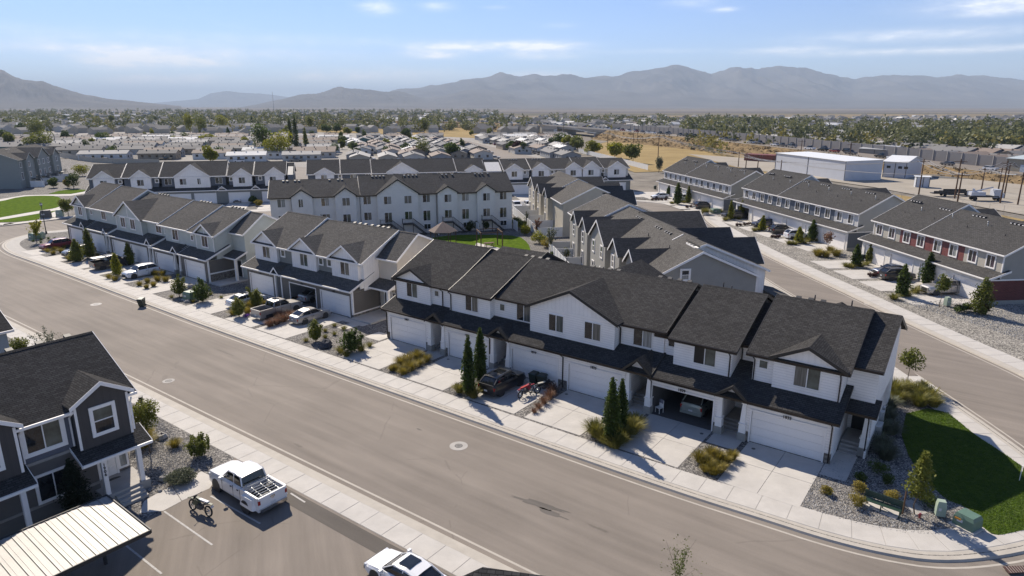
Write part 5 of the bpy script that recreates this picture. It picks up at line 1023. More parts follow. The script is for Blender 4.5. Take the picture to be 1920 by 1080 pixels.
# ================================================================== vehicles
def loft_body(st_, m=0, b=None, cap=True):
    """stations (x, half width, z low, z belt, z top, top half width) -> closed ring loft"""
    b = b or MB(); rings = []
    for (x, hw, z0, z1, z2, tw) in st_:
        r = [(x, -hw*0.92, z0), (x, -hw, z0+0.12), (x, -hw, z0+(z1-z0)*0.6), (x, -hw*0.97, z1), (x, -tw, z2-0.03), (x, -tw*0.85, z2), (x, 0, z2+0.015)]
        r += [(x, -y, z) for (x, y, z) in r[:-1][::-1]]
        rings.append(r)
    n = len(rings[0]); base = len(b.v)
    vs = [p for r in rings for p in r]; fs = []
    for i in range(len(rings)-1):
        for k in range(n): fs.append((i*n+k, i*n+(k+1) % n, (i+1)*n+(k+1) % n, (i+1)*n+k))
    fs.append(tuple(range(n))[::-1]); fs.append(tuple((len(rings)-1)*n+k for k in range(n)))
    return b.add(vs, fs, m)
def wheel_meshes(r=0.34, w=0.24):
    def mk():
        b = MB(); n = 18
        prof = [(-w/2, r*0.66), (-w/2, r*0.93), (-w/2+0.03, r), (w/2-0.03, r), (w/2, r*0.93), (w/2, r*0.66)]
        vs = [(math.cos(2*math.pi*k/n)*q, y, math.sin(2*math.pi*k/n)*q) for k in range(n) for y, q in prof]; P = len(prof)
        b.add(vs, [(k*P+j, ((k+1) % n)*P+j, ((k+1) % n)*P+j+1, k*P+j+1) for k in range(n) for j in range(P-1)])
        return b.mesh('tyre', [M_TYRE], True)
    def mk2():
        b = MB(); b.tube((0, -w/2+0.02, 0), (0, w/2-0.02, 0), r*0.67, n=16, m=1)
        for s in (-1, 1):
            y = s*(w/2-0.015); b.tube((0, y-0.01, 0), (0, y+0.01, 0), 0.07, n=8, m=0)
            for k in range(5):
                a = 2*math.pi*k/5; c, d = math.cos(a), math.sin(a); e, f = -d*0.045, c*0.045
                b.ext([(c*0.05+e, y-0.012, d*0.05+f), (c*r*0.64+e, y-0.012, d*r*0.64+f), (c*r*0.64-e, y-0.012, d*r*0.64-f), (c*0.05-e, y-0.012, d*0.05-f)], [(c*0.05+e, y+0.012, d*0.05+f), (c*r*0.64+e, y+0.012, d*r*0.64+f), (c*r*0.64-e, y+0.012, d*r*0.64-f), (c*0.05-e, y+0.012, d*0.05-f)])
            for k in range(16):
                a0, a1 = 2*math.pi*k/16, 2*math.pi*(k+1)/16
                b.ext([(math.cos(a0)*r*.67, y-.01, math.sin(a0)*r*.67), (math.cos(a1)*r*.67, y-.01, math.sin(a1)*r*.67), (math.cos(a1)*r*.60, y-.01, math.sin(a1)*r*.60), (math.cos(a0)*r*.60, y-.01, math.sin(a0)*r*.60)],
                      [(math.cos(a0)*r*.67, y+.01, math.sin(a0)*r*.67), (math.cos(a1)*r*.67, y+.01, math.sin(a1)*r*.67), (math.cos(a1)*r*.60, y+.01, math.sin(a1)*r*.60), (math.cos(a0)*r*.60, y+.01, math.sin(a0)*r*.60)])
        return b.mesh('rim', [M_RIM, M_PLAST], False)
    return cached(('tyre', r, w), mk), cached(('rim', r, w), mk2)
CARS = {
 'sedan': dict(L=4.75, W=0.91, r=0.33, wb=(1.38, -1.40),
   body=[(2.36,.62,.34,.52,.60,.45),(2.25,.80,.24,.58,.70,.66),(1.9,.90,.20,.66,.80,.78),(1.0,.91,.18,.76,.93,.80),(.85,.91,.18,.80,.96,.80),(-.8,.91,.18,.84,.97,.80),(-1.6,.91,.20,.86,1.02,.80),(-2.1,.88,.24,.86,1.03,.76),(-2.32,.78,.30,.80,.98,.66),(-2.39,.66,.36,.66,.82,.55)],
   gh=[(1.02,.78,.80,.90,.93,.62),(.25,.74,.80,1.20,1.40,.56),(-.5,.74,.80,1.26,1.45,.58),(-1.15,.74,.80,1.18,1.36,.56),(-1.95,.74,.85,.98,1.02,.60)], roof=(.15,-1.05,1.38,1.455,1.37,.60)),
 'suv': dict(L=4.65, W=0.93, r=0.36, wb=(1.35, -1.38),
   body=[(2.30,.66,.40,.62,.74,.50),(2.2,.84,.28,.72,.92,.72),(1.8,.92,.24,.82,1.02,.82),(.95,.93,.22,.92,1.10,.82),(-1.6,.93,.22,1.0,1.14,.82),(-2.1,.92,.26,1.02,1.16,.80),(-2.28,.86,.34,1.0,1.14,.76),(-2.33,.74,.42,.86,.96,.62)],
   gh=[(1.0,.80,.95,1.05,1.10,.66),(.35,.78,.95,1.40,1.62,.62),(-.6,.78,.95,1.46,1.69,.64),(-1.6,.78,.95,1.42,1.64,.62),(-2.2,.78,.95,1.15,1.20,.68)], roof=(.30,-1.75,1.60,1.70,1.60,.65)),
 'pickup': dict(L=5.75, W=0.98, r=0.39, wb=(1.85, -1.75),
   body=[(2.86,.74,.46,.72,.95,.62),(2.76,.90,.34,.86,1.10,.80),(2.3,.97,.30,.96,1.20,.88),(1.15,.98,.30,1.04,1.27,.88),(.2,.98,.30,1.10,1.28,.88),(-.95,.98,.30,1.10,1.28,.88)],
   gh=[(1.2,.86,1.10,1.2,1.27,.74),(.55,.84,1.10,1.60,1.84,.70),(-.2,.84,1.10,1.66,1.91,.72),(-.8,.84,1.10,1.60,1.86,.70),(-1.0,.84,1.10,1.2,1.28,.74)], roof=(.50,-.88,1.83,1.925,1.83,.72)),
}
def build_car(kind, label, colour, loc, rz, group=None, dually=False, cat=None, extras=None, bed=True):
    K = CARS[kind]; root = thing({'sedan': 'sedan_car', 'suv': 'suv_car', 'pickup': 'pickup_truck'}[kind], label, cat or {'sedan': 'car', 'suv': 'suv', 'pickup': 'pickup truck'}[kind], loc, rz, group)
    pm = colour
    def body():
        b = loft_body(K['body']); L = K['L']; W = K['W']
        for x in K['wb']:                             # wheel openings as dark arches standing a hair proud
            for s in (-1, 1): b.tube((x, s*(W*0.70), K['r']), (x, s*(W+0.008), K['r']+0.01), K['r']*1.20, n=18, m=1)
        if kind == 'pickup':
            b.box(-2.82, -0.96, -.97, .97, .32, .62, 0)
            for s in (-1, 1): b.box(-2.82, -0.96, s*.86, s*.98, .62, 1.24, 0); b.box(-2.82, -0.96, s*.90, s*.985, 1.24, 1.27, 0)
            b.box(-2.88, -2.80, -.93, .93, .62, 1.25, 0); b.box(-1.05, -0.98, -.9, .9, .62, 1.25, 0); b.box(-2.8, -1.05, -.86, .86, .60, .66, 1)
            if dually:
                for s in (-1, 1):
                    b.ext([(-1.15, s*.96, .35), (-1.15, s*.96, 1.0), (-1.3, s*.97, 1.02), (-1.15, s*.97, .35)], [(-2.5, s*1.22, .42), (-2.5, s*1.10, 1.05), (-1.4, s*1.16, 1.06), (-1.25, s*1.22, .42)])
                    b.ext([(-2.62, s*.96, .40), (-1.2, s*.96, .40), (-1.35, s*.96, 1.12), (-2.45, s*.96, 1.12)], [(-2.55, s*1.20, .42), (-1.25, s*1.20, .42), (-1.45, s*1.14, .98), (-2.35, s*1.14, .98)])
                    b.tube((K['wb'][1], s*1.0, K['r']), (K['wb'][1], s*1.212, K['r']+.01), K['r']*1.15, n=18, m=1)
        g_ = K['gh']; zt = g_[0][3]-.02; zl = .36                          # door seams, handles, sill
        xs_ = (g_[0][0]-.12, (g_[1][0]+g_[-2][0])/2-.02, g_[-2][0]-.12)
        for s in (-1, 1):
            for x in xs_: b.box(x-.012, x+.012, s*(K['W']-.02), s*(K['W']+.004), zl, zt, 1)
            b.box(xs_[-1], xs_[0], s*(K['W']-.02), s*(K['W']+.004), zl-.02, zl, 1)
            for x in (xs_[1]+.12, xs_[2]+.16): b.box(x, x+.16, s*(K['W']-.03), s*(K['W']+.025), zt-.16, zt-.12, 1)
        b.box(K['body'][3][0]+.02, K['body'][3][0]+.05, -.70, .70, K['body'][3][4]-.02, K['body'][3][4]+.022, 1)
        return b.mesh('body', [pm, M_PLAST], False)
    bo = link('body', cached(('body', kind, pm.name, dually), body), root)
    def glassm_():
        b = loft_body(K['gh']); return b.mesh('window_glass', [M_CARGL], False)
    link('window_glass', cached(('cgl', kind), glassm_), bo)
    def roofm():
        b = MB(); S_ = K['gh'][1:-1] if kind != 'sedan' else K['gh'][1:-1]; rg = []
        for k, q in enumerate(S_):
            x = q[0] + (.10 if k == 0 else (-.12 if k == len(S_)-1 else 0)); zt = q[4]+.035 - (.03 if k in (0, len(S_)-1) else 0); w = q[5]+.055
            rg.append([(x, -w, zt-.09), (x, -w*.97, zt-.03), (x, -w*.75, zt), (x, 0, zt+.015), (x, w*.75, zt), (x, w*.97, zt-.03), (x, w, zt-.09)])
        n = 7; fs = [(i*n+k, i*n+k+1, (i+1)*n+k+1, (i+1)*n+k) for i in range(len(rg)-1) for k in range(n-1)]
        b.add([p for r in rg for p in r], fs)
        g = K['gh']
        for s in (-1, 1):                             # pillars follow the glass
            def line(i, j, w): 
                a, c = g[i], g[j]; b.tube((a[0], s*a[1]*0.985, a[3]), (c[0], s*(c[5]+.09), c[4]-.07), w, n=4)
            b.tube((g[0][0]-.02, s*(g[0][5]+.06), g[0][4]+.01), (g[1][0], s*(g[1][5]+.04), g[1][4]-.01), .035, n=5)
            b.tube((g[-1][0]+.03, s*(g[-1][5]+.07), g[-1][4]+.02), (g[-2][0], s*(g[-2][5]+.04), g[-2][4]-.01), .05, n=5)
            for xx in ((g[1][0]+g[-2][0])/2,): b.tube((xx, s*(K['W']*.86), g[0][3]-.02), (xx-.02, s*(g[2][5]+.06), g[2][4]-.09), .04, n=4)
            b.tube((g[1][0], s*(g[1][5]+.04), g[1][4]-.01), (g[-2][0], s*(g[-2][5]+.04), g[-2][4]-.01), .04, n=5)
        return b.mesh('roof', [pm], False)
    link('roof', cached(('crf', kind, pm.name), roofm), bo)
    def lights(front, s):
        b = MB(); st0 = K['body'][1] if front else (K['body'][-2] if kind != 'pickup' else (-2.86, .95, .6, 1.1, 1.1, .9)); x = st0[0]; w = st0[1]
        if front: b.box(x-.12, x+.035, s*(w-.30), s*(w-.0), st0[3]-.04, st0[3]+.10)
        else: b.box(x-.035, x+.10, s*(w-.22 if kind != 'pickup' else w-.12), s*(w+.012), st0[3]-.28, st0[3]-.02)
        return b.mesh('headlight' if front else 'tail_light', [M_LAMPW if front else M_LAMPR])
    for fr in (True, False):
        for s in (-1, 1): link('headlight' if fr else 'tail_light', cached(('clt', kind, fr, s), lambda: lights(fr, s)), root)
    def bump(front):
        b = MB(); x = K['body'][0][0]-.02 if front else -K['L']/2; W = K['W']; ch = kind == 'pickup'
        if front: b.box(x-.25, x+.07, -W*.8, W*.8, .28, .46, 0); b.box(x-.06, x+.03, -W*.5, W*.5, .48, .66 if kind != 'pickup' else .9, 1)
        else: b.box(x-.06, x+.16, -W*.92, W*.92, .30, .50, 0); b.box(x-.075 if not ch else x-.03, x-.055 if not ch else x-.0, -.16, .16, .58, .72, 2)
        return b.mesh('bumper', [M_CHROME if ch else (pm if not front else M_PLAST), M_PLAST, M_PLATE])
    for fr in (True, False): link('bumper', cached(('cbp', kind, fr, pm.name), lambda: bump(fr)), root)
    def mir(s): b = MB(); x = K['gh'][0][0]-.25; z = K['gh'][0][3]+.06; b.box(x-.06, x+.08, s*(K['W']-.02), s*(K['W']+.20), z-.03, z+.14); b.box(x, x+.05, s*(K['W']-.12), s*(K['W']), z, z+.05); return b.mesh('mirror', [pm])
    for s in (-1, 1): link('mirror', cached(('cmr', kind, s, pm.name), lambda: mir(s)), root)
    ty, ri = wheel_meshes(K['r'])
    for i, x in enumerate(K['wb']):
        for s in (-1, 1):
            y = s*(K['W']-.125)
            if dually and i == 1: y = s*(K['W']+.10)
            w = link('wheel', None, root, (x, y, K['r'])); link('tyre', ty, w); link('rim', ri, w)
    if extras: extras(root)
    return root
def sunroof(root, kind='sedan', z=None):
    K = CARS[kind]; z = K['gh'][2][4]+.058; b = MB(); x0 = K['gh'][2][0]+.55; b.box(x0-.75, x0, -.42, .42, z-.05, z-.002); part('sunroof', b, M_CARGL, root)
def rails(root):
    b = MB(); K = CARS['suv']; z = 1.78
    for s in (-1, 1): b.tube((.15, s*.60, z), (-1.5, s*.60, z), .025, n=5); b.tube((.15, s*.60, z-.08), (.15, s*.60, z), .02, n=4); b.tube((-1.5, s*.60, z-.08), (-1.5, s*.60, z), .02, n=4)
    part('roof_rail', b, M_CHROME, root)
H = math.degrees(YAW)
def stp(u, v): p = st(u, v); return (p.x, p.y, 0.012)
IN, OUT = R(H+90), R(H-90)
def bedrack(root):                                   # ladder-like rack and dark gear in the open bed
    b = MB()
    for k in range(7):
        x = -1.35 - k*.22; z = 1.34 + (.10 if k < 2 else -.04*(k-2)); b.tube((x, -.72, z), (x+.05, .78, z+.02), .028, n=6)
    for y in (-.62, -.1, .5): b.tube((-1.3, y, 1.32), (-2.72, y+.04, 1.16), .03, n=6)
    for y in (-.6, .6): b.tube((-2.6, y, .68), (-2.6, y, 1.2), .03, n=5); b.tube((-1.4, y, .68), (-1.4, y, 1.3), .03, n=5)
    tag_ = part('rack', b, M_STEEL, root); b = MB()
    b.tube((-1.55, -.55, .70), (-1.55, -.52, 1.12), .32, .30, 12); b.box(-2.5, -1.9, -.5, .3, .66, .85); part('bed_load', b, M_PLAST, root)
tf, tr_ = at(400, 917), at(476.5, 965.5); TA = math.atan2(tf.y-tr_.y, tf.x-tr_.x); TW = (tf+tr_)/2 + Vector((math.sin(TA), -math.cos(TA), 0))*0.97
t_ = build_car('pickup', 'white dually pickup with a metal rack in its bed parked in the near lot', P_WHITE, (TW.x, TW.y, 0.015), TA, dually=True, extras=bedrack)
# emblem pressed on the tailgate: a plain ram's head outline
b = MB(); x = -2.905
for s in (-1, 1):
    P_ = [(0, .10), (.09*s, .13), (.15*s, .06), (.13*s, -.03), (.07*s, -.04), (.085*s, .02), (.05*s, .06), (0, .03)]
    b.ext([(x, y, 1.0+z) for y, z in P_], [(x+.02, y, 1.0+z) for y, z in P_])
b.box(x, x+.02, -.035, .035, .90, 1.03); part('emblem', b, M_CHROME, t_)
build_car('sedan', 'white sedan with a dark sunroof at the bottom edge of the lot', P_WHITE, (-5.35, 28.75, 0.015), R(143.0), extras=lambda r: sunroof(r))
build_car('suv', 'black SUV nosed in towards garage 1819 beside the dirt bikes', P_BLACK, stp(16.95, -3.1), IN, extras=lambda r: (rails(r), sunroof(r, 'suv')))
build_car('suv', 'sage silver car inside open garage 1829', P_SAGE, stp(32.1, 3.4), IN)
build_car('sedan', 'silver sedan parked on the drive of the taupe garage beside the rust grass', P_SILV, stp(-12.15, -0.9), IN)
build_car('pickup', 'silver pickup with an empty black bed on the middle row drive', P_SILV, stp(-16.9, -1.9), IN, extras=lambda r: part('sunroof', MB().box(-.45, .1, -.35, .35, 1.91, 1.968), M_CARGL, r))
build_car('sedan', 'white sedan half hidden behind two green bushes', P_WHITE, stp(-23.6, -1.6), IN, extras=lambda r: sunroof(r))
build_car('sedan', 'silver sedan standing inside the open taupe garage', P_SILV, stp(-18.6, 5.0), IN)
build_car('suv', 'white SUV facing the street on the sage row drive', P_WHITE, stp(-48.3, -2.6), OUT)
def lumber(root):
    b = MB()
    for y in (-.8, .8):
        for x in (-1.1, -2.7): b.tube((x, y, 1.25), (x, y, 1.75), .03, n=5)
        b.tube((-1.0, y, 1.75), (-2.8, y, 1.75), .03, n=5)
    for k in range(5): b.tube((-1.1-k*.4, -.8, 1.75), (-1.1-k*.4, .8, 1.75), .03, n=5)
    part('rack', b, M_PLAST, root); b = MB()
    for k in range(6): b.box(-2.75, -1.05, -.65+k*.22, -.48+k*.22, 1.79, 1.83)
    part('boards', b, M_STEEL, root)
build_car('pickup', 'black pickup with a bed rack backed to the street by the yellow sapling', P_BLACK, stp(-57.5, -2.4), IN, extras=lumber)
build_car('suv', 'dark SUV behind the two saplings at the sage row', P_GREY, stp(-70.5, -1.9), OUT, extras=rails)
build_car('suv', 'red SUV at the far left drive by the golden grasses', P_RED, stp(-79.3, -2.0), OUT)
def cap_shell(root):
    b = MB(); b.ext([(-2.82, -.95, 1.27), (-2.82, .95, 1.27), (-2.82, .80, 1.80), (-2.82, -.80, 1.80)], [(-.98, -.95, 1.27), (-.98, .95, 1.27), (-.98, .78, 1.86), (-.98, -.78, 1.86)]); c = part('bed_cap', b, P_GREY, root)
    b = MB()
    for s in (-1, 1): b.ext([(-2.6, s*.93, 1.38), (-1.15, s*.93, 1.38), (-1.15, s*.84, 1.72), (-2.6, s*.84, 1.72)], [(-2.6, s*.95, 1.38), (-1.15, s*.95, 1.38), (-1.15, s*.87, 1.72), (-2.6, s*.87, 1.72)])
    part('window_glass', b, M_CARGL, c)
def wp(x, y): p = at(x, y); return (p.x, p.y, 0.015)
build_car('pickup', 'grey pickup with a bed cap in front of the brick ended row', P_SILV, (56.0, 83.2, 0.015), R(186), extras=cap_shell)
build_car('suv', 'black SUV behind a dark conifer in front of the red sided row', P_BLACK, (53.9, 90.5, 0.015), R(6), extras=rails)
build_car('sedan', 'blue grey sedan beside the black SUV at the red sided row', P_BLUE, (54.6, 93.5, 0.015), R(186))
build_car('suv', 'silver white SUV with black roof rails at the slate blue row', P_WHITE, (52.3, 120.4, 0.015), R(8), extras=rails)
build_car('suv', 'black SUV beside the silver one at the slate blue row', P_BLACK, (51.6, 125.6, 0.015), R(8))
build_car('suv', 'navy SUV facing out by two yellow green saplings', P_NAVY, (50.6, 132.6, 0.015), R(189))
build_car('pickup', 'black pickup nose out in front of the open garage', P_BLACK, (48.2, 143.0, 0.015), R(189))
build_car('suv', 'black SUV on the near drive of the far grey row', P_BLACK, (45.5, 157.5, 0.015), R(10))
build_car('pickup', 'white pickup behind a conifer at the far grey row', P_WHITE, (43.8, 169.5, 0.015), R(190))
build_car('sedan', 'white sedan parked beyond a row of small burgundy shrubs', P_WHITE, (38.9, 175.3, 0.015), R(192))
build_car('sedan', 'dark sedan at the head of the lane before the gabled row', P_NAVY, (*wp(1146, 357)[:2], 0.015), R(12-60))
build_car('sedan', 'silver sedan at the head of the lane beside the dark one', P_SILV, (*wp(1124, 356)[:2], 0.015), R(12-75))
build_car('pickup', 'left one of two white vehicles parked in the lane', P_WHITE, (*wp(968, 391)[:2], -0.12), R(-75))
build_car('pickup', 'right one of two white vehicles parked in the lane', P_WHITE, (*wp(990.5, 390)[:2], -0.12), R(-75))
build_car('sedan', 'white car facing out on a back row drive', P_WHITE, (*wp(447, 378)[:2], 0.015), R(-78))

# ------------------------------------------------------------------ dirt bikes
def bike(label, loc, rz, seatm, tankm, lean=0.10, plate=True):
    root = thing('dirt_bike', label, 'motorcycle', loc, rz); root.rotation_euler = (lean, 0, rz)
    def wh(): 
        b = MB(); n, k = 22, 6; R0, r0 = 0.30, 0.055
        vs = [((R0+r0*math.cos(2*math.pi*j/k))*math.cos(2*math.pi*i/n), r0*0.9*math.sin(2*math.pi*j/k), (R0+r0*math.cos(2*math.pi*j/k))*math.sin(2*math.pi*i/n)) for i in range(n) for j in range(k)]
        b.add(vs, [(i*k+j, ((i+1) % n)*k+j, ((i+1) % n)*k+(j+1) % k, i*k+(j+1) % k) for i in range(n) for j in range(k)]); return b.mesh('tyre', [M_TYRE], True)
    def rim_(): 
        b = MB(); b.tube((0, -.06, 0), (0, .06, 0), .045, n=8)
        for i in range(12): a = 2*math.pi*i/12; b.tube((0, .03*(-1)**i, 0), (math.cos(a)*.26, 0, math.sin(a)*.26), .006, n=3)
        for i in range(20): a, c = 2*math.pi*i/20, 2*math.pi*(i+1)/20; b.tube((math.cos(a)*.26, 0, math.sin(a)*.26), (math.cos(c)*.26, 0, math.sin(c)*.26), .016, n=4)
        return b.mesh('rim', [M_STEEL])
    for x in (.72, -.70): w = link('wheel', None, root, (x, 0, .35)); link('tyre', cached('btyre', wh), w); link('rim', cached('brim', rim_), w)
    b = MB()
    for s in (-1, 1): b.tube((.72, s*.08, .35), (.42, s*.10, .98), .028, n=6); b.tube((.05, s*.10, .38), (-.70, s*.07, .36), .022, n=5); b.tube((.40, s*.06, .88), (-.15, s*.14, .62), .022, n=5); b.tube((-.15, s*.14, .62), (-.62, s*.12, .88), .018, n=5)
    b.tube((.38, 0, .90), (.12, 0, .40), .03, n=6); part('frame', b, M_PLAST, root)
    b = MB(); b.box(-.16, .24, -.13, .13, .30, .58); b.tube((.08, 0, .55), (.12, 0, .72), .09, n=8); b.tube((.14, -.14, .45), (-.55, -.17, .70), .045, n=7); part('engine', b, M_IRON, root)
    b = MB(); b.ext([(.36, -.06, .78), (.36, .06, .78), (.34, .07, .99), (.34, -.07, .99)], [(-.02, -.12, .72), (-.02, .12, .72), (-.05, .10, .93), (-.05, -.10, .93)]); b.ext([(.52, -.17, .55), (.52, -.13, .55), (.30, -.10, .90), (.30, -.14, .90)], [(.20, -.17, .50), (.20, -.13, .50), (.05, -.11, .84), (.05, -.15, .84)]); b.ext([(.52, .13, .55), (.52, .17, .55), (.30, .14, .90), (.30, .10, .90)], [(.20, .13, .50), (.20, .17, .50), (.05, .15, .84), (.05, .11, .84)]); part('fuel_tank', b, tankm, root)
    b = MB(); b.ext([(.05, -.09, .88), (.05, .09, .88), (.05, .09, .95), (.05, -.09, .95)], [(-.70, -.10, .90), (-.70, .10, .90), (-.70, .09, .96), (-.70, -.09, .96)]); part('seat', b, seatm, root)
    b = MB(); b.ext([(1.08, -.07, .72), (1.08, .07, .72), (1.08, .06, .75), (1.08, -.06, .75)], [(.45, -.08, .80), (.45, .08, .80), (.45, .07, .84), (.45, -.07, .84)]); b.ext([(-.55, -.09, .86), (-.55, .09, .86), (-.55, .08, .90), (-.55, -.08, .90)], [(-1.05, -.08, .84), (-1.05, .08, .84), (-1.05, .07, .88), (-1.05, -.07, .88)]); part('fender', b, tankm, root)
    b = MB(); b.tube((.38, -.40, 1.10), (.40, -.15, 1.06), .014, n=5); b.tube((.40, -.15, 1.06), (.40, .15, 1.06), .014, n=5); b.tube((.40, .15, 1.06), (.38, .40, 1.10), .014, n=5); b.tube((.38, -.40, 1.10), (.37, -.28, 1.09), .022, n=6); b.tube((.38, .28, 1.09), (.37, .40, 1.10), .022, n=6); b.box(.44, .50, -.09, .09, .84, 1.04); part('handlebar', b, M_PLAST, root)
    if plate: b = MB(); b.box(-1.06, -1.03, -.09, .09, .66, .80); part('number_plate', b, M_PLATE, root)
    return root
bike('green and black adventure bike with a pale seat next to the white pickup', ((at(362.5, 957)+at(391, 969))/2).to_tuple()[:2]+(0.02,), math.atan2(at(362.5, 957).y-at(391, 969).y, at(362.5, 957).x-at(391, 969).x), M_PLATE, mat('olive_plastic', (0.10, 0.11, 0.06), 0.5))
bike('dirt bike with a bright red seat standing on the drive of 1819', stp(19.35, -3.15), IN - R(4), mat('red_seat', (0.42, 0.035, 0.03), 0.5), mat('red_plastic', (0.30, 0.03, 0.05), 0.4))
bike('dirt bike with a cream seat in front of the green bins', stp(20.15, -1.55), IN - R(20), mat('cream_seat', (0.45, 0.43, 0.36), 0.5), mat('black_plastic_tank', (0.02, 0.02, 0.022), 0.4))

# ------------------------------------------------------------------ bins, chair, street furniture
M_BIN = mat('bin_green_plastic', (0.016, 0.030, 0.024), 0.5, var=0.1)
def wheelie_bin(label, loc, rz, tip=0.0):
    root = thing('rubbish_bin', label, 'bin', loc, rz, 'wheeled bins'); root.rotation_euler = (0, tip, rz)
    b = MB(); b.taper(0, 0, .50, .55, .66, .72, .06, 1.0); b.box(-.36, .36, -.39, .39, .96, 1.0); part('body', b, M_BIN, root)
    b = MB(); b.ext([(-.36, -.38, 1.0), (.38, -.38, 1.0), (.38, .38, 1.0), (-.36, .38, 1.0)], [(-.28, -.30, 1.08), (.36, -.30, 1.10), (.36, .30, 1.10), (-.28, .30, 1.08)]); part('lid', b, M_BIN, root)
    for s in (-1, 1): b = MB(); b.tube((.26, s*.24, .13), (.26, s*.31, .13), .13, n=12); part('wheel', b, M_TYRE, root)
    b = MB(); b.tube((.42, -.3, .98), (.42, .3, .98), .02, n=5); b.box(.33, .44, -.3, -.26, .95, 1.0); b.box(.33, .44, .26, .3, .95, 1.0); part('handle', b, M_BIN, root)
wheelie_bin('dark green wheeled bin left of its twin behind the dirt bikes', stp(18.55, -0.75), IN)
wheelie_bin('dark green wheeled bin right of its twin behind the dirt bikes', stp(19.4, -0.72), IN + R(8))
wheelie_bin('dark green wheeled bin tipping at the kerb of the main street', (at(267, 573).x, at(267, 573).y, -0.12), IN + R(30), -0.14)
for l, (x, y) in (('green wheeled bin beside the garages of the red sided row', (1656, 492)), ('green wheeled bin against the left end of the red sided row', (1614, 490)), ('green wheeled bin at the left end of the far grey row', (1228, 355)), ('green wheeled bin by the middle drives of the far grey row', (1306, 381))):
    p = at(x, y); wheelie_bin(l, (p.x, p.y, 0), R(10))
p = stp(29.75, 0.55); B = thing('chair', 'white chair with a striped cloth on its back inside open garage 1829', 'chair', p, OUT + R(-20))
b = MB(); b.box(-.24, .24, -.24, .24, .42, .46); part('seat', b, M_TRIMW, B)
for x in (-.21, .21):
    for y in (-.21, .21): b = MB(); b.box(x-.02, x+.02, y-.02, y+.02, 0, .42); part('leg', b, M_TRIMW, B)
b = MB(); b.box(-.24, -.20, -.22, .22, .46, 1.0); part('backrest', b, M_TRIMW, B); b = MB(); b.px([(-.2, .5), (.2, .5), (.2, 1.04), (-.2, 1.04)], -.27, -.245); b.px([(-.2, .75), (.2, .75), (.2, 1.04), (-.2, 1.04)], -.195, -.18); part('cloth', b, glass('striped_cloth', (0.22, 0.22, 0.26), 0.8, True), B)

# green bench on its pad, cabinets, hydrant-like marker, stake
pb = at(1652, 957); B = thing('bench', 'dark green metal bench on a concrete pad in the corner gravel', 'bench', (pb.x, pb.y, 0), math.atan2(at(1685, 972).y-at(1622, 950).y, at(1685, 972).x-at(1622, 950).x))
M_GRN = mat('dark_green_metal', (0.022, 0.05, 0.036), 0.4, var=0.1)
b = MB()
for x in (-1.0, 0.0, 1.0): b.box(x-.03, x+.03, .25, .31, 0.03, .92); b.box(x-.03, x+.03, -.28, -.22, .03, .42); b.box(x-.03, x+.03, -.28, .28, .40, .44)
part('frame', b, M_GRN, B)
for k in range(4): b = MB(); b.box(-1.02, 1.02, -.27+k*.13, -.16+k*.13, .445, .47); part('slat', b, M_GRN, B)
for k in range(4): b = MB(); b.box(-1.02, 1.02, .21, .24, .52+k*.105, .61+k*.105); part('slat', b, M_GRN, B)
pd = struct('bench_pad', MB().pz([tuple(p.xy) for p in pxs((1611, 943), (1624, 933), (1690, 962), (1679, 975))], -.03, .03), M_CONC)
struct('footpath', MB().pz([tuple(p.xy) for p in pxs((1694, 940), (1709, 937), (1740, 963), (1714, 966))], -.03, .02), M_CONC3)
def cabinet(label, x, y, w, d, h, m, top=None, rz=0.3, pad=True, name='utility_cabinet'):
    p = at(x, y); B = thing(name, label, 'cabinet', (p.x, p.y, 0), rz); b = MB(); b.taper(0, 0, w, d, w*.97, d*.97, .12, h*.75)
    b.ext([(-w*.485, -d*.485, h*.75), (w*.485, -d*.485, h*.75), (w*.485, d*.485, h*.75), (-w*.485, d*.485, h*.75)], [(-w*.40, -d*.40, h), (w*.40, -d*.40, h), (w*.40, d*.40, h), (-w*.40, d*.40, h)]); part('body', b, m, B)
    if pad: b = MB(); b.box(-w*.6, w*.6, -d*.6, d*.6, -.05, .12); part('base', b, M_CONC, B)
    b = MB(); b.box(-w*.30, -w*.02, -d*.5-.012, -d*.49, h*.45, h*.62); part('warning_label', b, M_PLATE, B); return B
M_TRG = mat('transformer_green', (0.10, 0.17, 0.125), 0.5, var=0.08); M_PALEG = mat('pedestal_green', (0.30, 0.37, 0.30), 0.6, var=0.05)
B = cabinet('large green transformer box at the corner of the lawn', 1812, 988, 1.12, 1.0, .88, M_TRG, rz=R(-62)); b = MB(); b.box(-.45, -.12, -.53, -.495, .50, .60); part('warning_label', b, mat('orange_label', (0.55, 0.25, 0.03), 0.5), B)
cabinet('pale green telecom pedestal left of the transformer box', 1761, 968, .5, .45, 1.05, M_PALEG, rz=R(-20), pad=False)
cabinet('pale green pedestal in the gravel before the brick ended row', 1775, 574, .6, .55, 1.15, M_PALEG, rz=R(10), pad=False)
cabinet('dark green transformer among the boulders between the sage and taupe rows', 358, 562, 1.5, 1.2, 1.1, M_TRG, rz=R(-30)); cabinet('green transformer behind the yellow sapling at the far left corner', 66, 449, 1.9, 1.3, 1.2, M_TRG, rz=R(-30)); cabinet('pale pedestal beside the corner transformer', 81, 446, .7, .6, 1.1, M_PALEG, rz=R(-30)); cabinet('dark cabinet by the street lamp across the road', 87, 409, 1.9, 1.2, 1.7, M_IRON, rz=R(15)); cabinet('pale cabinet beside the round shrub across the road', 113, 406, 1.3, 1.0, 1.5, M_PALEG, rz=R(15)); cabinet('green transformer by the grasses between the right hand rows', 1341, 400, 1.9, 1.5, 1.1, M_TRG, rz=R(10))
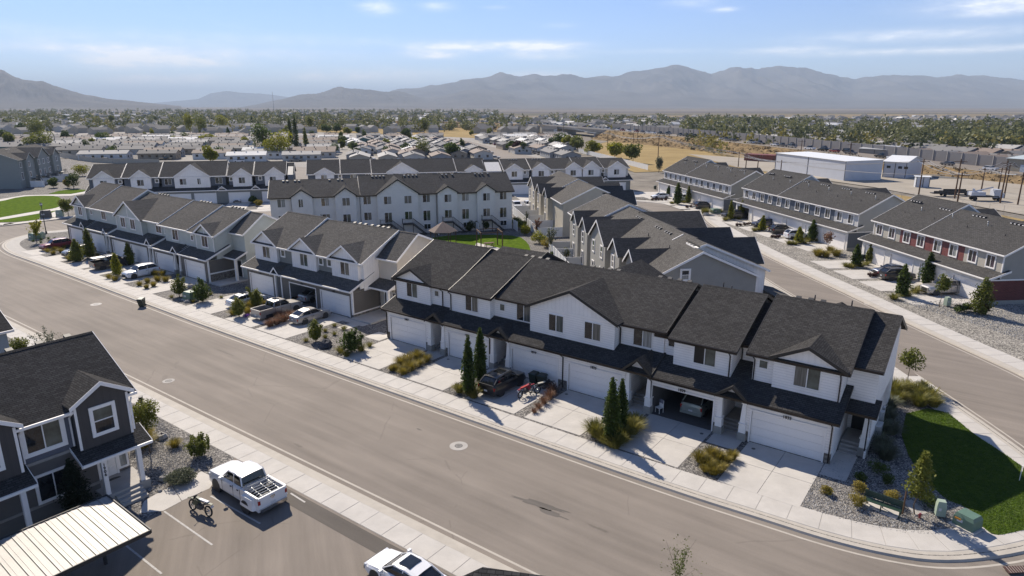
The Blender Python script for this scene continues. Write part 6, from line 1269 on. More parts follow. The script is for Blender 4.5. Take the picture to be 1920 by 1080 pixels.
p = at(1692, 964); B = thing('stake', 'thin brown wooden stake standing beside the corner sapling', 'stake', (p.x, p.y, 0)); b = MB(); b.box(-.035, .035, -.035, .035, 0, 1.55); part('post', b, M_WOOD, B)
p = at(1724, 972); B = thing('hydrant_marker', 'small red pipe marker in the corner gravel', 'marker', (p.x, p.y, 0)); b = MB(); b.tube((0, 0, 0), (0, 0, .35), .06, n=8); b.tube((-.12, 0, .25), (.12, 0, .25), .04, n=6); part('pipe', b, P_RED, B)
p = at(1911, 902); B = thing('sign', 'small white sign on a thin post at the right edge of the lawn', 'sign', (p.x, p.y, 0), R(60)); b = MB(); b.box(-.02, .02, -.02, .02, 0, 1.1); b.box(-.15, .15, -.03, -.02, .75, 1.1); part('board', b, M_TRIMW, B)
p = at(268, 775); B = thing('mailbox', 'dark mailbox unit on a post behind the near sapling', 'mailbox', (p.x, p.y, 0), R(20)); b = MB(); b.box(-.04, .04, -.04, .04, 0, 1.25); part('post', b, M_PLAST, B); b = MB(); b.box(-.12, .12, -.2, .2, 1.0, 1.45); part('box', b, M_PLAST, B)
def lamp(label, x, y, h, rz=0.0):
    p = at(x, y); B = thing('street_lamp', label, 'street lamp', (p.x, p.y, 0), rz); b = MB(); b.tube((0, 0, 0), (0, 0, .5), .2, .15, 10); b.tube((0, 0, .5), (0, 0, h), .085, .055, 8); part('post', b, M_PLAST, B)
    b = MB(); b.tube((0, 0, h), (0, 0, h+.12), .18, .22, 10); b.tube((0, 0, h+.42), (0, 0, h+.62), .28, .03, 10); part('lamp_head', b, M_PLAST, B); b = MB(); b.tube((0, 0, h+.12), (0, 0, h+.42), .17, .22, 10); part('lamp_shade', b, M_LAMPW, B)
lamp('black street lamp at the far left corner', 87, 438, 5.3)
# manholes and covers
def manhole(x, y, r, ring=0.45, dark=True):
    p = at(x, y, -0.126); B = link('manhole', None, None, (p.x, p.y, -0.122)); tag(B, {860: 'large manhole with a concrete ring in the middle of the main street', 316: 'manhole ring near the sidewalk left of the main street', 180: 'pale manhole ring in the far left of the main street', 1632: 'manhole ring in the right-hand street'}[x], 'manhole')
    b = MB(); b.pz([(math.cos(k*math.pi/16)*r, math.sin(k*math.pi/16)*r) for k in range(32)], -.02, 0.0); part('ring', b, M_CONC3 if dark else M_CONC, B); b = MB(); b.pz([(math.cos(k*math.pi/12)*ring*r, math.sin(k*math.pi/12)*ring*r) for k in range(24)], 0.001, 0.008)
    for k in range(8): b.box(-.02, .02, -.02, .02, 0, 0)if False else None
    part('cover', b, M_IRON if dark else M_CONC3, B); b = MB()
    for k in range(10): a = k*math.pi/5; b.box(math.cos(a)*r*ring*.6-.02, math.cos(a)*r*ring*.6+.02, math.sin(a)*r*ring*.6-.02, math.sin(a)*r*ring*.6+.02, .008, .014)
    part('cover_pattern', b, M_CONC3, B)
manhole(860, 836, 0.66); manhole(316, 714, 0.5, .6); manhole(180, 570.5, 0.62, .5, False); manhole(1632, 569.5, 0.72, .35)
b = MB(); c = [at(1880, 1062, .004), at(1925, 1060, .004), at(1935, 1072, .004), at(1892, 1075, .004)]; b.pz([tuple(q.xy) for q in c], -.02, .01); dr = tag(struct('drain_grate', b, mat('rusty_iron', (0.06, 0.025, 0.018), 0.8, var=0.3, scale=20)), 'rusty grate set in the kerb at the lower right corner', 'drain'); del dr['kind']
b = MB()
for k in range(1, 9): q0 = c[0].lerp(c[1], k/9); q1 = c[3].lerp(c[2], k/9); b.tube((q0.x, q0.y, .014), (q1.x, q1.y, .014), .012, n=4)
part('grate_bar', b, M_CONC3, dr)

# gazebo, pergola, picnic bits in the courtyard
p = at(833, 462); B = thing('gazebo', 'hexagonal brown roofed gazebo on the courtyard lawn', 'gazebo', (p.x-.3, p.y+1.5, 0)); b = MB(); n = 6; r_ = 2.6
rg = [(math.cos(k*math.pi/3)*r_, math.sin(k*math.pi/3)*r_) for k in range(6)]
for k in range(6):
    a, c = rg[k], rg[(k+1) % 6]; q = MB(); q.slab([(a[0], a[1], 2.5), (c[0], c[1], 2.5), (0, 0, 4.1)], .08); part('roof_panel', q, mat('brown_shingle', (0.17, 0.13, 0.11), 0.9, var=0.15, scale=4) if k % 2 else MATS.get('brown_shingle') or mat('brown_shingle', (0.17, 0.13, 0.11), 0.9, var=0.15, scale=4), B)
    q = MB(); q.box(a[0]*.85-.06, a[0]*.85+.06, a[1]*.85-.06, a[1]*.85+.06, 0, 2.5); part('post', q, M_WOOD, B)
pa, pb_, pc = at(894, 462), at(942, 466), at(917, 470)
F = Loc((at(894, 461).x, at(894, 461).y), math.atan2(at(942, 467).y-at(894, 461).y, at(942, 467).x-at(894, 461).x)); W_ = (at(942, 467)-at(894, 461)).length
B = root_at(F, 'pergola', 'open brown timber frame over the courtyard path', 'pergola')
for x, y in ((0, 0), (W_, 0), (W_*.5, 2.6), (W_*.5, -2.6)): q = MB(); q.box(x-.07, x+.07, y-.07, y+.07, 0, 2.9); part('post', q, M_WOOD, B)
q = MB(); pts_ = [(0, 0), (W_*.5, 2.6), (W_, 0), (W_*.5, -2.6)]
for k in range(4): a, c = pts_[k], pts_[(k+1) % 4]; q.tube((a[0], a[1], 2.9), (c[0], c[1], 2.9), .1, n=4)
part('beam', q, M_WOOD, B)
p = at(917, 463); B = thing('picnic_table', 'low wooden picnic table under the timber frame', 'table', (p.x, p.y, 0), R(20)); q = MB(); q.box(-.9, .9, -.4, .4, .7, .76); part('tabletop', q, M_WOOD, B); q = MB(); q.box(-.9, .9, -.8, -.55, .42, .47); q.box(-.9, .9, .55, .8, .42, .47); part('seat', q, M_WOOD, B)
for x in (-.6, .6): q = MB(); q.tube((x, -.7, 0), (x, 0, .72), .05, n=4); q.tube((x, .7, 0), (x, 0, .72), .05, n=4); part('leg', q, M_WOOD, B)
# white vinyl yard fences
M_VINYL = mat('white_vinyl', (0.68, 0.68, 0.66), 0.5, var=0.03)
def vinyl(label, pts, h=1.85, pw=2.4, name='vinyl_fence', m=None, grp='white vinyl yard fences', z=0.0, ph=None):
    m = m or M_VINYL; B = thing(name, label, 'fence', (pts[0].x, pts[0].y, z), 0, grp); o = Vector((pts[0].x, pts[0].y, 0))
    for i in range(len(pts)-1):
        a = Vector((pts[i].x, pts[i].y, 0))-o; c = Vector((pts[i+1].x, pts[i+1].y, 0))-o; L = (c-a).length; n = max(1, round(L/pw)); t = (c-a)/n; yaw = math.atan2(t.y, t.x)
        for k in range(n):
            wdt = t.length; q = cached(('vp', round(wdt, 1), h, m.name), lambda: MB().box(.06, round(wdt, 1)-.06, -.02, .02, .05, h-.12).box(0.05, round(wdt, 1)-.05, -.035, .035, h-.15, h).box(0.05, round(wdt, 1)-.05, -.035, .035, .05, .18).mesh('panel', [m]))
            link('panel', q, B, a+t*k, yaw); link('post', cached(('vpost', h, m.name), lambda: MB().box(-.065, .065, -.065, .065, 0, h+.08).mesh('post', [m])), B, a+t*k, yaw)
    return B
vinyl('long white fence beside the courtyard yards of the tan row', [F5.w(.5, -4.6), F5.w(29.0, -4.6)])
for i, u in enumerate((0.6, 7.8, 14.5, 21.0, 29.0)): vinyl(['farthest', 'second', 'third', 'fourth', 'nearest'][i] + ' white cross fence between the tan row yards', [F5.w(u, -4.5), F5.w(u, 0)])
vinyl('white fence round the yards of the grey row, stepping towards the viewer', [F6.w(1.0, -3.6), F6.w(31.0, -3.6)])
for i, u in enumerate((1.0, 6.5, 12.8, 20.5, 28.0)): vinyl(['farthest', 'second', 'third', 'fourth', 'nearest'][i] + ' white cross fence between the grey row yards', [F6.w(u, -3.5), F6.w(u, 0)])
vinyl('white slatted screen at the right end of the courtyard row', [F4.w(45.2, -3.2), F4.w(45.2, -.2)], pw=1.5)
vinyl('white screen between two basement patios of the courtyard row', [F4.w(29.9, -3.2), F4.w(29.9, -.8)], pw=1.2); vinyl('second white screen between basement patios left of the first', [F4.w(37.5, -3.2), F4.w(37.5, -.8)], pw=1.2)
# ================================================================== plants
def np_mesh(name, V, nper, m):
    """V: (N*nper, 3) faces of nper corners each"""
    me = bpy.data.meshes.new(name); n = len(V); nf = n//nper
    me.vertices.add(n); me.vertices.foreach_set('co', np.asarray(V, dtype=np.float32).ravel()); me.loops.add(n); me.loops.foreach_set('vertex_index', np.arange(n, dtype=np.int32))
    me.polygons.add(nf); me.polygons.foreach_set('loop_start', np.arange(0, n, nper, dtype=np.int32)); me.polygons.foreach_set('loop_total', np.full(nf, nper, dtype=np.int32))
    me.materials.append(m); me.update(); me.validate(); return me
def leaves(name, P, size, m, seed=0, flat=0.4, asp=0.55):
    r = np.random.RandomState(seed); n = len(P); s = size*r.uniform(.6, 1.35, n)[:, None]
    a = r.normal(size=(n, 3)); a /= np.linalg.norm(a, axis=1)[:, None]; nn = r.normal(size=(n, 3)); nn[:, 2] = np.abs(nn[:, 2]) + flat; b = np.cross(a, nn); b /= np.linalg.norm(b, axis=1)[:, None]
    V = np.stack([P - a*s, P - b*s*asp, P + a*s, P + b*s*asp], axis=1).reshape(-1, 3); return np_mesh(name, V, 4, m)
def crown_pts(h, w, n, seed, kind='round', z0=0.0):
    r = np.random.RandomState(seed)
    if kind == 'column':
        sp = [(0.0, 0.0, 1.0), (0.30, 0.4, .86), (-.26, .3, .80), (.05, -.32, .90), (-.12, .02, .95)]; q_ = r.randint(0, len(sp), n); sp = np.array(sp)[q_]; sc_ = sp[:, 2]*r.uniform(.93, 1.0)
        z = r.beta(1.05, 1.15, n); z = np.where(z > .985, .985, z); prof = np.sin(np.pi*np.clip(z*.97+.02, 0, 1)**0.68)**0.45*(1-0.38*z); th = r.uniform(0, 2*np.pi, n); rad = prof*w*0.5*(r.uniform(0, 1, n)**0.42)
        rad *= 1 + 0.28*np.sin(th*3 + z*9 + seed) + 0.16*np.sin(th*5 - z*23); rad += (r.uniform(size=n) > .96)*w*.10
        rad *= .80; k_ = np.sin(np.pi*np.clip(z, 0, 1)**.8)*w*.42; jag = 1 + .05*np.sin(z*40+th*2); return np.stack([np.cos(th)*rad*jag + sp[:, 0]*k_, np.sin(th)*rad*jag + sp[:, 1]*k_, z0 + z*h*sc_], 1)
    if kind == 'spray':                              # thin upright shoots from one base
        k = max(5, int(w*9)); P = []
        for i in range(k):
            a = r.uniform(0, 2*np.pi); t = r.uniform(.15, 1.0); tip = np.array([np.cos(a)*w*.55*t, np.sin(a)*w*.55*t, h*r.uniform(.6, 1.0)]); m = n//k; q = r.uniform(.15, 1, m)[:, None]
            P.append(tip*q**np.array([1.3, 1.3, .9]) + r.normal(size=(m, 3))*0.055*h*.6)
        P = np.concatenate(P); m = n//2 if z0 < .2 else n//6; d = r.normal(size=(m, 3)); d /= np.linalg.norm(d, axis=1)[:, None]; d *= r.uniform(.3, 1, (m, 1))**.5; F_ = d*[w*.40, w*.40, h*.36] + [0, 0, h*.42]; F_ *= 1 + .18*np.sin(F_[:, :1]*23/w + F_[:, 1:2]*17/w); P = np.concatenate([P[:n//2 if z0 < .2 else n], F_]); P[:, 2] += z0; return P
    nl = 9 if kind == 'round' else 14; C_ = []
    for i in range(nl):
        a = r.uniform(0, 2*np.pi); q = r.uniform(.1, 1.0); zz = r.uniform(-.72, .8); rr = math.sqrt(max(0, 1-zz*zz))*q; C_.append((np.cos(a)*rr*w*.34, np.sin(a)*rr*w*.34, zz*h*.34, r.uniform(.20, .34)))
    P = []; m = n//nl
    for (x, y, z, s) in C_:
        d = r.normal(size=(m, 3)); d /= np.linalg.norm(d, axis=1)[:, None]; q = r.uniform(.35, 1.08, m)[:, None]**.6; P.append(np.array([x, y, z]) + d*q*np.array([w*s, w*s, h*s]))
    P = np.concatenate(P); P[:, 2] += z0 + h*.5; return P
def trunk_mesh(h, r0, seed, limbs=4, lean=0.0, top=None, n=6):
    r = random.Random(seed); b = MB(); p = Vector((0, 0, -.05)); k = 5; hh = h/k
    pts_ = [p]
    for i in range(k): p = p + Vector((r.uniform(-.04, .04)*h + lean, r.uniform(-.04, .04)*h, hh)); pts_.append(p)
    for i in range(k): b.tube(pts_[i], pts_[i+1], r0*(1-i/(k+1)), r0*(1-(i+1)/(k+1)), n)
    for i in range(limbs):
        q = pts_[r.randint(2, k-1)]; a = r.uniform(0, 6.28); L = h*r.uniform(.25, .5); e = q + Vector((math.cos(a)*L*.6, math.sin(a)*L*.6, L*.8)); b.tube(q, e, r0*.4, r0*.12, 4)
    return b.mesh('trunk', [M_BARK])
def tree(name, label, x, y, h, w, lm, kind='round', clear=0.3, n=1500, ls=0.12, seed=None, r0=None, group=None, cat='tree', z=0.0, pos=None, rz=None, crn='crown', limbs=4):
    p = at(x, y, z) if pos is None else Vector((pos[0], pos[1], z)); sd_ = rnd.randint(0, 3) if seed is None else seed; o = thing(name, label, cat, (p.x, p.y, z), rnd.uniform(0, 6.28) if rz is None else rz, group)
    kh = (name, kind, round(clear, 2), n, ls, sd_, lm.name, round(w/h, 1))
    tm = cached(('tr', name, sd_, round(clear, 2), kind, round(w/h, 1)), lambda: trunk_mesh(0.92 if kind == 'column' else 0.75, (r0 or .1)/h if r0 else .022, sd_, 0 if kind == 'column' else limbs))
    cm = cached(('cr',)+kh, lambda: leaves(crn, crown_pts(1-clear, w/h, n, sd_*7+3, kind, clear), ls/h, lm, sd_))
    link('trunk', tm, o, scale=h); link(crn, cm, o, scale=h); return o
def grass_mesh(h, w, n, m, seed, droop=0.5, bw=0.012):
    r = np.random.RandomState(seed); th = r.uniform(0, 2*np.pi, n); t = r.uniform(0.1, 1, n)**.6; hh = h*r.uniform(.5, 1.05, n)*(1.05-.35*t); d = np.stack([np.cos(th), np.sin(th), 0*th], 1); base = d*(r.uniform(0, .22, n)*w)[:, None]
    s = np.stack([-np.sin(th), np.cos(th), 0*th], 1); ph = r.uniform(0, 2*np.pi, n); s = s*np.cos(ph)[:, None]*.6 + np.cross(s, d)*0 + s*.4
    k = bw*r.uniform(.7, 1.5, n)[:, None]; R_ = (w*.5*t)[:, None]
    mid = base + d*R_*.5; mid[:, 2] = hh*.72; tip = base + d*R_*(.95+droop*.2); tip[:, 2] = hh*(1-droop*.12*t)
    V = np.concatenate([np.stack([base - s*k, base + s*k, mid + s*k*.9, mid - s*k*.9], 1), np.stack([mid - s*k*.9, mid + s*k*.9, tip + s*k*.35, tip - s*k*.35], 1)]).reshape(-1, 3); return np_mesh('grass_blades', V, 4, m)
def grass(label, x, y, h, w, m, group, pos=None, name='ornamental_grass', n=420, cat='ornamental grass', bw=0.016):
    sd_ = rnd.randint(0, 2); p = at(x, y) if pos is None else Vector((pos[0], pos[1], 0)); me = cached(('gr', m.name, sd_, n, round(h/w, 1), bw), lambda: grass_mesh(1.0, w/h, n, m, sd_, bw=bw))
    o = link(name, me, None, (p.x, p.y, 0.0), rnd.uniform(0, 6.28), scale=h*rnd.uniform(.9, 1.1)); tag(o, label, cat, group); return o

# columnar trees of the near row
for l, x, y, h, w in (('columnar green tree in front of garage 1813, left of two', 879, 742, 5.6, 1.35), ('columnar green tree in front of garage 1813, right of two', 901, 716, 5.1, 1.35),
                      ('tallest columnar tree in the grass bed left of open garage 1829', 1144, 829, 5.1, 1.45), ('shorter columnar tree close to the garage 1825 side of the same bed', 1163, 812, 4.4, 1.25)):
    tree('columnar_tree', l, x, y, h, w, L_COL, 'column', 0.04, 4200, 0.105, group='columnar trees in the driveway beds', crn='foliage')
# beds with grasses: (x, y, height, width)
def bed(lbl, pts_, m, group='ornamental grasses in the driveway beds', n=420, bw=0.016):
    for (x, y, h, w) in pts_: grass(lbl, x, y, h, w, m, group, n=n, bw=bw)
bed('green gold grass clump in the bed between garages 1807 and 1813', [(742, 694, .8, 1.1), (757, 701, .8, 1.2), (752, 685, 1.0, 1.3), (770, 694, 1.0, 1.4), (765, 680, 1.0, 1.3), (784, 686, .95, 1.3), (798, 678, .95, 1.3), (782, 674, 1.1, 1.4), (735, 695, .6, .8)], L_GOLD, 'grass clumps in the bed between garages 1807 and 1813', 700)
bed('tall feathery grass at the foot of the two columnar trees before garage 1813', [(862, 735, 1.1, 1.5), (888, 745, 1.15, 1.5), (905, 728, .9, 1.3)], L_GRASS, 'grasses at the first pair of columnar trees', 700)
bed('tall feathery grass in the bed left of open garage 1829', [(1117, 816, 1.3, 2.0), (1132, 827, 1.2, 1.6), (1152, 838, 1.2, 1.6), (1168, 825, 1.4, 2.0), (1185, 812, 1.3, 1.9), (1176, 800, 1.2, 1.8), (1192, 799, 1.1, 1.5)], L_GRASS, 'grasses in the bed left of open garage 1829', 700)
bed('green gold grass clump in the bed between garages 1829 and 1833', [(1312, 866, .9, 1.1), (1327, 876, .9, 1.1), (1333, 858, 1.0, 1.1), (1349, 884, .9, 1.1), (1360, 871, .9, 1.0), (1338, 889, .8, 1.0), (1372, 862, .8, .9), (1346, 866, .9, 1.0), (1322, 884, .6, .8)], L_GOLD, 'grass clumps in the bed between garages 1829 and 1833', 700)
bed('rust coloured grass tuft in the narrow strip beside the dirt bikes', [(1036, 739, 1.2, 1.3), (1030, 748, 1.0, 1.1), (1020, 757, .9, 1.0), (1010, 766, .7, .9), (1002, 774, .6, .8)], L_RUST, 'rusty grasses in the strip beside the dirt bikes', 300)
for l, x, y, h, w in (('small gold shrub left of the bench in the corner gravel', 1550, 927, .65, .85), ('upper of two gold shrubs by the bench', 1611, 923, .85, 1.0), ('lower of two gold shrubs by the bench', 1607, 948, .95, 1.2), ('pale gold shrub behind the bench', 1670, 943, .9, 1.2)):
    tree('round_shrub', l, x, y, h, w, L_GOLD, 'round', 0.0, 1300, 0.045, cat='shrub', crn='foliage')
for l, x, y, h, w in (('low dark shrub in the shade right of the entry steps', 1646, 884, .8, 1.5), ('smaller dark shrub in the shade below the steps path', 1612, 900, .6, .9), ('dark round shrub at the edge of the corner lawn', 1662, 908, .75, 1.0), ('dark shrub right of the corner sapling', 1742, 950, .9, 1.4)):
    tree('round_shrub', l, x, y, h, w, L_COL, 'round', 0.0, 1000, 0.05, cat='shrub', crn='foliage')
bed('large dark grass clump along the right end wall of the near row', [(1652, 842, 1.3, 2.0), (1645, 815, 1.3, 2.0), (1662, 790, 1.3, 2.0), (1670, 812, 1.2, 1.9), (1652, 780, 1.3, 1.9), (1668, 765, 1.3, 2.0), (1660, 860, 1.1, 1.6)], L_GREY, 'grass clumps along the end wall of the near row', 650)
bed('big sunlit grass clump between the end wall and the corner lawn', [(1676, 738, 1.4, 2.1), (1700, 735, 1.3, 2.1), (1718, 744, 1.3, 1.9), (1724, 760, 1.4, 2.1), (1742, 750, 1.4, 2.0), (1684, 752, 1.2, 1.8), (1730, 728, .9, 1.2), (1750, 762, 1.0, 1.3)], L_GRASS, 'big grass clumps above the corner lawn', 700)
tree('sapling', 'slender sapling with a stake in the corner gravel by the green cabinets', 1716, 965, 4.3, 1.6, L_OLIVE, 'column', 0.28, 1500, 0.10, seed=1, r0=.05)
tree('sapling', 'twin stemmed sapling above the grasses by the alley', 1700, 722, 3.6, 2.3, L_OLIVE, 'round', 0.42, 1000, 0.11, seed=2, r0=.05)
# middle plot between taupe and white rows
tree('round_shrub', 'upright green bush at the left of the gravel plot', 592, 640, 2.6, 1.7, L_OLIVE, 'spray', 0.0, 3800, 0.085, cat='bush', crn='foliage')
tree('round_shrub', 'large dark green bush at the right of the gravel plot', 659, 660, 2.6, 3.0, L_COL, 'spray', 0.0, 4200, 0.095, cat='bush', crn='foliage')
bed('small round grass tuft in the gravel plot', [(574, 640, .45, .8), (610, 622, .45, .7), (627, 612, .5, .8), (645, 618, .55, .9), (627, 628, .5, .8), (610, 634, .5, .7), (639, 660, .7, 1.2), (693, 650, .7, 1.0), (677, 658, .8, 1.3), (650, 668, .7, 1.2)], L_GRASS, 'small grass tufts in the gravel plot', 420)
# middle row drives
tree('round_shrub', 'left one of two bushes hiding the white sedan', 448, 594, 2.6, 1.9, L_OLIVE, 'spray', 0.0, 3600, 0.09, cat='bush', crn='foliage'); tree('round_shrub', 'right one of two bushes hiding the white sedan', 482, 577, 2.6, 1.8, L_OLIVE, 'spray', 0.0, 3600, 0.09, cat='bush', crn='foliage')
bed('gold grass clump beside the two bushes', [(437, 590, .9, 1.3), (464, 588, 1.1, 1.3), (470, 578, 1.2, 1.3), (497, 570, .7, 1.0)], L_GOLD, 'gold grasses beside the two bushes')
tree('flower_clump', 'purple flower patch beside the silver pickup', 462, 594, .35, 1.0, L_PUR, 'round', 0.0, 500, 0.05, cat='flowers', crn='foliage')
bed('pinkish rust grass clump between the silver pickup and the silver sedan', [(507, 612, 1.0, 1.5), (519, 608, 1.1, 1.6), (531, 603, 1.1, 1.5), (541, 596, 1.1, 1.5), (523, 598, 1.0, 1.4)], L_RUST, 'rust grasses between silver pickup and sedan', 650)
bed('golden grass ball left of the boulders at the sage row', [(262, 536, .75, 1.0), (275, 541, .85, 1.1), (288, 537, .8, 1.0), (277, 530, .8, 1.0), (296, 527, 1.0, 1.3), (291, 517, 1.0, 1.2), (305, 517, 1.0, 1.3), (311, 528, .95, 1.3)], L_GOLD, 'golden grass balls at the sage row', 600)
tree('round_shrub', 'bush with twigs left of the transformer and boulders', 337, 556, 2.8, 2.3, L_OLIVE, 'spray', 0.05, 2800, 0.10, cat='bush', crn='foliage'); tree('round_shrub', 'green bush right of the transformer and boulders', 380, 566, 2.9, 2.6, L_COL, 'spray', 0.0, 3600, 0.10, cat='bush', crn='foliage')
bed('little grass tuft in the gravel near the transformer', [(322, 558, .5, .8), (362, 567, .5, .8), (415, 559, .5, .8), (395, 553, .5, .8)], L_GRASS, 'little tufts near the transformer', 300)
tree('sapling', 'yellow sapling at the sage row drive behind the black pickup', 220, 517, 3.4, 1.6, L_YEL, 'column', 0.05, 2600, 0.11); tree('sapling', 'green sapling behind the white SUV', 244, 497, 3.6, 1.6, L_OLIVE, 'column', 0.05, 2600, 0.11)
tree('sapling', 'left one of two green saplings near the dark SUV', 146, 490, 3.8, 2.2, L_OLIVE, 'column', 0.03, 3000, 0.12); tree('sapling', 'right one of two green saplings near the dark SUV', 169, 483, 5.2, 1.9, L_OLIVE, 'column', 0.03, 3000, 0.12)
bed('golden grass clump before the red SUV', [(90, 473, .9, 1.3), (100, 477, .9, 1.3), (106, 470, .9, 1.3), (115, 473, .9, 1.3), (121, 466, .9, 1.3), (131, 488, 1.0, 1.4), (183, 481, .8, 1.1), (216, 526, 1.0, 1.4), (205, 522, .9, 1.3)], L_GOLD, 'golden grasses before the red SUV', 500)
bed('tiny dark tuft in the gravel of the far left corner', [(62, 453, .5, .8), (77, 455, .5, .8), (91, 448, .5, .8), (92, 453, .5, .8), (103, 448, .5, .8), (78, 450, .5, .7)], L_COL, 'tiny tufts of the far left corner', 250)
tree('sapling', 'thin yellow green sapling on the far left corner', 70, 455, 4.3, 3.0, L_YEL, 'spray', 0.25, 900, 0.15, r0=.08)
# near left garden
tree('sapling', 'green sapling with bare stems beside the near left house', 284, 850, 4.2, 2.2, L_OLIVE, 'round', 0.42, 2100, 0.085, seed=1, r0=.05)
tree('round_shrub', 'bushy green shrub beside the sidewalk near the white pickup', 374, 856, 1.9, 2.0, L_OLIVE, 'spray', 0.0, 3800, 0.075, cat='bush', crn='foliage'); tree('round_shrub', 'low spreading juniper by the lot path', 340, 905, .75, 2.3, L_GREY, 'round', 0.0, 3600, 0.06, cat='bush', crn='foliage')
bed('green gold grass clump near the near left porch', [(270, 838, 1.2, 1.5), (274, 825, 1.2, 1.4), (328, 838, .8, 1.1)], L_GOLD, 'grass clumps near the near left porch', 700)
tree('conifer', 'dark upright evergreen against the near left house wall', 0, 0, 4.0, 1.9, leaf_mat('leaf_evergreen', (0.008, 0.014, 0.006), (0.02, 0.03, 0.012)), 'column', 0.02, 4500, 0.08, pos=FL.w(-3.2, 1.1).xy, crn='foliage')
tree('round_shrub', 'wild bush with long bare twigs behind the near left roof', 95, 672, 3.0, 3.3, L_GREY, 'spray', 0.1, 1500, 0.07, cat='bush', crn='foliage', seed=3); tree('round_shrub', 'yellow green bush between the two left houses', 38, 668, 1.9, 2.2, L_OLIVE, 'round', 0.0, 1500, 0.09, cat='bush', crn='foliage')
p = at(1278, 998, 4.6); tree('sapling', 'sparse sapling tips rising at the bottom edge', 0, 0, 4.6, 2.6, leaf_mat('leaf_fresh', (0.05, 0.07, 0.012), (0.13, 0.16, 0.025)), 'spray', 0.35, 620, 0.045, pos=(p.x, p.y), r0=.03, seed=2, limbs=7)
# right hand street
for l, x, y, h, w, m in (('dark conifer at the brick ended row, left of two', 1690, 556, 4.3, 1.9, L_COL), ('dark conifer at the brick ended row, right of two', 1737, 534, 4.6, 1.8, L_COL), ('slender green tree at the left end of the red sided row', 1603, 500, 3.6, 1.5, L_COL), ('shorter green tree near the bin of the red sided row', 1630, 492, 2.9, 1.5, L_OLIVE),
      ('yellow green cone tree before the silver SUV', 1497, 456, 3.0, 1.6, L_YEL), ('dark cone tree right of the silver SUV', 1522, 452, 4.0, 1.6, L_COL), ('yellow green sapling at the navy SUV, left', 1429, 432, 3.0, 1.4, L_YEL), ('yellow green sapling at the navy SUV, right', 1449, 424, 3.4, 1.3, L_YEL), ('slim yellow green tree beside the black pickup', 1369, 412, 4.2, 1.3, L_YEL), ('slim yellow green tree before the open garage', 1390, 408, 3.8, 1.3, L_YEL),
      ('dark conifer hiding the white pickup', 1270, 383, 5.4, 2.2, L_COL), ('slim green tree right of the white pickup', 1290, 381, 4.4, 1.7, L_OLIVE), ('small green tree left of the far conifer', 1254, 368, 3.0, 1.6, L_COL)):
    tree('columnar_tree', l, x, y, h, w, m, 'column', 0.04, 1500, 0.17, crn='foliage', group='columnar trees along the right hand street')
tree('sapling', 'thin brown leaved sapling in front of the grey capped pickup', 1762, 576, 4.3, 2.0, L_OLIVE, 'round', 0.42, 800, 0.14, r0=.05); tree('sapling', 'bigger green sapling at the corner of the brick ended row', 1838, 590, 4.6, 2.6, L_OLIVE, 'column', 0.05, 2600, 0.13, r0=.05)
tree('sapling', 'bare orange sapling beside the end garage of the slate blue row', 1551, 472, 3.6, 2.3, L_RUST, 'round', 0.4, 450, 0.14, r0=.06)
tree('round_shrub', 'dark yucca like shrub in the gravel by the pale pedestal', 1812, 583, .9, 1.4, L_COL, 'round', 0.0, 700, 0.12, cat='shrub', crn='foliage'); tree('round_shrub', 'dark shrub with white blossoms in the right gravel', 1799, 586, .9, 1.6, L_COL, 'round', 0.0, 900, 0.10, cat='shrub', crn='foliage'); tree('round_shrub', 'dark shrub under the bigger corner sapling', 1844, 590, 1.4, 1.5, L_BURG, 'round', 0.0, 800, 0.1, cat='shrub', crn='foliage')
G_R = 'hedge clumps along the right hand drives'
bed('olive grass clump in a drive bed of the right hand street', [(1676, 561, .9, 1.8), (1700, 555, .9, 1.9), (1716, 549, .9, 1.8), (1727, 544, .8, 1.6), (1586, 500, .8, 1.5), (1596, 502, .9, 1.8), (1614, 500, .9, 2.0), (1624, 497, .8, 1.6), (1640, 492, .9, 2.0), (1650, 489, .8, 1.6), (1480, 458, .9, 1.8), (1489, 459, .9, 1.8), (1508, 456, .8, 1.8), (1515, 453, .9, 1.6), (1532, 452, .9, 2.2), (1540, 449, .8, 1.6), (1415, 433, .9, 1.8), (1423, 432, .8, 1.6), (1433, 430, .9, 1.6), (1360, 413, .8, 1.8), (1377, 410, .8, 1.8), (1385, 411, .8, 1.8), (1396, 408, .9, 2.4), (1260, 382, .8, 1.8), (1282, 380, .8, 2.4), (1297, 379, .8, 2.0)], L_GRASS, G_R, 420, 0.025)
bed('round golden grass ball in the gravel before the end garage of the slate blue row', [(1534, 480, 1.4, 2.0), (1548, 482, 1.3, 1.9), (1568, 480, 1.3, 1.8), (1556, 472, 1.1, 1.5)], L_GOLD, 'golden grass balls by the slate blue row', 600, 0.02)
bed('round pale grass ball between the right hand rows', [(1322, 402, 1.7, 2.6), (1338, 400, 1.2, 2.2), (1352, 398, 1.0, 2.0)], L_GRASS, 'pale grass balls between the right hand rows', 500, 0.03)
for x, y in ((1631, 519), (1637, 519), (1643, 518), (1382, 424), (1388, 424), (1396, 423), (1403, 422), (1410, 421), (1448, 446), (1454, 447), (1460, 446), (1288, 390), (1295, 389), (1223, 376), (1229, 376), (1235, 376), (1241, 376), (1248, 376)):
    tree('low_shrub', 'small burgundy shrub in a drive strip of the right hand street', x, y, .75, .9, L_BURG, 'round', 0.0, 260, 0.10, cat='shrub', crn='foliage', group='burgundy shrubs in the right hand drive strips', seed=0)
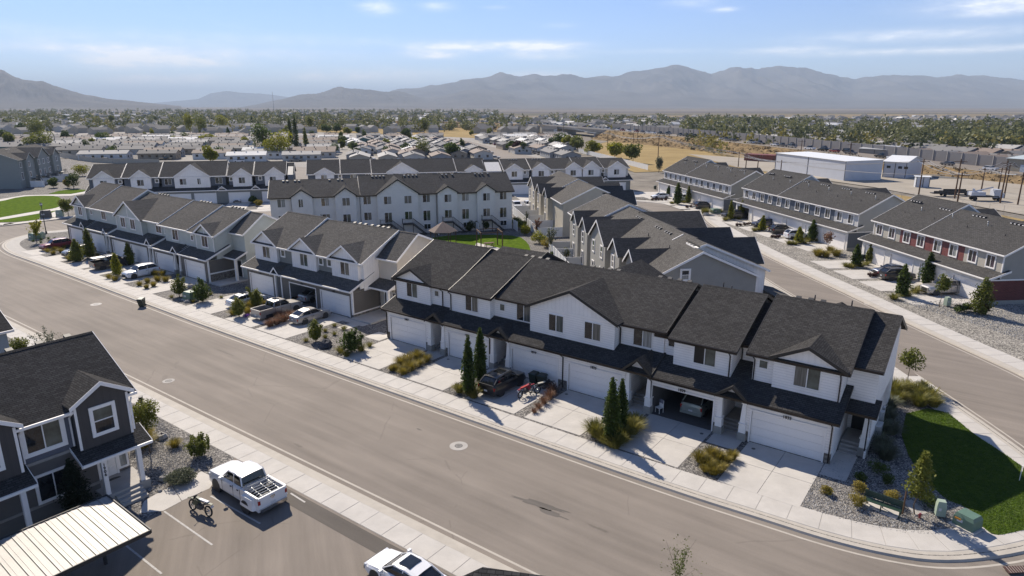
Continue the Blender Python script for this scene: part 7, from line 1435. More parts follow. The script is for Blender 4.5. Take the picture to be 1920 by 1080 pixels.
# courtyard planting
for l, x, y, h, w, m in (('yellow green bush beside the tan row fence', 985, 440, 1.9, 2.6, L_YEL), ('wide yellow bush at the lawn edge', 1012, 456, 2.2, 3.4, L_YEL), ('dry golden bush right of the wide yellow one', 1027, 464, 1.8, 3.0, L_GOLD), ('dark green bush at the end of the courtyard row', 968, 424, 1.8, 3.0, L_COL), ('olive bush by the yard corner', 978, 430, 1.7, 2.4, L_OLIVE), ('green bush at the near end of the yards', 1062, 486, 1.8, 2.2, L_OLIVE), ('small dark bush near the rear gable', 1040, 482, 1.2, 1.5, L_COL),
     ('upright dark shrub beside the courtyard stairs, left', 881, 433, 2.0, 1.7, L_COL), ('upright dark shrub beside the courtyard stairs, middle', 895, 432, 1.9, 1.7, L_COL), ('upright dark shrub beside the courtyard stairs, right', 910, 432, 1.9, 1.7, L_COL)):
    tree('courtyard_bush', l, x, y, h, w, m, 'round', 0.0, 1300, 0.13, cat='bush', crn='foliage')
for l, x, y, h, m in (('bare branched tree beside the grey row fence', 1031, 478, 5.0, L_GREY), ('reddish sapling by the tan row yards', 1006, 444, 3.6, L_RUST), ('sapling behind the fence of the tan row', 987, 425, 3.4, L_GREY), ('sapling in front of the courtyard row wall', 822, 428, 4.3, L_GREY)): tree('sapling', l, x, y, h, h*.55, m, 'spray', 0.3, 420, 0.15, r0=.07, seed=1)
for l, x, y, h, w, m in (('tall slim yellow green tree on the back row drive', 436, 377, 6.8, 1.9, L_YEL), ('round dark shrub beside the left apartments', 101, 352, 3.0, 3.6, L_COL), ('dark leafy tree by the left apartment path', 139, 353, 4.6, 5.0, L_COL), ('tan bush by the left apartment lawn', 127, 352, 3.2, 2.4, L_GOLD), ('round bush by the far left cabinets', 128, 405, 3.8, 3.6, L_OLIVE), ('gold bush on the back row bed', 485, 386, 1.4, 2.2, L_GOLD), ('dark bush on the back row bed', 476, 381, 1.8, 2.6, L_COL), ('yellow green bush on the slope behind the left apartments', 155, 330, 4.0, 7.0, L_YEL), ('small tree at the head of the lane', 1098, 338*1.07, 3.5, 1.6, L_OLIVE), ('bare tree left of the far grey row', 1235, 322, 5.5, 3.5, L_GREY)):
    tree('garden_tree', l, x, y, h, w, m, 'round' if w > h*.5 else 'column', 0.08, 1300, 0.2)
# boulders
def boulder(label, x, y, s, m, seed, sq=0.7):
    p = at(x, y); r = random.Random(seed); b = MB(); n, k = 8, 5; vs = []
    for j in range(k):
        t = j/(k-1)*math.pi; 
        for i in range(n): q = s*r.uniform(.8, 1.15); vs.append((math.sin(t)*math.cos(2*math.pi*i/n)*q, math.sin(t)*math.sin(2*math.pi*i/n)*q*.8, math.cos(t)*q*sq))
    b.add(vs, [(j*n+i, j*n+(i+1) % n, (j+1)*n+(i+1) % n, (j+1)*n+i) for j in range(k-1) for i in range(n)]); o = link('boulder', b.mesh('boulder', [m]), None, (p.x, p.y, s*.2), r.uniform(0, 6)); tag(o, label, 'boulder')
M_BOULD = mat('boulder_stone', (0.30, 0.285, 0.26), 0.95, var=0.25, scale=3, bump=0.8, bscale=8); M_DARKB = mat('dark_boulder_stone', (0.05, 0.052, 0.06), 0.9, var=0.4, scale=5, bump=0.8, bscale=8)
for l, x, y, s, m in (('dark grey boulder in the gravel plot of the white row', 611, 650, .85, M_DARKB), ('pale boulder left of the garden transformer', 347, 546, .55, M_BOULD), ('pale boulder above the garden transformer', 357, 539, .6, M_BOULD), ('pale boulder right of the garden transformer', 366, 545, .5, M_BOULD), ('grey boulder below the garden transformer', 352, 567, .45, M_BOULD), ('flat grey boulder below the near left sapling', 303, 822, .5, M_BOULD), ('pale flat rock beside the lot juniper', 307, 899, .4, M_BOULD), ('small white rock by the lot path', 300, 921, .2, M_BOULD), ('boulder by the round grass ball on the right', 1324, 404, .8, M_BOULD)): boulder(l, x, y, s, m, x)
# loose stones lying on the nearest gravel
def stones(poly, n, seed, z, smin=.025, smax=.07):
    r = np.random.RandomState(seed); P = np.array([(p.x, p.y) for p in poly]); x0, y0 = P.min(0); x1, y1 = P.max(0); out = []
    c = r.uniform(size=(n*4, 2))*[x1-x0, y1-y0] + [x0, y0]; ins = np.zeros(len(c), bool); j = len(P)-1
    for i in range(len(P)):
        xi, yi = P[i]; xj, yj = P[j]; ins ^= ((yi > c[:, 1]) != (yj > c[:, 1])) & (c[:, 0] < (xj-xi)*(c[:, 1]-yi)/(yj-yi+1e-12)+xi); j = i
    c = c[ins][:n]; m = len(c); s = r.uniform(smin, smax, m)[:, None]*np.array([1, .8, .6]); O = np.array([(1,0,0),(0,1,0),(-1,0,0),(0,-1,0),(0,0,1.0)]); F_ = np.array([(0,1,4),(1,2,4),(2,3,4),(3,0,4)])
    th = r.uniform(0, 6.28, m); R2 = np.stack([np.stack([np.cos(th), -np.sin(th)], 1), np.stack([np.sin(th), np.cos(th)], 1)], 1)
    V = O[None]*s[:, None]; V[:, :, :2] = np.einsum('nij,nkj->nki', R2, V[:, :, :2]); V[:, :, :2] += c[:, None]; V[:, :, 2] += z; V += r.normal(size=V.shape)*.006
    return V[:, F_].reshape(-1, 3)
tri = stones(pxs((1536, 868), (1501, 950), (1600, 980), (1700, 1000), (1850, 1003), (1830, 960), (1740, 905), (1640, 850)), 6000, 1, 0.0)
o = link('loose_stones', np_mesh('loose_stones', tri, 3, mat('stone_grey', (0.10, 0.095, 0.09), 0.9, scale=9, col2=(0.50, 0.48, 0.44), detail=1)), None); o['kind'] = 'stuff'
tri = stones(pxs((255, 790), (300, 790), (395, 870), (385, 875), (268, 934), (240, 870)), 3500, 2, 0.0); o = link('loose_stones', np_mesh('loose_stones', tri, 3, MATS['stone_grey']), None); o['kind'] = 'stuff'
tri = stones(pxs((1690, 567), (1840, 560), (1925, 560), (1925, 640), (1800, 600)), 4500, 5, 0.0, .04, .13); o = link('loose_stones', np_mesh('loose_stones', tri, 3, MATS['stone_grey']), None); o['kind'] = 'stuff'

# ------------------------------------------------------------------ driveways: slabs with joints, one per garage
drv = struct('driveway', MB(), M_CONC)
def drive(F, u0, u1, v0=-6.55, v1=-0.02, um=None, vm=-3.25, z=0.016):
    um = (u0+u1)/2 if um is None else um; g_ = 0.014
    for a, c in ((u0, um), (um, u1)):
        for d, e in ((v0, vm), (vm, v1)):
            q = [F(a+g_, d+g_), F(c-g_, d+g_), F(c-g_, e-g_), F(a+g_, e-g_)]; s = MB(); zz = z+rnd.uniform(-.003, .003); s.pz([(p.x, p.y) for p in q], zz-.08, zz); link('slab', s.mesh('slab', [M_CONC]), drv)
f1 = lambda u, v: st(u, v)
for a, c in ((-0.3, 5.2), (8.0, 13.1), (15.6, 20.65), (21.6, 26.7), (29.3, 34.3), (37.0, 42.1)): drive(f1, a, c)
for a, c, v1_ in ((-28.9, -23.4, 2.2), (-20.4, -15.2, 2.2), (-14.4, -9.0, 2.2)): drive(f1, a, c, v1=v1_, vm=-2.4)
for a, c in ((-81.5, -76.2), (-73.4, -68.0), (-65.3, -60.0), (-59.0, -53.8), (-51.3, -46.0), (-43.1, -37.6)): drive(f1, a, c, v1=1.1, vm=-2.8)
for F, n, uw, dp in ((FA, 4, 6.3, -8.6), (FB, 6, 6.2, -6.5), (FC, 6, 6.0, -7.2)):
    for i in range(n): drive(lambda u, v, F=F: F.w(u, v), i*uw+.45, (i+1)*uw-.75, v0=dp, vm=dp/2)
for F, ds in ((F7, (-29.0, -21.0, -14.2, -8.4, -0.5, 7.4)), (F8, (1.0, 9.6, 17.0, 24.0, 32.0, 40.0)), (F9, (0.0, 7.4, 13.8, 20.2, 28.0))):
    for d in ds: drive(lambda u, v, F=F: F.w(u, v), d-.2, d+5.1, v0=-13.5 if F is not F9 else -12.0, vm=-6)
for (a, c, d, e) in ((5.5, 7.55, -1.9, 0.7), (13.3, 15.45, -1.9, 0.7), (27.0, 29.0, -1.9, .7), (34.5, 36.6, -1.9, .7), (42.15, 43.75, -1.7, 2.2), (-2.8, -0.6, -1.2, 0.8), (-8.9, -5.6, 1.0, 2.6), (-7.6, -6.2, -1, 1.0)):
    q = [st(a, d), st(c, d), st(c, e), st(a, e)]; s = MB(); s.pz([(p.x, p.y) for p in q], -.05, .02); link('slab', s.mesh('slab', [M_CONC]), drv)
for u, v in ((4.6, -0.9), (8.6, -0.8), (20.2, -0.9), (22.0, -0.9), (33.8, -0.9), (37.6, -0.9)):          # utility lids in the drives
    q = st(u, v); s = MB(); s.pz([(q.x+math.cos(k*math.pi/6)*.14, q.y+math.sin(k*math.pi/6)*.14) for k in range(12)], .015, .027); link('utility_lid', s.mesh('utility_lid', [M_IRON]), drv)
# wide concrete areas at the head of the right-hand street
flat('lane_apron', [tuple(F9.w(*q).xy) for q in ((27.5, -0.1), (44, -4), (46, -13.0), (27.5, -12.5))], 0.012, M_CONC)

# short blades over the corner lawn, and old stains on the asphalt
def inside_pts(poly, n, seed):
    r = np.random.RandomState(seed); P_ = np.array([(p.x, p.y) for p in poly]); x0, y0 = P_.min(0); x1, y1 = P_.max(0); c = r.uniform(size=(n*3, 2))*[x1-x0, y1-y0] + [x0, y0]; ins = np.zeros(len(c), bool); j = len(P_)-1
    for i in range(len(P_)):
        xi, yi = P_[i]; xj, yj = P_[j]; ins ^= ((yi > c[:, 1]) != (yj > c[:, 1])) & (c[:, 0] < (xj-xi)*(c[:, 1]-yi)/(yj-yi+1e-12)+xi); j = i
    return c[ins][:n]
L_LAWN = leaf_mat('lawn_blade', (0.05, 0.095, 0.008), (0.10, 0.16, 0.014), (0.17, 0.21, 0.03), 0.3)
c_ = inside_pts(pxs(*CL_PX), 45000, 8); r_n = np.random.RandomState(2); P3 = np.concatenate([c_, np.full((len(c_), 1), .045)], 1); o = link('grass', leaves('grass', P3, .06, L_LAWN, 3, flat=2.5, asp=.3)); o['kind'] = 'stuff'
def stain(x, y, w, h, ang, seed, m):
    p = at(x, y, -.126); r = random.Random(seed); n = 22; b = MB(); pts_ = []
    for k in range(n): a = 2*math.pi*k/n; q = 1+r.uniform(-.35, .25); u, v = math.cos(a)*w*q, math.sin(a)*h*q; pts_.append((p.x+u*math.cos(ang)-v*math.sin(ang), p.y+u*math.sin(ang)+v*math.cos(ang), -.125))
    b.add(pts_, [list(range(n))]); struct('road_stain', b, m)
M_ST = asphalt('stained_asphalt', (0.125, 0.112, 0.098), YAW, .12); M_ST2 = asphalt('patched_asphalt', (0.165, 0.145, 0.122), YAW, .12)
stain(1012, 946, 1.9, .28, YAW+R(8), 1, M_ST); stain(1034, 962, 1.0, .22, YAW, 2, M_ST); stain(560, 835, .5, .12, YAW, 3, M_ST2); stain(786, 805, .35, .08, YAW, 4, M_ST); stain(1120, 990, .7, .10, YAW, 5, M_ST2); stain(420, 660, 1.6, .12, YAW, 6, M_ST2)
# ================================================================== far country
M_DRY = mat('dry_golden_grass', (0.24, 0.175, 0.08), 1.0, scale=0.06, col2=(0.36, 0.27, 0.13), detail=9, spec=0.05, bump=0.6, bscale=1.2, bdist=0.3); M_BRUSH = mat('dry_brush', (0.115, 0.085, 0.05), 1.0, scale=0.35, col2=(0.30, 0.215, 0.115), detail=7, spec=0.05, bump=1.0, bscale=0.5, bdist=0.6); M_DIRT = mat('dirt_yard', (0.29, 0.26, 0.215), 1.0, scale=0.07, col2=(0.38, 0.345, 0.29), detail=8, spec=0.05)
flat('dry_grass_field', pxs((1100, 276), (1150, 262), (1240, 264), (1300, 272), (1460, 288), (1462, 330), (1560, 345), (1700, 366), (1930, 412), (1930, 452), (1850, 430), (1700, 404), (1560, 370), (1420, 335), (1300, 318), (1190, 322), (1130, 300)), -0.2, M_DRY)
flat('dirt_yard', pxs((1290, 288), (1460, 300), (1640, 310), (1700, 318), (1930, 345), (1930, 403), (1780, 376), (1640, 350), (1470, 326), (1380, 312)), -0.16, M_DIRT)
flat('dirt_yard', pxs((1300, 281), (1500, 292), (1600, 296), (1900, 330), (1900, 322), (1650, 296), (1480, 280), (1310, 272)), -0.12, M_DIRT)
flat('yard_gravel', pxs((1740, 318), (1885, 328), (1885, 336), (1750, 333)), -0.05, mat('dark_yard', (0.12, 0.115, 0.105), 1.0, scale=0.1))
flat('dry_grass_field', pxs((560, 246), (760, 252), (960, 262), (1020, 268), (1018, 240), (960, 232), (600, 224), (560, 230)), -0.2, M_DRY)
flat('dry_grass_field', pxs((115, 300), (170, 330), (165, 318), (560, 330), (600, 318), (200, 300)), -0.2, M_DRY)
flat('park_ground', pxs((-200, 300), (120, 296), (560, 318), (900, 312), (1060, 300), (1000, 262), (560, 246), (200, 232), (-200, 236)), -0.22, mat('park_ground', (0.24, 0.225, 0.20), 1.0, scale=0.06, col2=(0.31, 0.29, 0.26), detail=8))
flat('park_street', pxs((905, 296), (1010, 296), (870, 262), (852, 262)), -0.17, M_ASPH)
# dry grass bank behind the right-hand rows
# ------------------------------------------------------------------ highway on its embankment
HPT = [(520, 222, 6), (600, 224.5, 6), (760, 227, 6), (900, 229, 6), (1024, 235, 6), (1142, 244, 6), (1300, 258, 5.4), (1500, 280, 4.2), (1700, 303, 3.0), (1930, 330, 1.9), (2300, 375, 1.0)]
near = [at(x, y, z) for x, y, z in HPT]; P = [Vector((p.x, p.y)) for p in near]; PZ = [p.z for p in near]
hw = 13.0
def hz_at(q):                                        # road height nearest to a plan position
    i = min(range(len(P)-1), key=lambda i: ((P[i]+P[i+1])/2-q).length); d = P[i+1]-P[i]; t = max(0, min(1, (q-P[i]).dot(d)/d.length_squared)); return PZ[i]*(1-t)+PZ[i+1]*t
def road_strip(name, a, c, dz, m):
    A = offset(P, a); D = offset(P, c); b = MB(); n = len(P); b.add([(A[i].x, A[i].y, PZ[i]+dz) for i in range(n)]+[(D[i].x, D[i].y, PZ[i]+dz) for i in range(n)], [(i, i+1, n+i+1, n+i) for i in range(n-1)]); return struct(name, b, m)
road_strip('highway', 0.0, hw, 0.0, M_ASPH2); road_strip('highway_shoulder', -1.5, 0.0, -.04, M_DIRT)
def bank(i0, i1, side):
    b = MB(); A = offset(P, -1.5 if side < 0 else hw); n = len(P); rows = 6; r = random.Random(4); v = []; m_ = 70; D = [p + (q-p).normalized()*(3 + z*1.75) for p, q, z in zip(A, offset(P, -40 if side < 0 else 60), PZ)]
    def lerp(L_, t): x = i0 + t*(i1-i0); i = min(int(x), len(L_)-2); return L_[i] + (L_[i+1]-L_[i])*(x-i)
    for j in range(rows+1):
        for i in range(m_+1):
            p = lerp(A, i/m_).lerp(lerp(D, i/m_), j/rows); z = lerp(PZ, i/m_); v.append((p.x, p.y, z-.1+(-.35-z)*(j/rows) + (r.uniform(-.2, .2) if 0 < j < rows else 0)))
    b.add(v, [(j*(m_+1)+i, j*(m_+1)+i+1, (j+1)*(m_+1)+i+1, (j+1)*(m_+1)+i) for j in range(rows) for i in range(m_)]); return b
for i0, i1 in ((0, 4), (5, len(P)-1)):
    struct('embankment', bank(i0, i1, -1), M_BRUSH); struct('embankment', bank(i0, i1, 1), M_BRUSH)
HZ = 6.0
# bridge over the rail cut
o = Vector((P[4].x, P[4].y, 0)); d_ = P[5]-P[4]; BL = d_.length; yaw = math.atan2(d_.y, d_.x)
B = thing('bridge', 'concrete highway bridge over the golden field', 'bridge', o, yaw); b = MB(); b.box(-6, BL+6, -.6, hw+.6, HZ-1.9, HZ-.05); part('deck', b, M_CONC3, B); b = MB(); b.box(-6, BL+6, -.9, -.6, HZ-.9, HZ+1.0); part('parapet', b, M_CONC3, B)
for t in (.16, .30, .80): b = MB(); b.box(BL*t-1.4, BL*t+1.4, .5, hw-.5, -.4, HZ-1.9); part('pier', b, M_CONC3, B)
b = MB(); b.px([(-.5, -.4), (hw, -.4), (hw, HZ-1.8), (-.5, HZ-1.8)], BL*.98, BL*1.12); part('abutment', b, M_CONC3, B)
# sound wall
Fh = thing('sound_wall', 'long grey concrete sound wall beyond the highway', 'wall', (0, 0, 0))
M_SND = mat('sound_wall_concrete', (0.25, 0.24, 0.235), 0.9, var=0.08, scale=0.2)
WQ = offset(P[5:], hw+4.5); WQ = resample(WQ, 6.0); WQ = [w for w in WQ if w.y < 620]
for i in range(min(len(WQ)-1, 140)):
    a, c = WQ[i], WQ[i+1]; t = c-a; z_ = hz_at(a)-.8; link('panel', cached('swp', lambda: MB().box(.15, 5.95, -.08, .08, -1, 4.3).mesh('panel', [M_SND])), Fh, (a.x, a.y, z_), math.atan2(t.y, t.x)); link('post', cached('swq', lambda: MB().box(-.2, .2, -.2, .2, -1, 4.5).mesh('post', [M_SND])), Fh, (a.x, a.y, z_))
# cars on the highway: one light mesh per colour
def far_car(pm, kind):
    b = MB(); L, H_, w = (4.6, 1.45, .9) if kind == 0 else ((4.8, 1.8, .95) if kind == 1 else (5.6, 1.9, .98)); x1 = L/2
    b.ext([(-x1, -w, .35), (x1, -w, .35), (x1, -w, .75), (x1-.2, -w, .95), (-x1+.1, -w, 1.0), (-x1, -w, .8)], [(-x1, w, .35), (x1, w, .35), (x1, w, .75), (x1-.2, w, .95), (-x1+.1, w, 1.0), (-x1, w, .8)], 0)
    e = -x1+.3 if kind < 2 else -.6
    b.ext([(x1-1.4, -w*.92, .95), (e, -w*.92, .95), (e+.25, -w*.8, H_-.04), (.3, -w*.8, H_-.04)], [(x1-1.4, w*.92, .95), (e, w*.92, .95), (e+.25, w*.8, H_-.04), (.3, w*.8, H_-.04)], 1); b.box(e+.25, .3, -w*.8, w*.8, H_-.05, H_, 0)
    for x in (x1*.6, -x1*.6):
        for s in (-1, 1): b.tube((x, s*(w-.2), .34), (x, s*(w+.02), .34), .34, n=10, m=2)
    return b.mesh('distant_car', [pm, M_CARGL, M_TYRE])
CP = [(P_WHITE, 'white'), (P_BLACK, 'black'), (P_SILV, 'silver'), (P_GREY, 'dark grey'), (P_RED, 'red'), (P_NAVY, 'navy')]; KN = ['car', 'SUV', 'pickup']
def put_far_car(x, y, z, rz, lblf, grp, pc=None, kd=None, cat=None):
    pm, cn = pc or rnd.choices(CP, (5, 4, 4, 3, 1, 1))[0]; kd = rnd.randint(0, 2) if kd is None else kd; o = link('distant_car', cached(('fc', pm.name, kd), lambda: far_car(pm, kd)), None, (x, y, z), rz); tag(o, lblf % (cn, KN[kd]), cat or KN[kd].lower(), (cn + ' ' + KN[kd] + 's ' + grp)); return o
HP = resample(offset(P, 3.6), 1.0)
s_ = 20.0
while s_ < len(HP)-3:
    i = int(s_); p = HP[i]; t = HP[i+1]-p
    if p.y > 150 and p.y < 1000: put_far_car(p.x, p.y, hz_at(p), math.atan2(t.y, t.x)+(math.pi if rnd.random() < .5 else 0), '%s %s in the queue of traffic on the highway', 'in the highway traffic')
    s_ += rnd.choice([6.8, 7.5, 9, 12, 16])
HP2 = resample(offset(P, 9.4), 1.0); s_ = 30.0
while s_ < len(HP2)-3:
    i = int(s_); p = HP2[i]; t = HP2[i+1]-p
    if p.y > 170 and p.y < 900: put_far_car(p.x, p.y, hz_at(p), math.atan2(t.y, t.x), '%s %s in the farther lane of the highway', 'in the farther highway lane')
    s_ += rnd.choice([14, 22, 30, 45])
for x, y in ((1749, 307), (1752, 311), (1795, 309), (1798, 313), (1790, 321), (1760, 319), (1822, 308), (1850, 311), (1862, 313), (1868, 316), (1872, 314), (1757, 325), (1845, 310)):
    p = at(x, y); put_far_car(p.x, p.y, -.05, R(rnd.choice([5, 185])+rnd.uniform(-8, 8)), '%s %s parked in the yard behind the white workshop', 'parked in the yard')
p = at(1850, 375); B = thing('truck', 'pale boom truck parked by the power poles in the dirt yard', 'truck', (p.x, p.y, -.1), R(-8))
b = MB(); b.box(-4.5, 2.2, -1.1, 1.1, .9, 1.3, 1); b.box(-4.4, -1.0, -1.1, 1.1, 1.3, 2.2, 0); part('bed', b, [M_METW, M_PLAST], B); b = MB(); b.box(1.0, 3.4, -1.1, 1.1, .8, 2.0); b.box(1.0, 2.6, -1.05, 1.05, 2.0, 2.9); part('cab', b, M_METW, B); b = MB(); b.box(2.5, 2.64, -.95, .95, 2.05, 2.8); part('window', b, M_CARGL, B); b = MB(); b.tube((-3.5, 0, 2.2), (1.0, 0, 3.4), .2, n=6); b.tube((-3.5, 0, 1.3), (-3.5, 0, 3.0), .3, n=8); part('boom', b, M_METW, B)
for x in (-3.3, 2.3):
    for s in (-1, 1): b = MB(); b.tube((x, s*.8, .5), (x, s*1.12, .5), .5, n=14); part('wheel', b, M_TYRE, B)
for l, x, y in (('dark flat trailer left of the boom truck', 1785, 363), ('second dark trailer between the trailer and the boom truck', 1814, 366), ('rusty flat trailer under the power lines', 1768, 367)):
    p = at(x, y); B = thing('trailer', l, 'trailer', (p.x, p.y, -.1), R(-5)); b = MB(); b.box(-3, 3, -1, 1, .7, .9); b.box(-3, 3, -1, -.95, .9, 1.5); part('bed', b, M_PLAST, B)
    for s in (-1, 1): b = MB(); b.tube((0, s*.8, .4), (0, s*1.05, .4), .4, n=10); part('wheel', b, M_TYRE, B)

# ------------------------------------------------------------------ power poles and wires
POLES = [(1792, 396, 323), (1722.4, 364.5, 298), (1789.5, 372.5, 298), (1839.8, 357, 314), (1875, 381, 301), (1871, 360, 313), (1882, 372, 306), (1908, 384, 323), (1233.3, 302.4, 253), (1139, 276.4, 247.7), (1056, 258, 229.5), (1187, 270, 248), (1195, 268.5, 241), (1384, 313, 284), (1398, 317, 286), (1420, 320, 290), (1462, 338, 300), (1500, 300, 262), (1590, 318, 268)]
PT = []
desc = ['nearest tall brown power pole right of the slate blue row', 'power pole before the white box trailer', 'power pole just behind the nearest one', 'thin power pole beside the boom truck', 'front pole of the pole cluster at the right', 'rear pole of the pole cluster at the right', 'middle pole of the pole cluster at the right', 'power pole at the right edge', 'power pole on the golden field above the far grey row', 'power pole in front of the highway bridge abutment', 'power pole behind the bridge', 'short pole left of the field containers', 'pole near the highway bank', 'pole left of the red container', 'second pole of three before the red container', 'third pole of three before the red container', 'pole at the left end of the white warehouse', 'pole behind the white warehouse', 'pole above the warehouse roof']
for k, (x, yb_, yt) in enumerate(POLES):
    p = at(x, yb_, -.2); dd = Vector((p.x, p.y)).length; b2 = (540-yt)/FPX; vz = -math.sin(PITCH)+b2*math.cos(PITCH); vy = math.cos(PITCH)+b2*math.sin(PITCH); h = CAM_H + vz/vy*p.y + .2
    B = thing('power_pole', desc[k], 'power pole', (p.x, p.y, -.2), R(-25), 'power poles'); b = MB(); b.tube((0, 0, 0), (0, 0, h), .20, .13, 8); part('post', b, M_WOOD, B); b = MB(); b.box(-1.5, 1.5, -.07, .07, h-.75, h-.6); part('crossarm', b, M_WOOD, B)
    b = MB()
    for q in (-1.35, 0.45, 1.35): b.tube((q, 0, h-.6), (q, 0, h-.35), .05, n=5)
    part('insulator', b, M_STEEL, B); PT.append((p, h-.55))
def wire(i, j, offs, label):
    a, ha = PT[i]; c, hc = PT[j]; b = MB(); ax = Vector((math.cos(R(-25)), math.sin(R(-25)), 0))
    for q in offs:
        A = a + ax*q + Vector((0, 0, ha)); D = c + ax*q + Vector((0, 0, hc)); n = 10; L = (D-A).length
        pts_ = [A.lerp(D, t/n) - Vector((0, 0, 4*(t/n)*(1-t/n)*L*.018)) for t in range(n+1)]
        for t in range(n): b.tube(pts_[t], pts_[t+1], .035, n=3)
    o = link('power_line', b.mesh('power_line', [M_STEEL])); tag(o, label, 'power line', 'power lines over the dirt yard')
for i, j in ((0, 4), (0, 16), (1, 16), (1, 0), (8, 13), (9, 8), (10, 9), (4, 7), (13, 16), (16, 8), (3, 7)): wire(i, j, (-1.35, .45, 1.35), 'pale sagging power lines between two brown poles')
B = vinyl('chain link fence line between the golden bank and the dirt yard', [at(1465, 352, -.2), at(1600, 366, -.2), at(1700, 380, -.2), at(1925, 415, -.2)], h=1.9, pw=3.0, name='chain_fence', m=M_STEEL, grp='yard fences', z=-.2) if False else None
B = thing('chain_fence', 'thin post fence between the golden bank and the dirt yard', 'fence', (0, 0, 0)); fp = resample([at(1430, 340), at(1560, 358), at(1700, 376), at(1925, 408)], 3.2)
for i in range(len(fp)-1): link('post', cached('cfp', lambda: MB().tube((0, 0, -.2), (0, 0, 2.0), .035, n=5).mesh('post', [M_STEEL])), B, (fp[i].x, fp[i].y, 0))
b = MB()
for i in range(len(fp)-1):
    for z in (.3, 1.1, 1.9): b.tube((fp[i].x, fp[i].y, z), (fp[i+1].x, fp[i+1].y, z), .012, n=3)
part('wire', b, M_STEEL, B)
M_TANW = mat('tan_fence', (0.42, 0.38, 0.31), 0.8, var=.05, scale=1)
vinyl('tan panel fence round the left side of the home park', [at(113, 294, -.2), at(140, 300, -.2), at(175, 305, -.2), at(212, 307, -.2), at(300, 309, -.2)], h=2.2, pw=3.5, name='panel_fence', m=M_TANW, grp='park fences', z=-.2)
vinyl('white fence beyond the head of the lane', [at(1085, 286, -.2), at(1130, 297, -.2), at(1172, 308, -.2), at(1215, 319, -.2)], h=2.0, pw=3.5, name='panel_fence', m=M_VINYL, grp='park fences', z=-.2)

# ------------------------------------------------------------------ home park
HW = [mat('home_' + n, c, 0.75, var=.05, scale=.5) for n, c in (('pale', (.44, .43, .40)), ('white', (.58, .58, .56)), ('beige', (.36, .33, .27)), ('grey', (.25, .26, .27)), ('teal', (.07, .16, .15)), ('slate', (.13, .15, .20)), ('tan', (.30, .25, .19)))]
HR = [mat('homeroof_' + n, c, 0.85, var=.08, scale=.4) for n, c in (('grey', (.16, .155, .15)), ('brown', (.20, .155, .125)), ('pale', (.34, .33, .31)), ('dark', (.085, .085, .09)), ('white', (.62, .61, .58)))]
HN = ['pale', 'white', 'beige', 'grey', 'teal', 'slate blue', 'tan']; RN = ['grey', 'brown', 'pale', 'dark', 'white']
def home_parts(wi, ri, L, Wd, h=2.9, porch_=False):
    def mk():
        b = MB(); b.py([(-Wd/2, 0), (Wd/2, 0), (Wd/2, h), (0, h+Wd*.16), (-Wd/2, h)], -L/2, L/2)
        return b.mesh('wall', [HW[wi]])
    def mr():
        b = MB(); e = .35; z = h+Wd*.16+.08
        b.slab([(-Wd/2-e, -L/2-e, h-.02), (0, -L/2-e, z), (0, L/2+e, z), (-Wd/2-e, L/2+e, h-.02)][::-1], .14); b.slab([(0, -L/2-e, z), (Wd/2+e, -L/2-e, h-.02), (Wd/2+e, L/2+e, h-.02), (0, L/2+e, z)][::-1], .14)
        for k in range(3): b.box(-.9, -.5, -L*.3+k*L*.3, -L*.3+k*L*.3+.4, z-.25, z+.2)
        return b.mesh('roof', [HR[ri]])
    def mw():
        b = MB()
        for s in (-1, 1):
            for k in range(5): y = -L*.38+k*L*.19; b.box(s*(Wd/2), s*(Wd/2+.04), y-.55, y+.55, 1.2, 2.2)
        for s in (-1, 1):
            for x in (-Wd*.22, Wd*.22): b.box(x-.5, x+.5, s*L/2, s*(L/2+.04), 1.1, 2.2)
        return b.mesh('window', [M_PANE])
    k = (wi, ri, L, Wd); return cached(('hw',)+k, mk), cached(('hr',)+k, mr), cached(('hwin',)+k, mw)
def home(x, y, rz, wi, ri, L, Wd, label, group, name='mobile_home', cat='mobile home', z=-.2, sc=1.0):
    a, b_, c = home_parts(wi, ri, L, Wd); o = thing(name, label, cat, (x, y, z), rz, group); o.scale = (sc,)*3; link('wall', a, o); link('roof', b_, o); link('window', c, o)['kind'] = 'stuff'; return o
def clear_of(x, y, L):                              # keep the street, the field and the rows free
    return all((Vector((x, y))-q).length > L for q in BUSY)
BUSY = []
park_n = 0; hr = random.Random(11)
def where(x, y):
    return ('far left' if x < 150 else 'left' if x < 330 else 'centre left' if x < 540 else 'centre' if x < 720 else 'centre right' if x < 880 else 'right') + (' front' if y > 282 else ' near' if y > 268 else ' middle' if y > 254 else ' rear' if y > 243 else ' farthest') + ' part'
def proj(x, y, z=0.0):
    dy = y*math.cos(PITCH) - (z-CAM_H)*math.sin(PITCH); vv = y*math.sin(PITCH) + (z-CAM_H)*math.cos(PITCH); return 960+FPX*x/dy, 540-FPX*vv/dy
rowang = R(12)
v = 214.0; row = 0
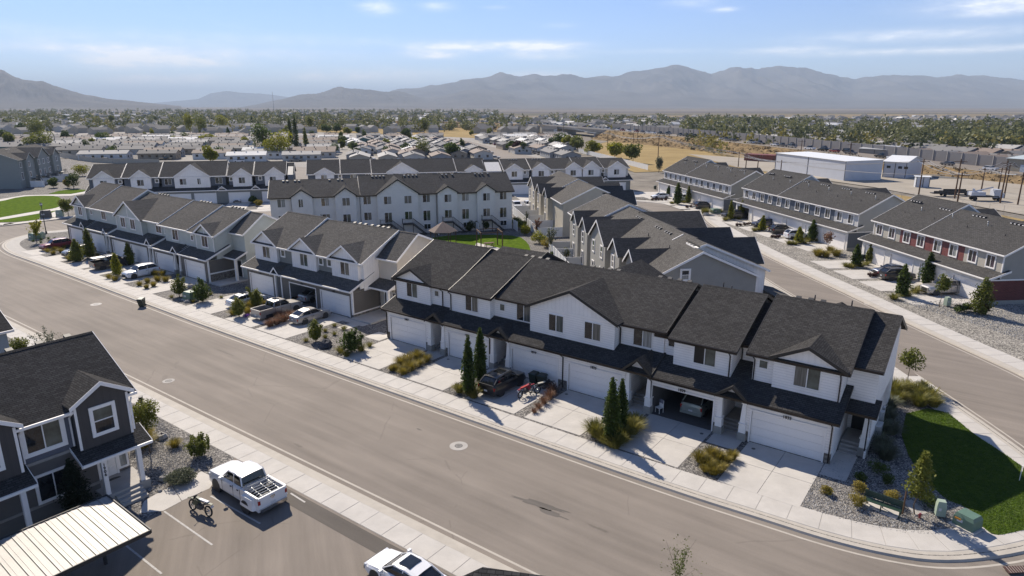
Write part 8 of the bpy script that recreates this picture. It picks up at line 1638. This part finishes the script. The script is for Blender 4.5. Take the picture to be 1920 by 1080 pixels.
while v < 640 and park_n < 215:
    row += 1; s = -420.0 + hr.uniform(0, 12)
    while s < 220:
        x = s*math.cos(rowang) - (v-205)*math.sin(rowang) - 10; y = v + s*math.sin(rowang)*.75; px_, py_ = proj(x, y)
        along = (px_ > 640 and py_ > 262); step = 11.5 if along else 23.5
        lim = 1075 - max(0, (262-py_))*4.0 if py_ < 262 else (1070 if py_ < 300 else 905)
        in_street = abs(px_ - (861+(py_-262)*2.9)) < 26 + (py_-262)*.55
        ok = -60 < px_ < lim and 232 < py_ < 305 and not in_street and not (560 < px_ and py_ < 246) and not (px_ < 130 and py_ > 285) and not (px_ < 420 and py_ > 306-0.02*px_)
        if ok and park_n < 215 and hr.random() < .93:
            wi = hr.choices(range(7), (5, 5, 4, 4, 1, 1, 2))[0]; ri = hr.choices(range(5), (5, 3, 3, 3, 1.3))[0]; L = hr.choice([17, 20, 16]); Wd = hr.choice([8.0, 7.4, 8.6])
            home(x, y + hr.uniform(-1, 1), rowang + (R(90) if not along else 0) + R(hr.uniform(-2, 2)), wi, ri, L, Wd, '%s manufactured home with a %s roof, %s of the park' % (HN[wi], RN[ri], where(px_, py_)), '%s homes with %s roofs, %s of the park' % (HN[wi], RN[ri], where(px_, py_))); park_n += 1
            if hr.random() < .5: put_far_car(x + (6.8 if along else hr.uniform(-6, 6)), y - (3 if along else 6.3), -.2, R(hr.choice([12, 102, 192])), '%s %s parked between the manufactured homes', 'parked in the home park')
        s += step
    v += 17.5 if row % 2 else 15.5
# cars down the park street
for k in range(16):
    t = k/16; x = 1000 - t*118 + 14; y = 291 - t*26; p = at(x, y); put_far_car(p.x+2, p.y, -.2, R(20), '%s %s parked along the home park street', 'along the home park street')
# ------------------------------------------------------------------ houses behind the sound wall
sub_n = 0; hs = random.Random(5)
for rowi in range(8):
    for k in range(26):
        px0 = 860 + k*46 + hs.uniform(-14, 14) + rowi*9; base = offset(P, hw+26+rowi*34)
        # stand the house on the line parallel to the highway, at this bearing
        best = None
        for i in range(1, len(base)-1):
            a_, c_ = base[i], base[i+1]
            xa, xc = proj(a_.x, a_.y)[0] if a_.y > 50 else 9e9, proj(c_.x, c_.y)[0] if c_.y > 50 else 9e9
            if min(xa, xc) <= px0 <= max(xa, xc) and xa != xc: t = (px0-xa)/(xc-xa); best = (a_.lerp(c_, t), math.atan2(c_.y-a_.y, c_.x-a_.x)); break
        if best is None or sub_n >= 130: continue
        q, an = best; wi = hs.choice([0, 2, 3, 6, 2]); ri = hs.choice([0, 1, 3, 0, 2]); home(q.x+hs.uniform(-5, 5), q.y+hs.uniform(-6, 6), an + R(hs.choice([0, 90])), wi, ri, 15, 11, '%s suburban house with a %s roof, %s beyond the sound wall' % (HN[wi], RN[ri], ('left', 'centre left', 'centre', 'right', 'far right')[min(4, max(0, int((px0-880)/210)))] + (' front row' if rowi < 2 else ' middle rows' if rowi < 5 else ' rear rows')), '%s %s houses beyond the sound wall %d %d' % (HN[wi], RN[ri], int((px0-880)/210), rowi//2), 'suburban_house', 'house', 0, 1.15); sub_n += 1
# everything farther: roofs and trees nobody could count
def town(n, seed, y0, y1, spread, m_w, m_r, name):
    r = np.random.RandomState(seed); V = []
    for i in range(n):
        y = y0*(y1/y0)**r.uniform(); x = r.uniform(-spread, spread)*y; y, x = (y, x) if (x < -.02*y or y < 1400) else (y*.42, x*.42); L, Wd, h = r.uniform(8, 15), r.uniform(7, 10), r.uniform(2.8, 4.6); a = r.uniform(0, 3.14)
        if name == 'distant_roofs' and abs(x) < 0: continue
        c, s = math.cos(a), math.sin(a)
        def T(px_, py_, z): return (x+px_*c-py_*s, y+px_*s+py_*c, z)
        A = [T(-L/2, -Wd/2, -.3), T(L/2, -Wd/2, -.3), T(L/2, Wd/2, -.3), T(-L/2, Wd/2, -.3)]; E = [T(-L/2, -Wd/2, h), T(L/2, -Wd/2, h), T(L/2, Wd/2, h), T(-L/2, Wd/2, h)]; R0, R1 = T(-L/2, 0, h+Wd*.28), T(L/2, 0, h+Wd*.28)
        V.append((A, E, R0, R1))
    b = MB(); b2 = MB()
    for A, E, R0, R1 in V:
        b.add(A+E+[R0, R1], [(0, 1, 5, 4), (1, 2, 6, 5), (2, 3, 7, 6), (3, 0, 4, 7), (5, 6, 9), (7, 4, 8)]); b2.add(E+[R0, R1], [(0, 1, 5, 4), (2, 3, 4, 5)])
    b.v += b2.v; off = len(b.v)-len(b2.v); b.m += [1]*len(b2.f); b.f += [[off+i for i in f] for f in b2.f]
    o = link(name, b.mesh(name, [m_w, m_r])); o['kind'] = 'stuff'
town(800, 1, 620, 3200, .85, HW[0], HR[0], 'distant_houses'); town(700, 2, 560, 2600, .85, HW[2], HR[3], 'distant_houses'); town(130, 3, 700, 2600, .8, HW[1], HR[4], 'distant_sheds')
def tree_mass(n, seed, y0, y1, xr, smin, smax, m, name='distant_trees', per=56, dens=None, yb=1.0):
    r = np.random.RandomState(seed); y = y0*(y1/y0)**(r.uniform(size=n)**yb); x = r.uniform(xr[0], xr[1], n)*y
    # clumped: keep where a coarse wave pattern is high
    ok_ = (x < -.02*y) | (y < 1250 - 800*np.clip(x/y, 0, .6)); x, y = x[ok_], y[ok_]; n = len(x)
    k = np.sin(x*.011+y*.006+seed)+np.sin(x*.023-y*.013)+np.sin(y*.021+seed*2)+r.normal(size=n)*.7; keep = k > (-.4 if dens is None else dens); x, y = x[keep], y[keep]; n = len(x)
    w = r.uniform(smin, smax, n); h = w*r.uniform(.8, 1.5, n); d = r.normal(size=(n, per, 3)); d /= np.linalg.norm(d, axis=2)[:, :, None]; d *= r.uniform(.5, 1.05, (n, per, 1)); P_ = d*np.stack([w*.5, w*.5, h*.5], 1)[:, None]; P_[:, :, 0] += x[:, None]; P_[:, :, 1] += y[:, None]; P_[:, :, 2] += (h*.5)[:, None]
    P_ = P_.reshape(-1, 3); s = np.repeat(w, per)[:, None]*.125*r.uniform(.7, 1.3, (n*per, 1)); a = r.normal(size=(n*per, 3)); a /= np.linalg.norm(a, axis=1)[:, None]; q = r.normal(size=(n*per, 3)); b = np.cross(a, q); b /= np.linalg.norm(b, axis=1)[:, None]
    V = np.stack([P_-a*s, P_-b*s*.8, P_+a*s, P_+b*s*.8], 1).reshape(-1, 3); o = link(name, np_mesh(name, V, 4, m)); o['kind'] = 'stuff'
L_FAR2 = leaf_mat('far_tree_dark', (0.05, 0.062, 0.032), (0.12, 0.13, 0.058), (0.19, 0.18, 0.08), 0.3); L_FAR3 = leaf_mat('far_tree_gold', (0.12, 0.11, 0.03), (0.27, 0.235, 0.07), (0.38, 0.3, 0.09), 0.3)
tree_mass(3000, 11, 620, 3400, (-.85, .85), 6, 11, L_FAR); tree_mass(2000, 12, 640, 3600, (-.85, .85), 5, 10, L_FAR2); tree_mass(400, 13, 620, 2200, (-.8, .8), 5, 9, L_FAR3)
tree_mass(1000, 14, 330, 1100, (.25, .85), 5, 9.5, L_FAR, dens=-.9); tree_mass(600, 15, 330, 1100, (.25, .85), 5, 9, L_FAR2, dens=-.8); tree_mass(260, 16, 330, 900, (.25, .85), 5, 8.5, L_FAR3)
# dark tufts on the highway bank
r_ = random.Random(9); b = []
for i0, i1 in ((0, 4), (5, len(P)-1)):
    Q = resample(P[i0:i1+1], 1.8); O1_, O2_ = offset(Q, -2.5), offset(Q, -12.0)
    for i in range(len(Q)):
        if Q[i].y > 900 or Q[i].y < 120: continue
        z = hz_at(Q[i]); wd = (3+z*1.75-1)
        for _ in range(3 if z > 3 else 2): t = r_.random(); n_ = (O2_[i]-O1_[i]).normalized(); q = Q[i]+n_*(1.5+wd*t); b.append((q.x+r_.uniform(-1, 1), q.y+r_.uniform(-1, 1), z-.2-(z+.3)*(t*.9+.05)))
b = np.array(b); rr_ = np.random.RandomState(3); per = 14; Pn = np.repeat(b, per, 0) + rr_.normal(size=(len(b)*per, 3))*np.array([.5, .5, .25]) + [0, 0, .3]
o = link('bank_brush', leaves('bank_brush', Pn, .38, mat('brush_leaf', (0.13, 0.10, 0.055), 1.0, scale=.3, col2=(0.28, 0.20, 0.10)), 1)); o['kind'] = 'stuff'
# trees that can be told apart in the middle distance: (x, base y, height, width, kind)
TD = [('big dark green broadleaf tree beside the tall poplars', 493, 291, 15, 13, 'round', L_COL), ('broad golden green tree right of the big dark one', 524, 296, 13, 14, 'round', L_YEL), ('left one of two tall dark poplars', 546, 278, 18.5, 4.2, 'column', L_COL), ('right one of two tall dark poplars', 556, 279, 20, 4.2, 'column', L_COL), ('slim green poplar right of the pair', 574, 283, 13, 3.2, 'column', L_OLIVE), ('lone dark poplar near the horizon', 473, 240, 15, 4.5, 'column', L_COL),
      ('large pale willow left of the park', 70, 262, 17, 14, 'round', L_OLIVE), ('spreading tree in front of the pale willow', 76, 283, 11, 15, 'round', L_OLIVE), ('dark conifer by the left homes', 126, 268, 8, 7, 'round', L_COL), ('round green tree among the left homes', 198, 270, 7, 11, 'round', L_COL), ('small green tree behind the back row', 396, 306, 7.5, 6, 'round', L_YEL), ('dark round tree at the left of the town', 123, 225, 9, 9, 'round', L_COL), ('dark twin tree in the town', 165, 226, 9, 13, 'round', L_COL), ('pale green tree in the town', 211, 233, 12, 9, 'round', L_OLIVE), ('dark round tree before the long building', 293, 231, 9, 9, 'round', L_COL),
      ('left one of the tall sparse cottonwoods', 356, 252, 18, 10, 'round', L_YEL), ('middle one of the tall sparse cottonwoods', 378, 254, 19, 12, 'round', L_OLIVE), ('right one of the tall sparse cottonwoods', 417, 246, 15, 15, 'round', L_YEL), ('low yellow bushes under the cottonwoods', 390, 268, 6, 15, 'round', L_YEL), ('dark spruce right of the cottonwoods', 428, 254, 7, 3.5, 'column', L_COL),
      ('row of dark trees by the golden field, left', 612, 249, 8, 10, 'round', L_COL), ('row of dark trees by the golden field, right', 632, 249, 8, 9, 'round', L_COL), ('yellow tree in front of the golden field', 652, 254, 7, 8, 'round', L_YEL), ('small dark tree on the field edge', 673, 252, 6.5, 7, 'round', L_COL), ('sparse pale tree left of the field trees', 583, 245, 14, 10, 'round', L_OLIVE), ('big green tree before the highway bank', 796, 249, 14, 12, 'round', L_OLIVE), ('dark pine right of the big green tree', 822, 244, 8, 5, 'column', L_COL), ('dark green tree among the middle homes', 762, 262, 8, 9, 'round', L_COL), ('bright green tree between two homes', 792, 295, 10, 8, 'round', L_OLIVE), ('dark green round tree beside the park street', 848, 299, 7.5, 9, 'round', L_COL), ('yellowish tree near the bridge left', 925, 230, 8, 12, 'round', L_YEL), ('burgundy tree on the park street', 970, 287, 6, 6, 'round', L_BURG), ('dark green tree on the park street', 960, 285, 6, 7, 'round', L_COL),
      ('first round tree of the lane tree row, dark green', 1045, 277, 8.5, 11, 'round', L_COL), ('second tree of the lane tree row, yellow green', 1063, 279, 8, 8, 'round', L_YEL), ('third tree of the lane tree row, green', 1082, 282, 8, 10, 'round', L_OLIVE), ('fourth tree of the lane tree row', 1113, 290, 7.5, 10, 'round', L_YEL), ('fifth tree of the lane tree row', 1152, 297, 7.5, 9.5, 'round', L_YEL), ('last dark tree of the lane tree row', 1186, 306, 8, 10.5, 'round', L_OLIVE),
      ('yellow green tree beyond the park, far left', 20, 300-22, 9, 8, 'round', L_OLIVE), ('dark tree behind the left apartments', 12, 268, 9, 10, 'round', L_COL), ('tree left of the willow', 40, 250, 10, 9, 'round', L_COL), ('dark tree behind the warehouse roof', 1760, 285-4, 8, 9, 'round', L_COL)]
for (l, x, y, h, w, k, m) in TD: tree('broadleaf_tree' if k == 'round' else 'poplar_tree', l, x, y, h, w, m, k, 0.12 if k == 'round' else 0.05, 1700, 0.48 if k == 'round' else .36, z=-.2, cat='tree')
hr2 = random.Random(21)
for k in range(70):
    x = hr2.uniform(0, 1060); y = hr2.uniform(234, 296); 
    if (x > 560 and y < 248) or (x < 120 and y > 280) or abs(x-(861+(y-262)*2.9)) < 24: continue
    m = hr2.choice([L_COL, L_OLIVE, L_YEL, L_COL]); tree('park_tree', '%s tree growing between the manufactured homes' % {'leaf_dark_green': 'small dark green', 'leaf_olive': 'small olive green', 'leaf_yellow_green': 'small yellow green'}[m.name], x, y, hr2.uniform(4, 7.5), hr2.uniform(3.5, 7), m, 'round', 0.12, 500, .5, seed=hr2.randint(0, 2), z=-.2, group='%s trees in the home park' % m.name.replace('leaf_', '').replace('_', ' '))

# ------------------------------------------------------------------ mountains
def mountain(name, sil, D, foot, m, seed, extend=0.0, rough=1.0, nx=520, nj=60):
    r = np.random.RandomState(seed); xs = np.array([s[0] for s in sil], float); ys = np.array([s[1] for s in sil], float)
    X = np.linspace(xs[0], xs[-1], nx); Yp = np.interp(X, xs, ys)
    from mathutils import noise as mn
    V = []
    for i in range(nx):
        a = (X[i]-960)/FPX; b_ = (540-Yp[i])/FPX; d = np.array([a, math.cos(PITCH)+b_*math.sin(PITCH), -math.sin(PITCH)+b_*math.cos(PITCH)]); t = D/d[1]; top = CAM_H + t*d[2]
        nz_ = mn.fractal((X[i]*.02, seed*3.1, 0), .75, 2.1, 7)*.030*rough*max(top, 100)
        for j in range(nj):
            q = j/(nj-1); dist = D - (D-foot)*q; prof = (1-q)**1.55
            g_ = mn.ridged_multi_fractal((X[i]*.016*(.6+.4*dist/D), q*1.9+seed, seed*.37), .8, 2.15, 6, 1.0, 2.0)-1.1
            z = (top+nz_)*prof + g_*top*.24*rough*math.sin(math.pi*min(1, .08+q*1.2))*(1-q)
            V.append((a/d[1]*dist, dist, max(z, -2.0) if q < 1 else -6.0))
    # far side drops away behind the crest
    for i in range(nx):
        x, y, z = V[i*nj]; V.append((x*1.22, y*1.22, -5.0))
    b = MB(); F_ = [(i*nj+j, i*nj+j+1, (i+1)*nj+j+1, (i+1)*nj+j) for i in range(nx-1) for j in range(nj-1)] + [(nx*nj+i, i*nj, (i+1)*nj, nx*nj+i+1) for i in range(nx-1)]
    b.add(V, F_); return struct(name, b, m, smooth=True)
M_MTN = mat('mountain_rock', (0.085, 0.08, 0.078), 1.0, scale=0.0012, col2=(0.17, 0.155, 0.14), detail=10, spec=0.02, bump=0.5, bscale=0.02, bdist=12)
mountain('mountain_range', [(560, 205), (640, 196), (700, 186), (735, 170), (800, 162), (850, 154), (900, 143), (940, 138), (975, 141), (1050, 139), (1100, 144), (1150, 143), (1185, 135), (1220, 133), (1265, 122), (1300, 129), (1335, 138), (1350, 133), (1390, 124), (1420, 127), (1450, 124), (1500, 127), (1560, 141), (1600, 150), (1640, 142), (1700, 142), (1750, 145), (1800, 141), (1850, 144), (1920, 150), (2050, 158), (2200, 150), (2600, 165)], 14500, 8200, M_MTN, 2)
mountain('mountain_range', [(440, 203), (490, 194), (520, 186), (560, 178), (605, 172), (640, 162), (670, 167), (700, 169), (750, 172), (800, 184), (830, 180), (870, 170), (900, 166), (940, 172), (985, 184), (1040, 194), (1150, 200)], 10500, 7200, M_MTN, 5, rough=1.1)
mountain('mountain_range', [(230, 205), (290, 193), (370, 186), (395, 175), (425, 171), (470, 174), (520, 178), (580, 188), (640, 198)], 21000, 16000, M_MTN, 7, rough=.6)
mountain('mountain_range', [(-700, 60), (-400, 75), (-200, 95), (-100, 112), (0, 131), (40, 147), (80, 153), (110, 163), (150, 175), (200, 185), (260, 191), (340, 199)], 7600, 5200, M_MTN, 9)
# distant lattice mast
p = at(534, 198.6); B = thing('mast', 'thin distant radio mast left of the middle mountains', 'mast', (p.x*.18, p.y*.18, 0)) if p.y < 0 else thing('mast', 'thin distant radio mast left of the middle mountains', 'mast', (-690, 2000, 0)); b = MB(); b.tube((0, 0, 0), (0, 0, 62), .9, .5, 4); part('post', b, M_STEEL, B)

# ------------------------------------------------------------------ the air
hz = bpy.data.materials.new('haze'); hz.use_nodes = True; hn, hl = hz.node_tree.nodes, hz.node_tree.links
for n in list(hn): hn.remove(n)
ho = hn.new('ShaderNodeOutputMaterial'); hv = hn.new('ShaderNodeVolumePrincipled'); hv.inputs['Density'].default_value = 0.000066; hv.inputs['Color'].default_value = (0.68, 0.83, 1.0, 1); hv.inputs['Anisotropy'].default_value = 0.0
hl.new(hv.outputs[0], ho.inputs['Volume'])
b = MB(); b.box(-45000, 45000, -3500, 43000, -8.0, 980.0); o = link('haze', b.mesh('haze', [hz])); o['kind'] = 'stuff'
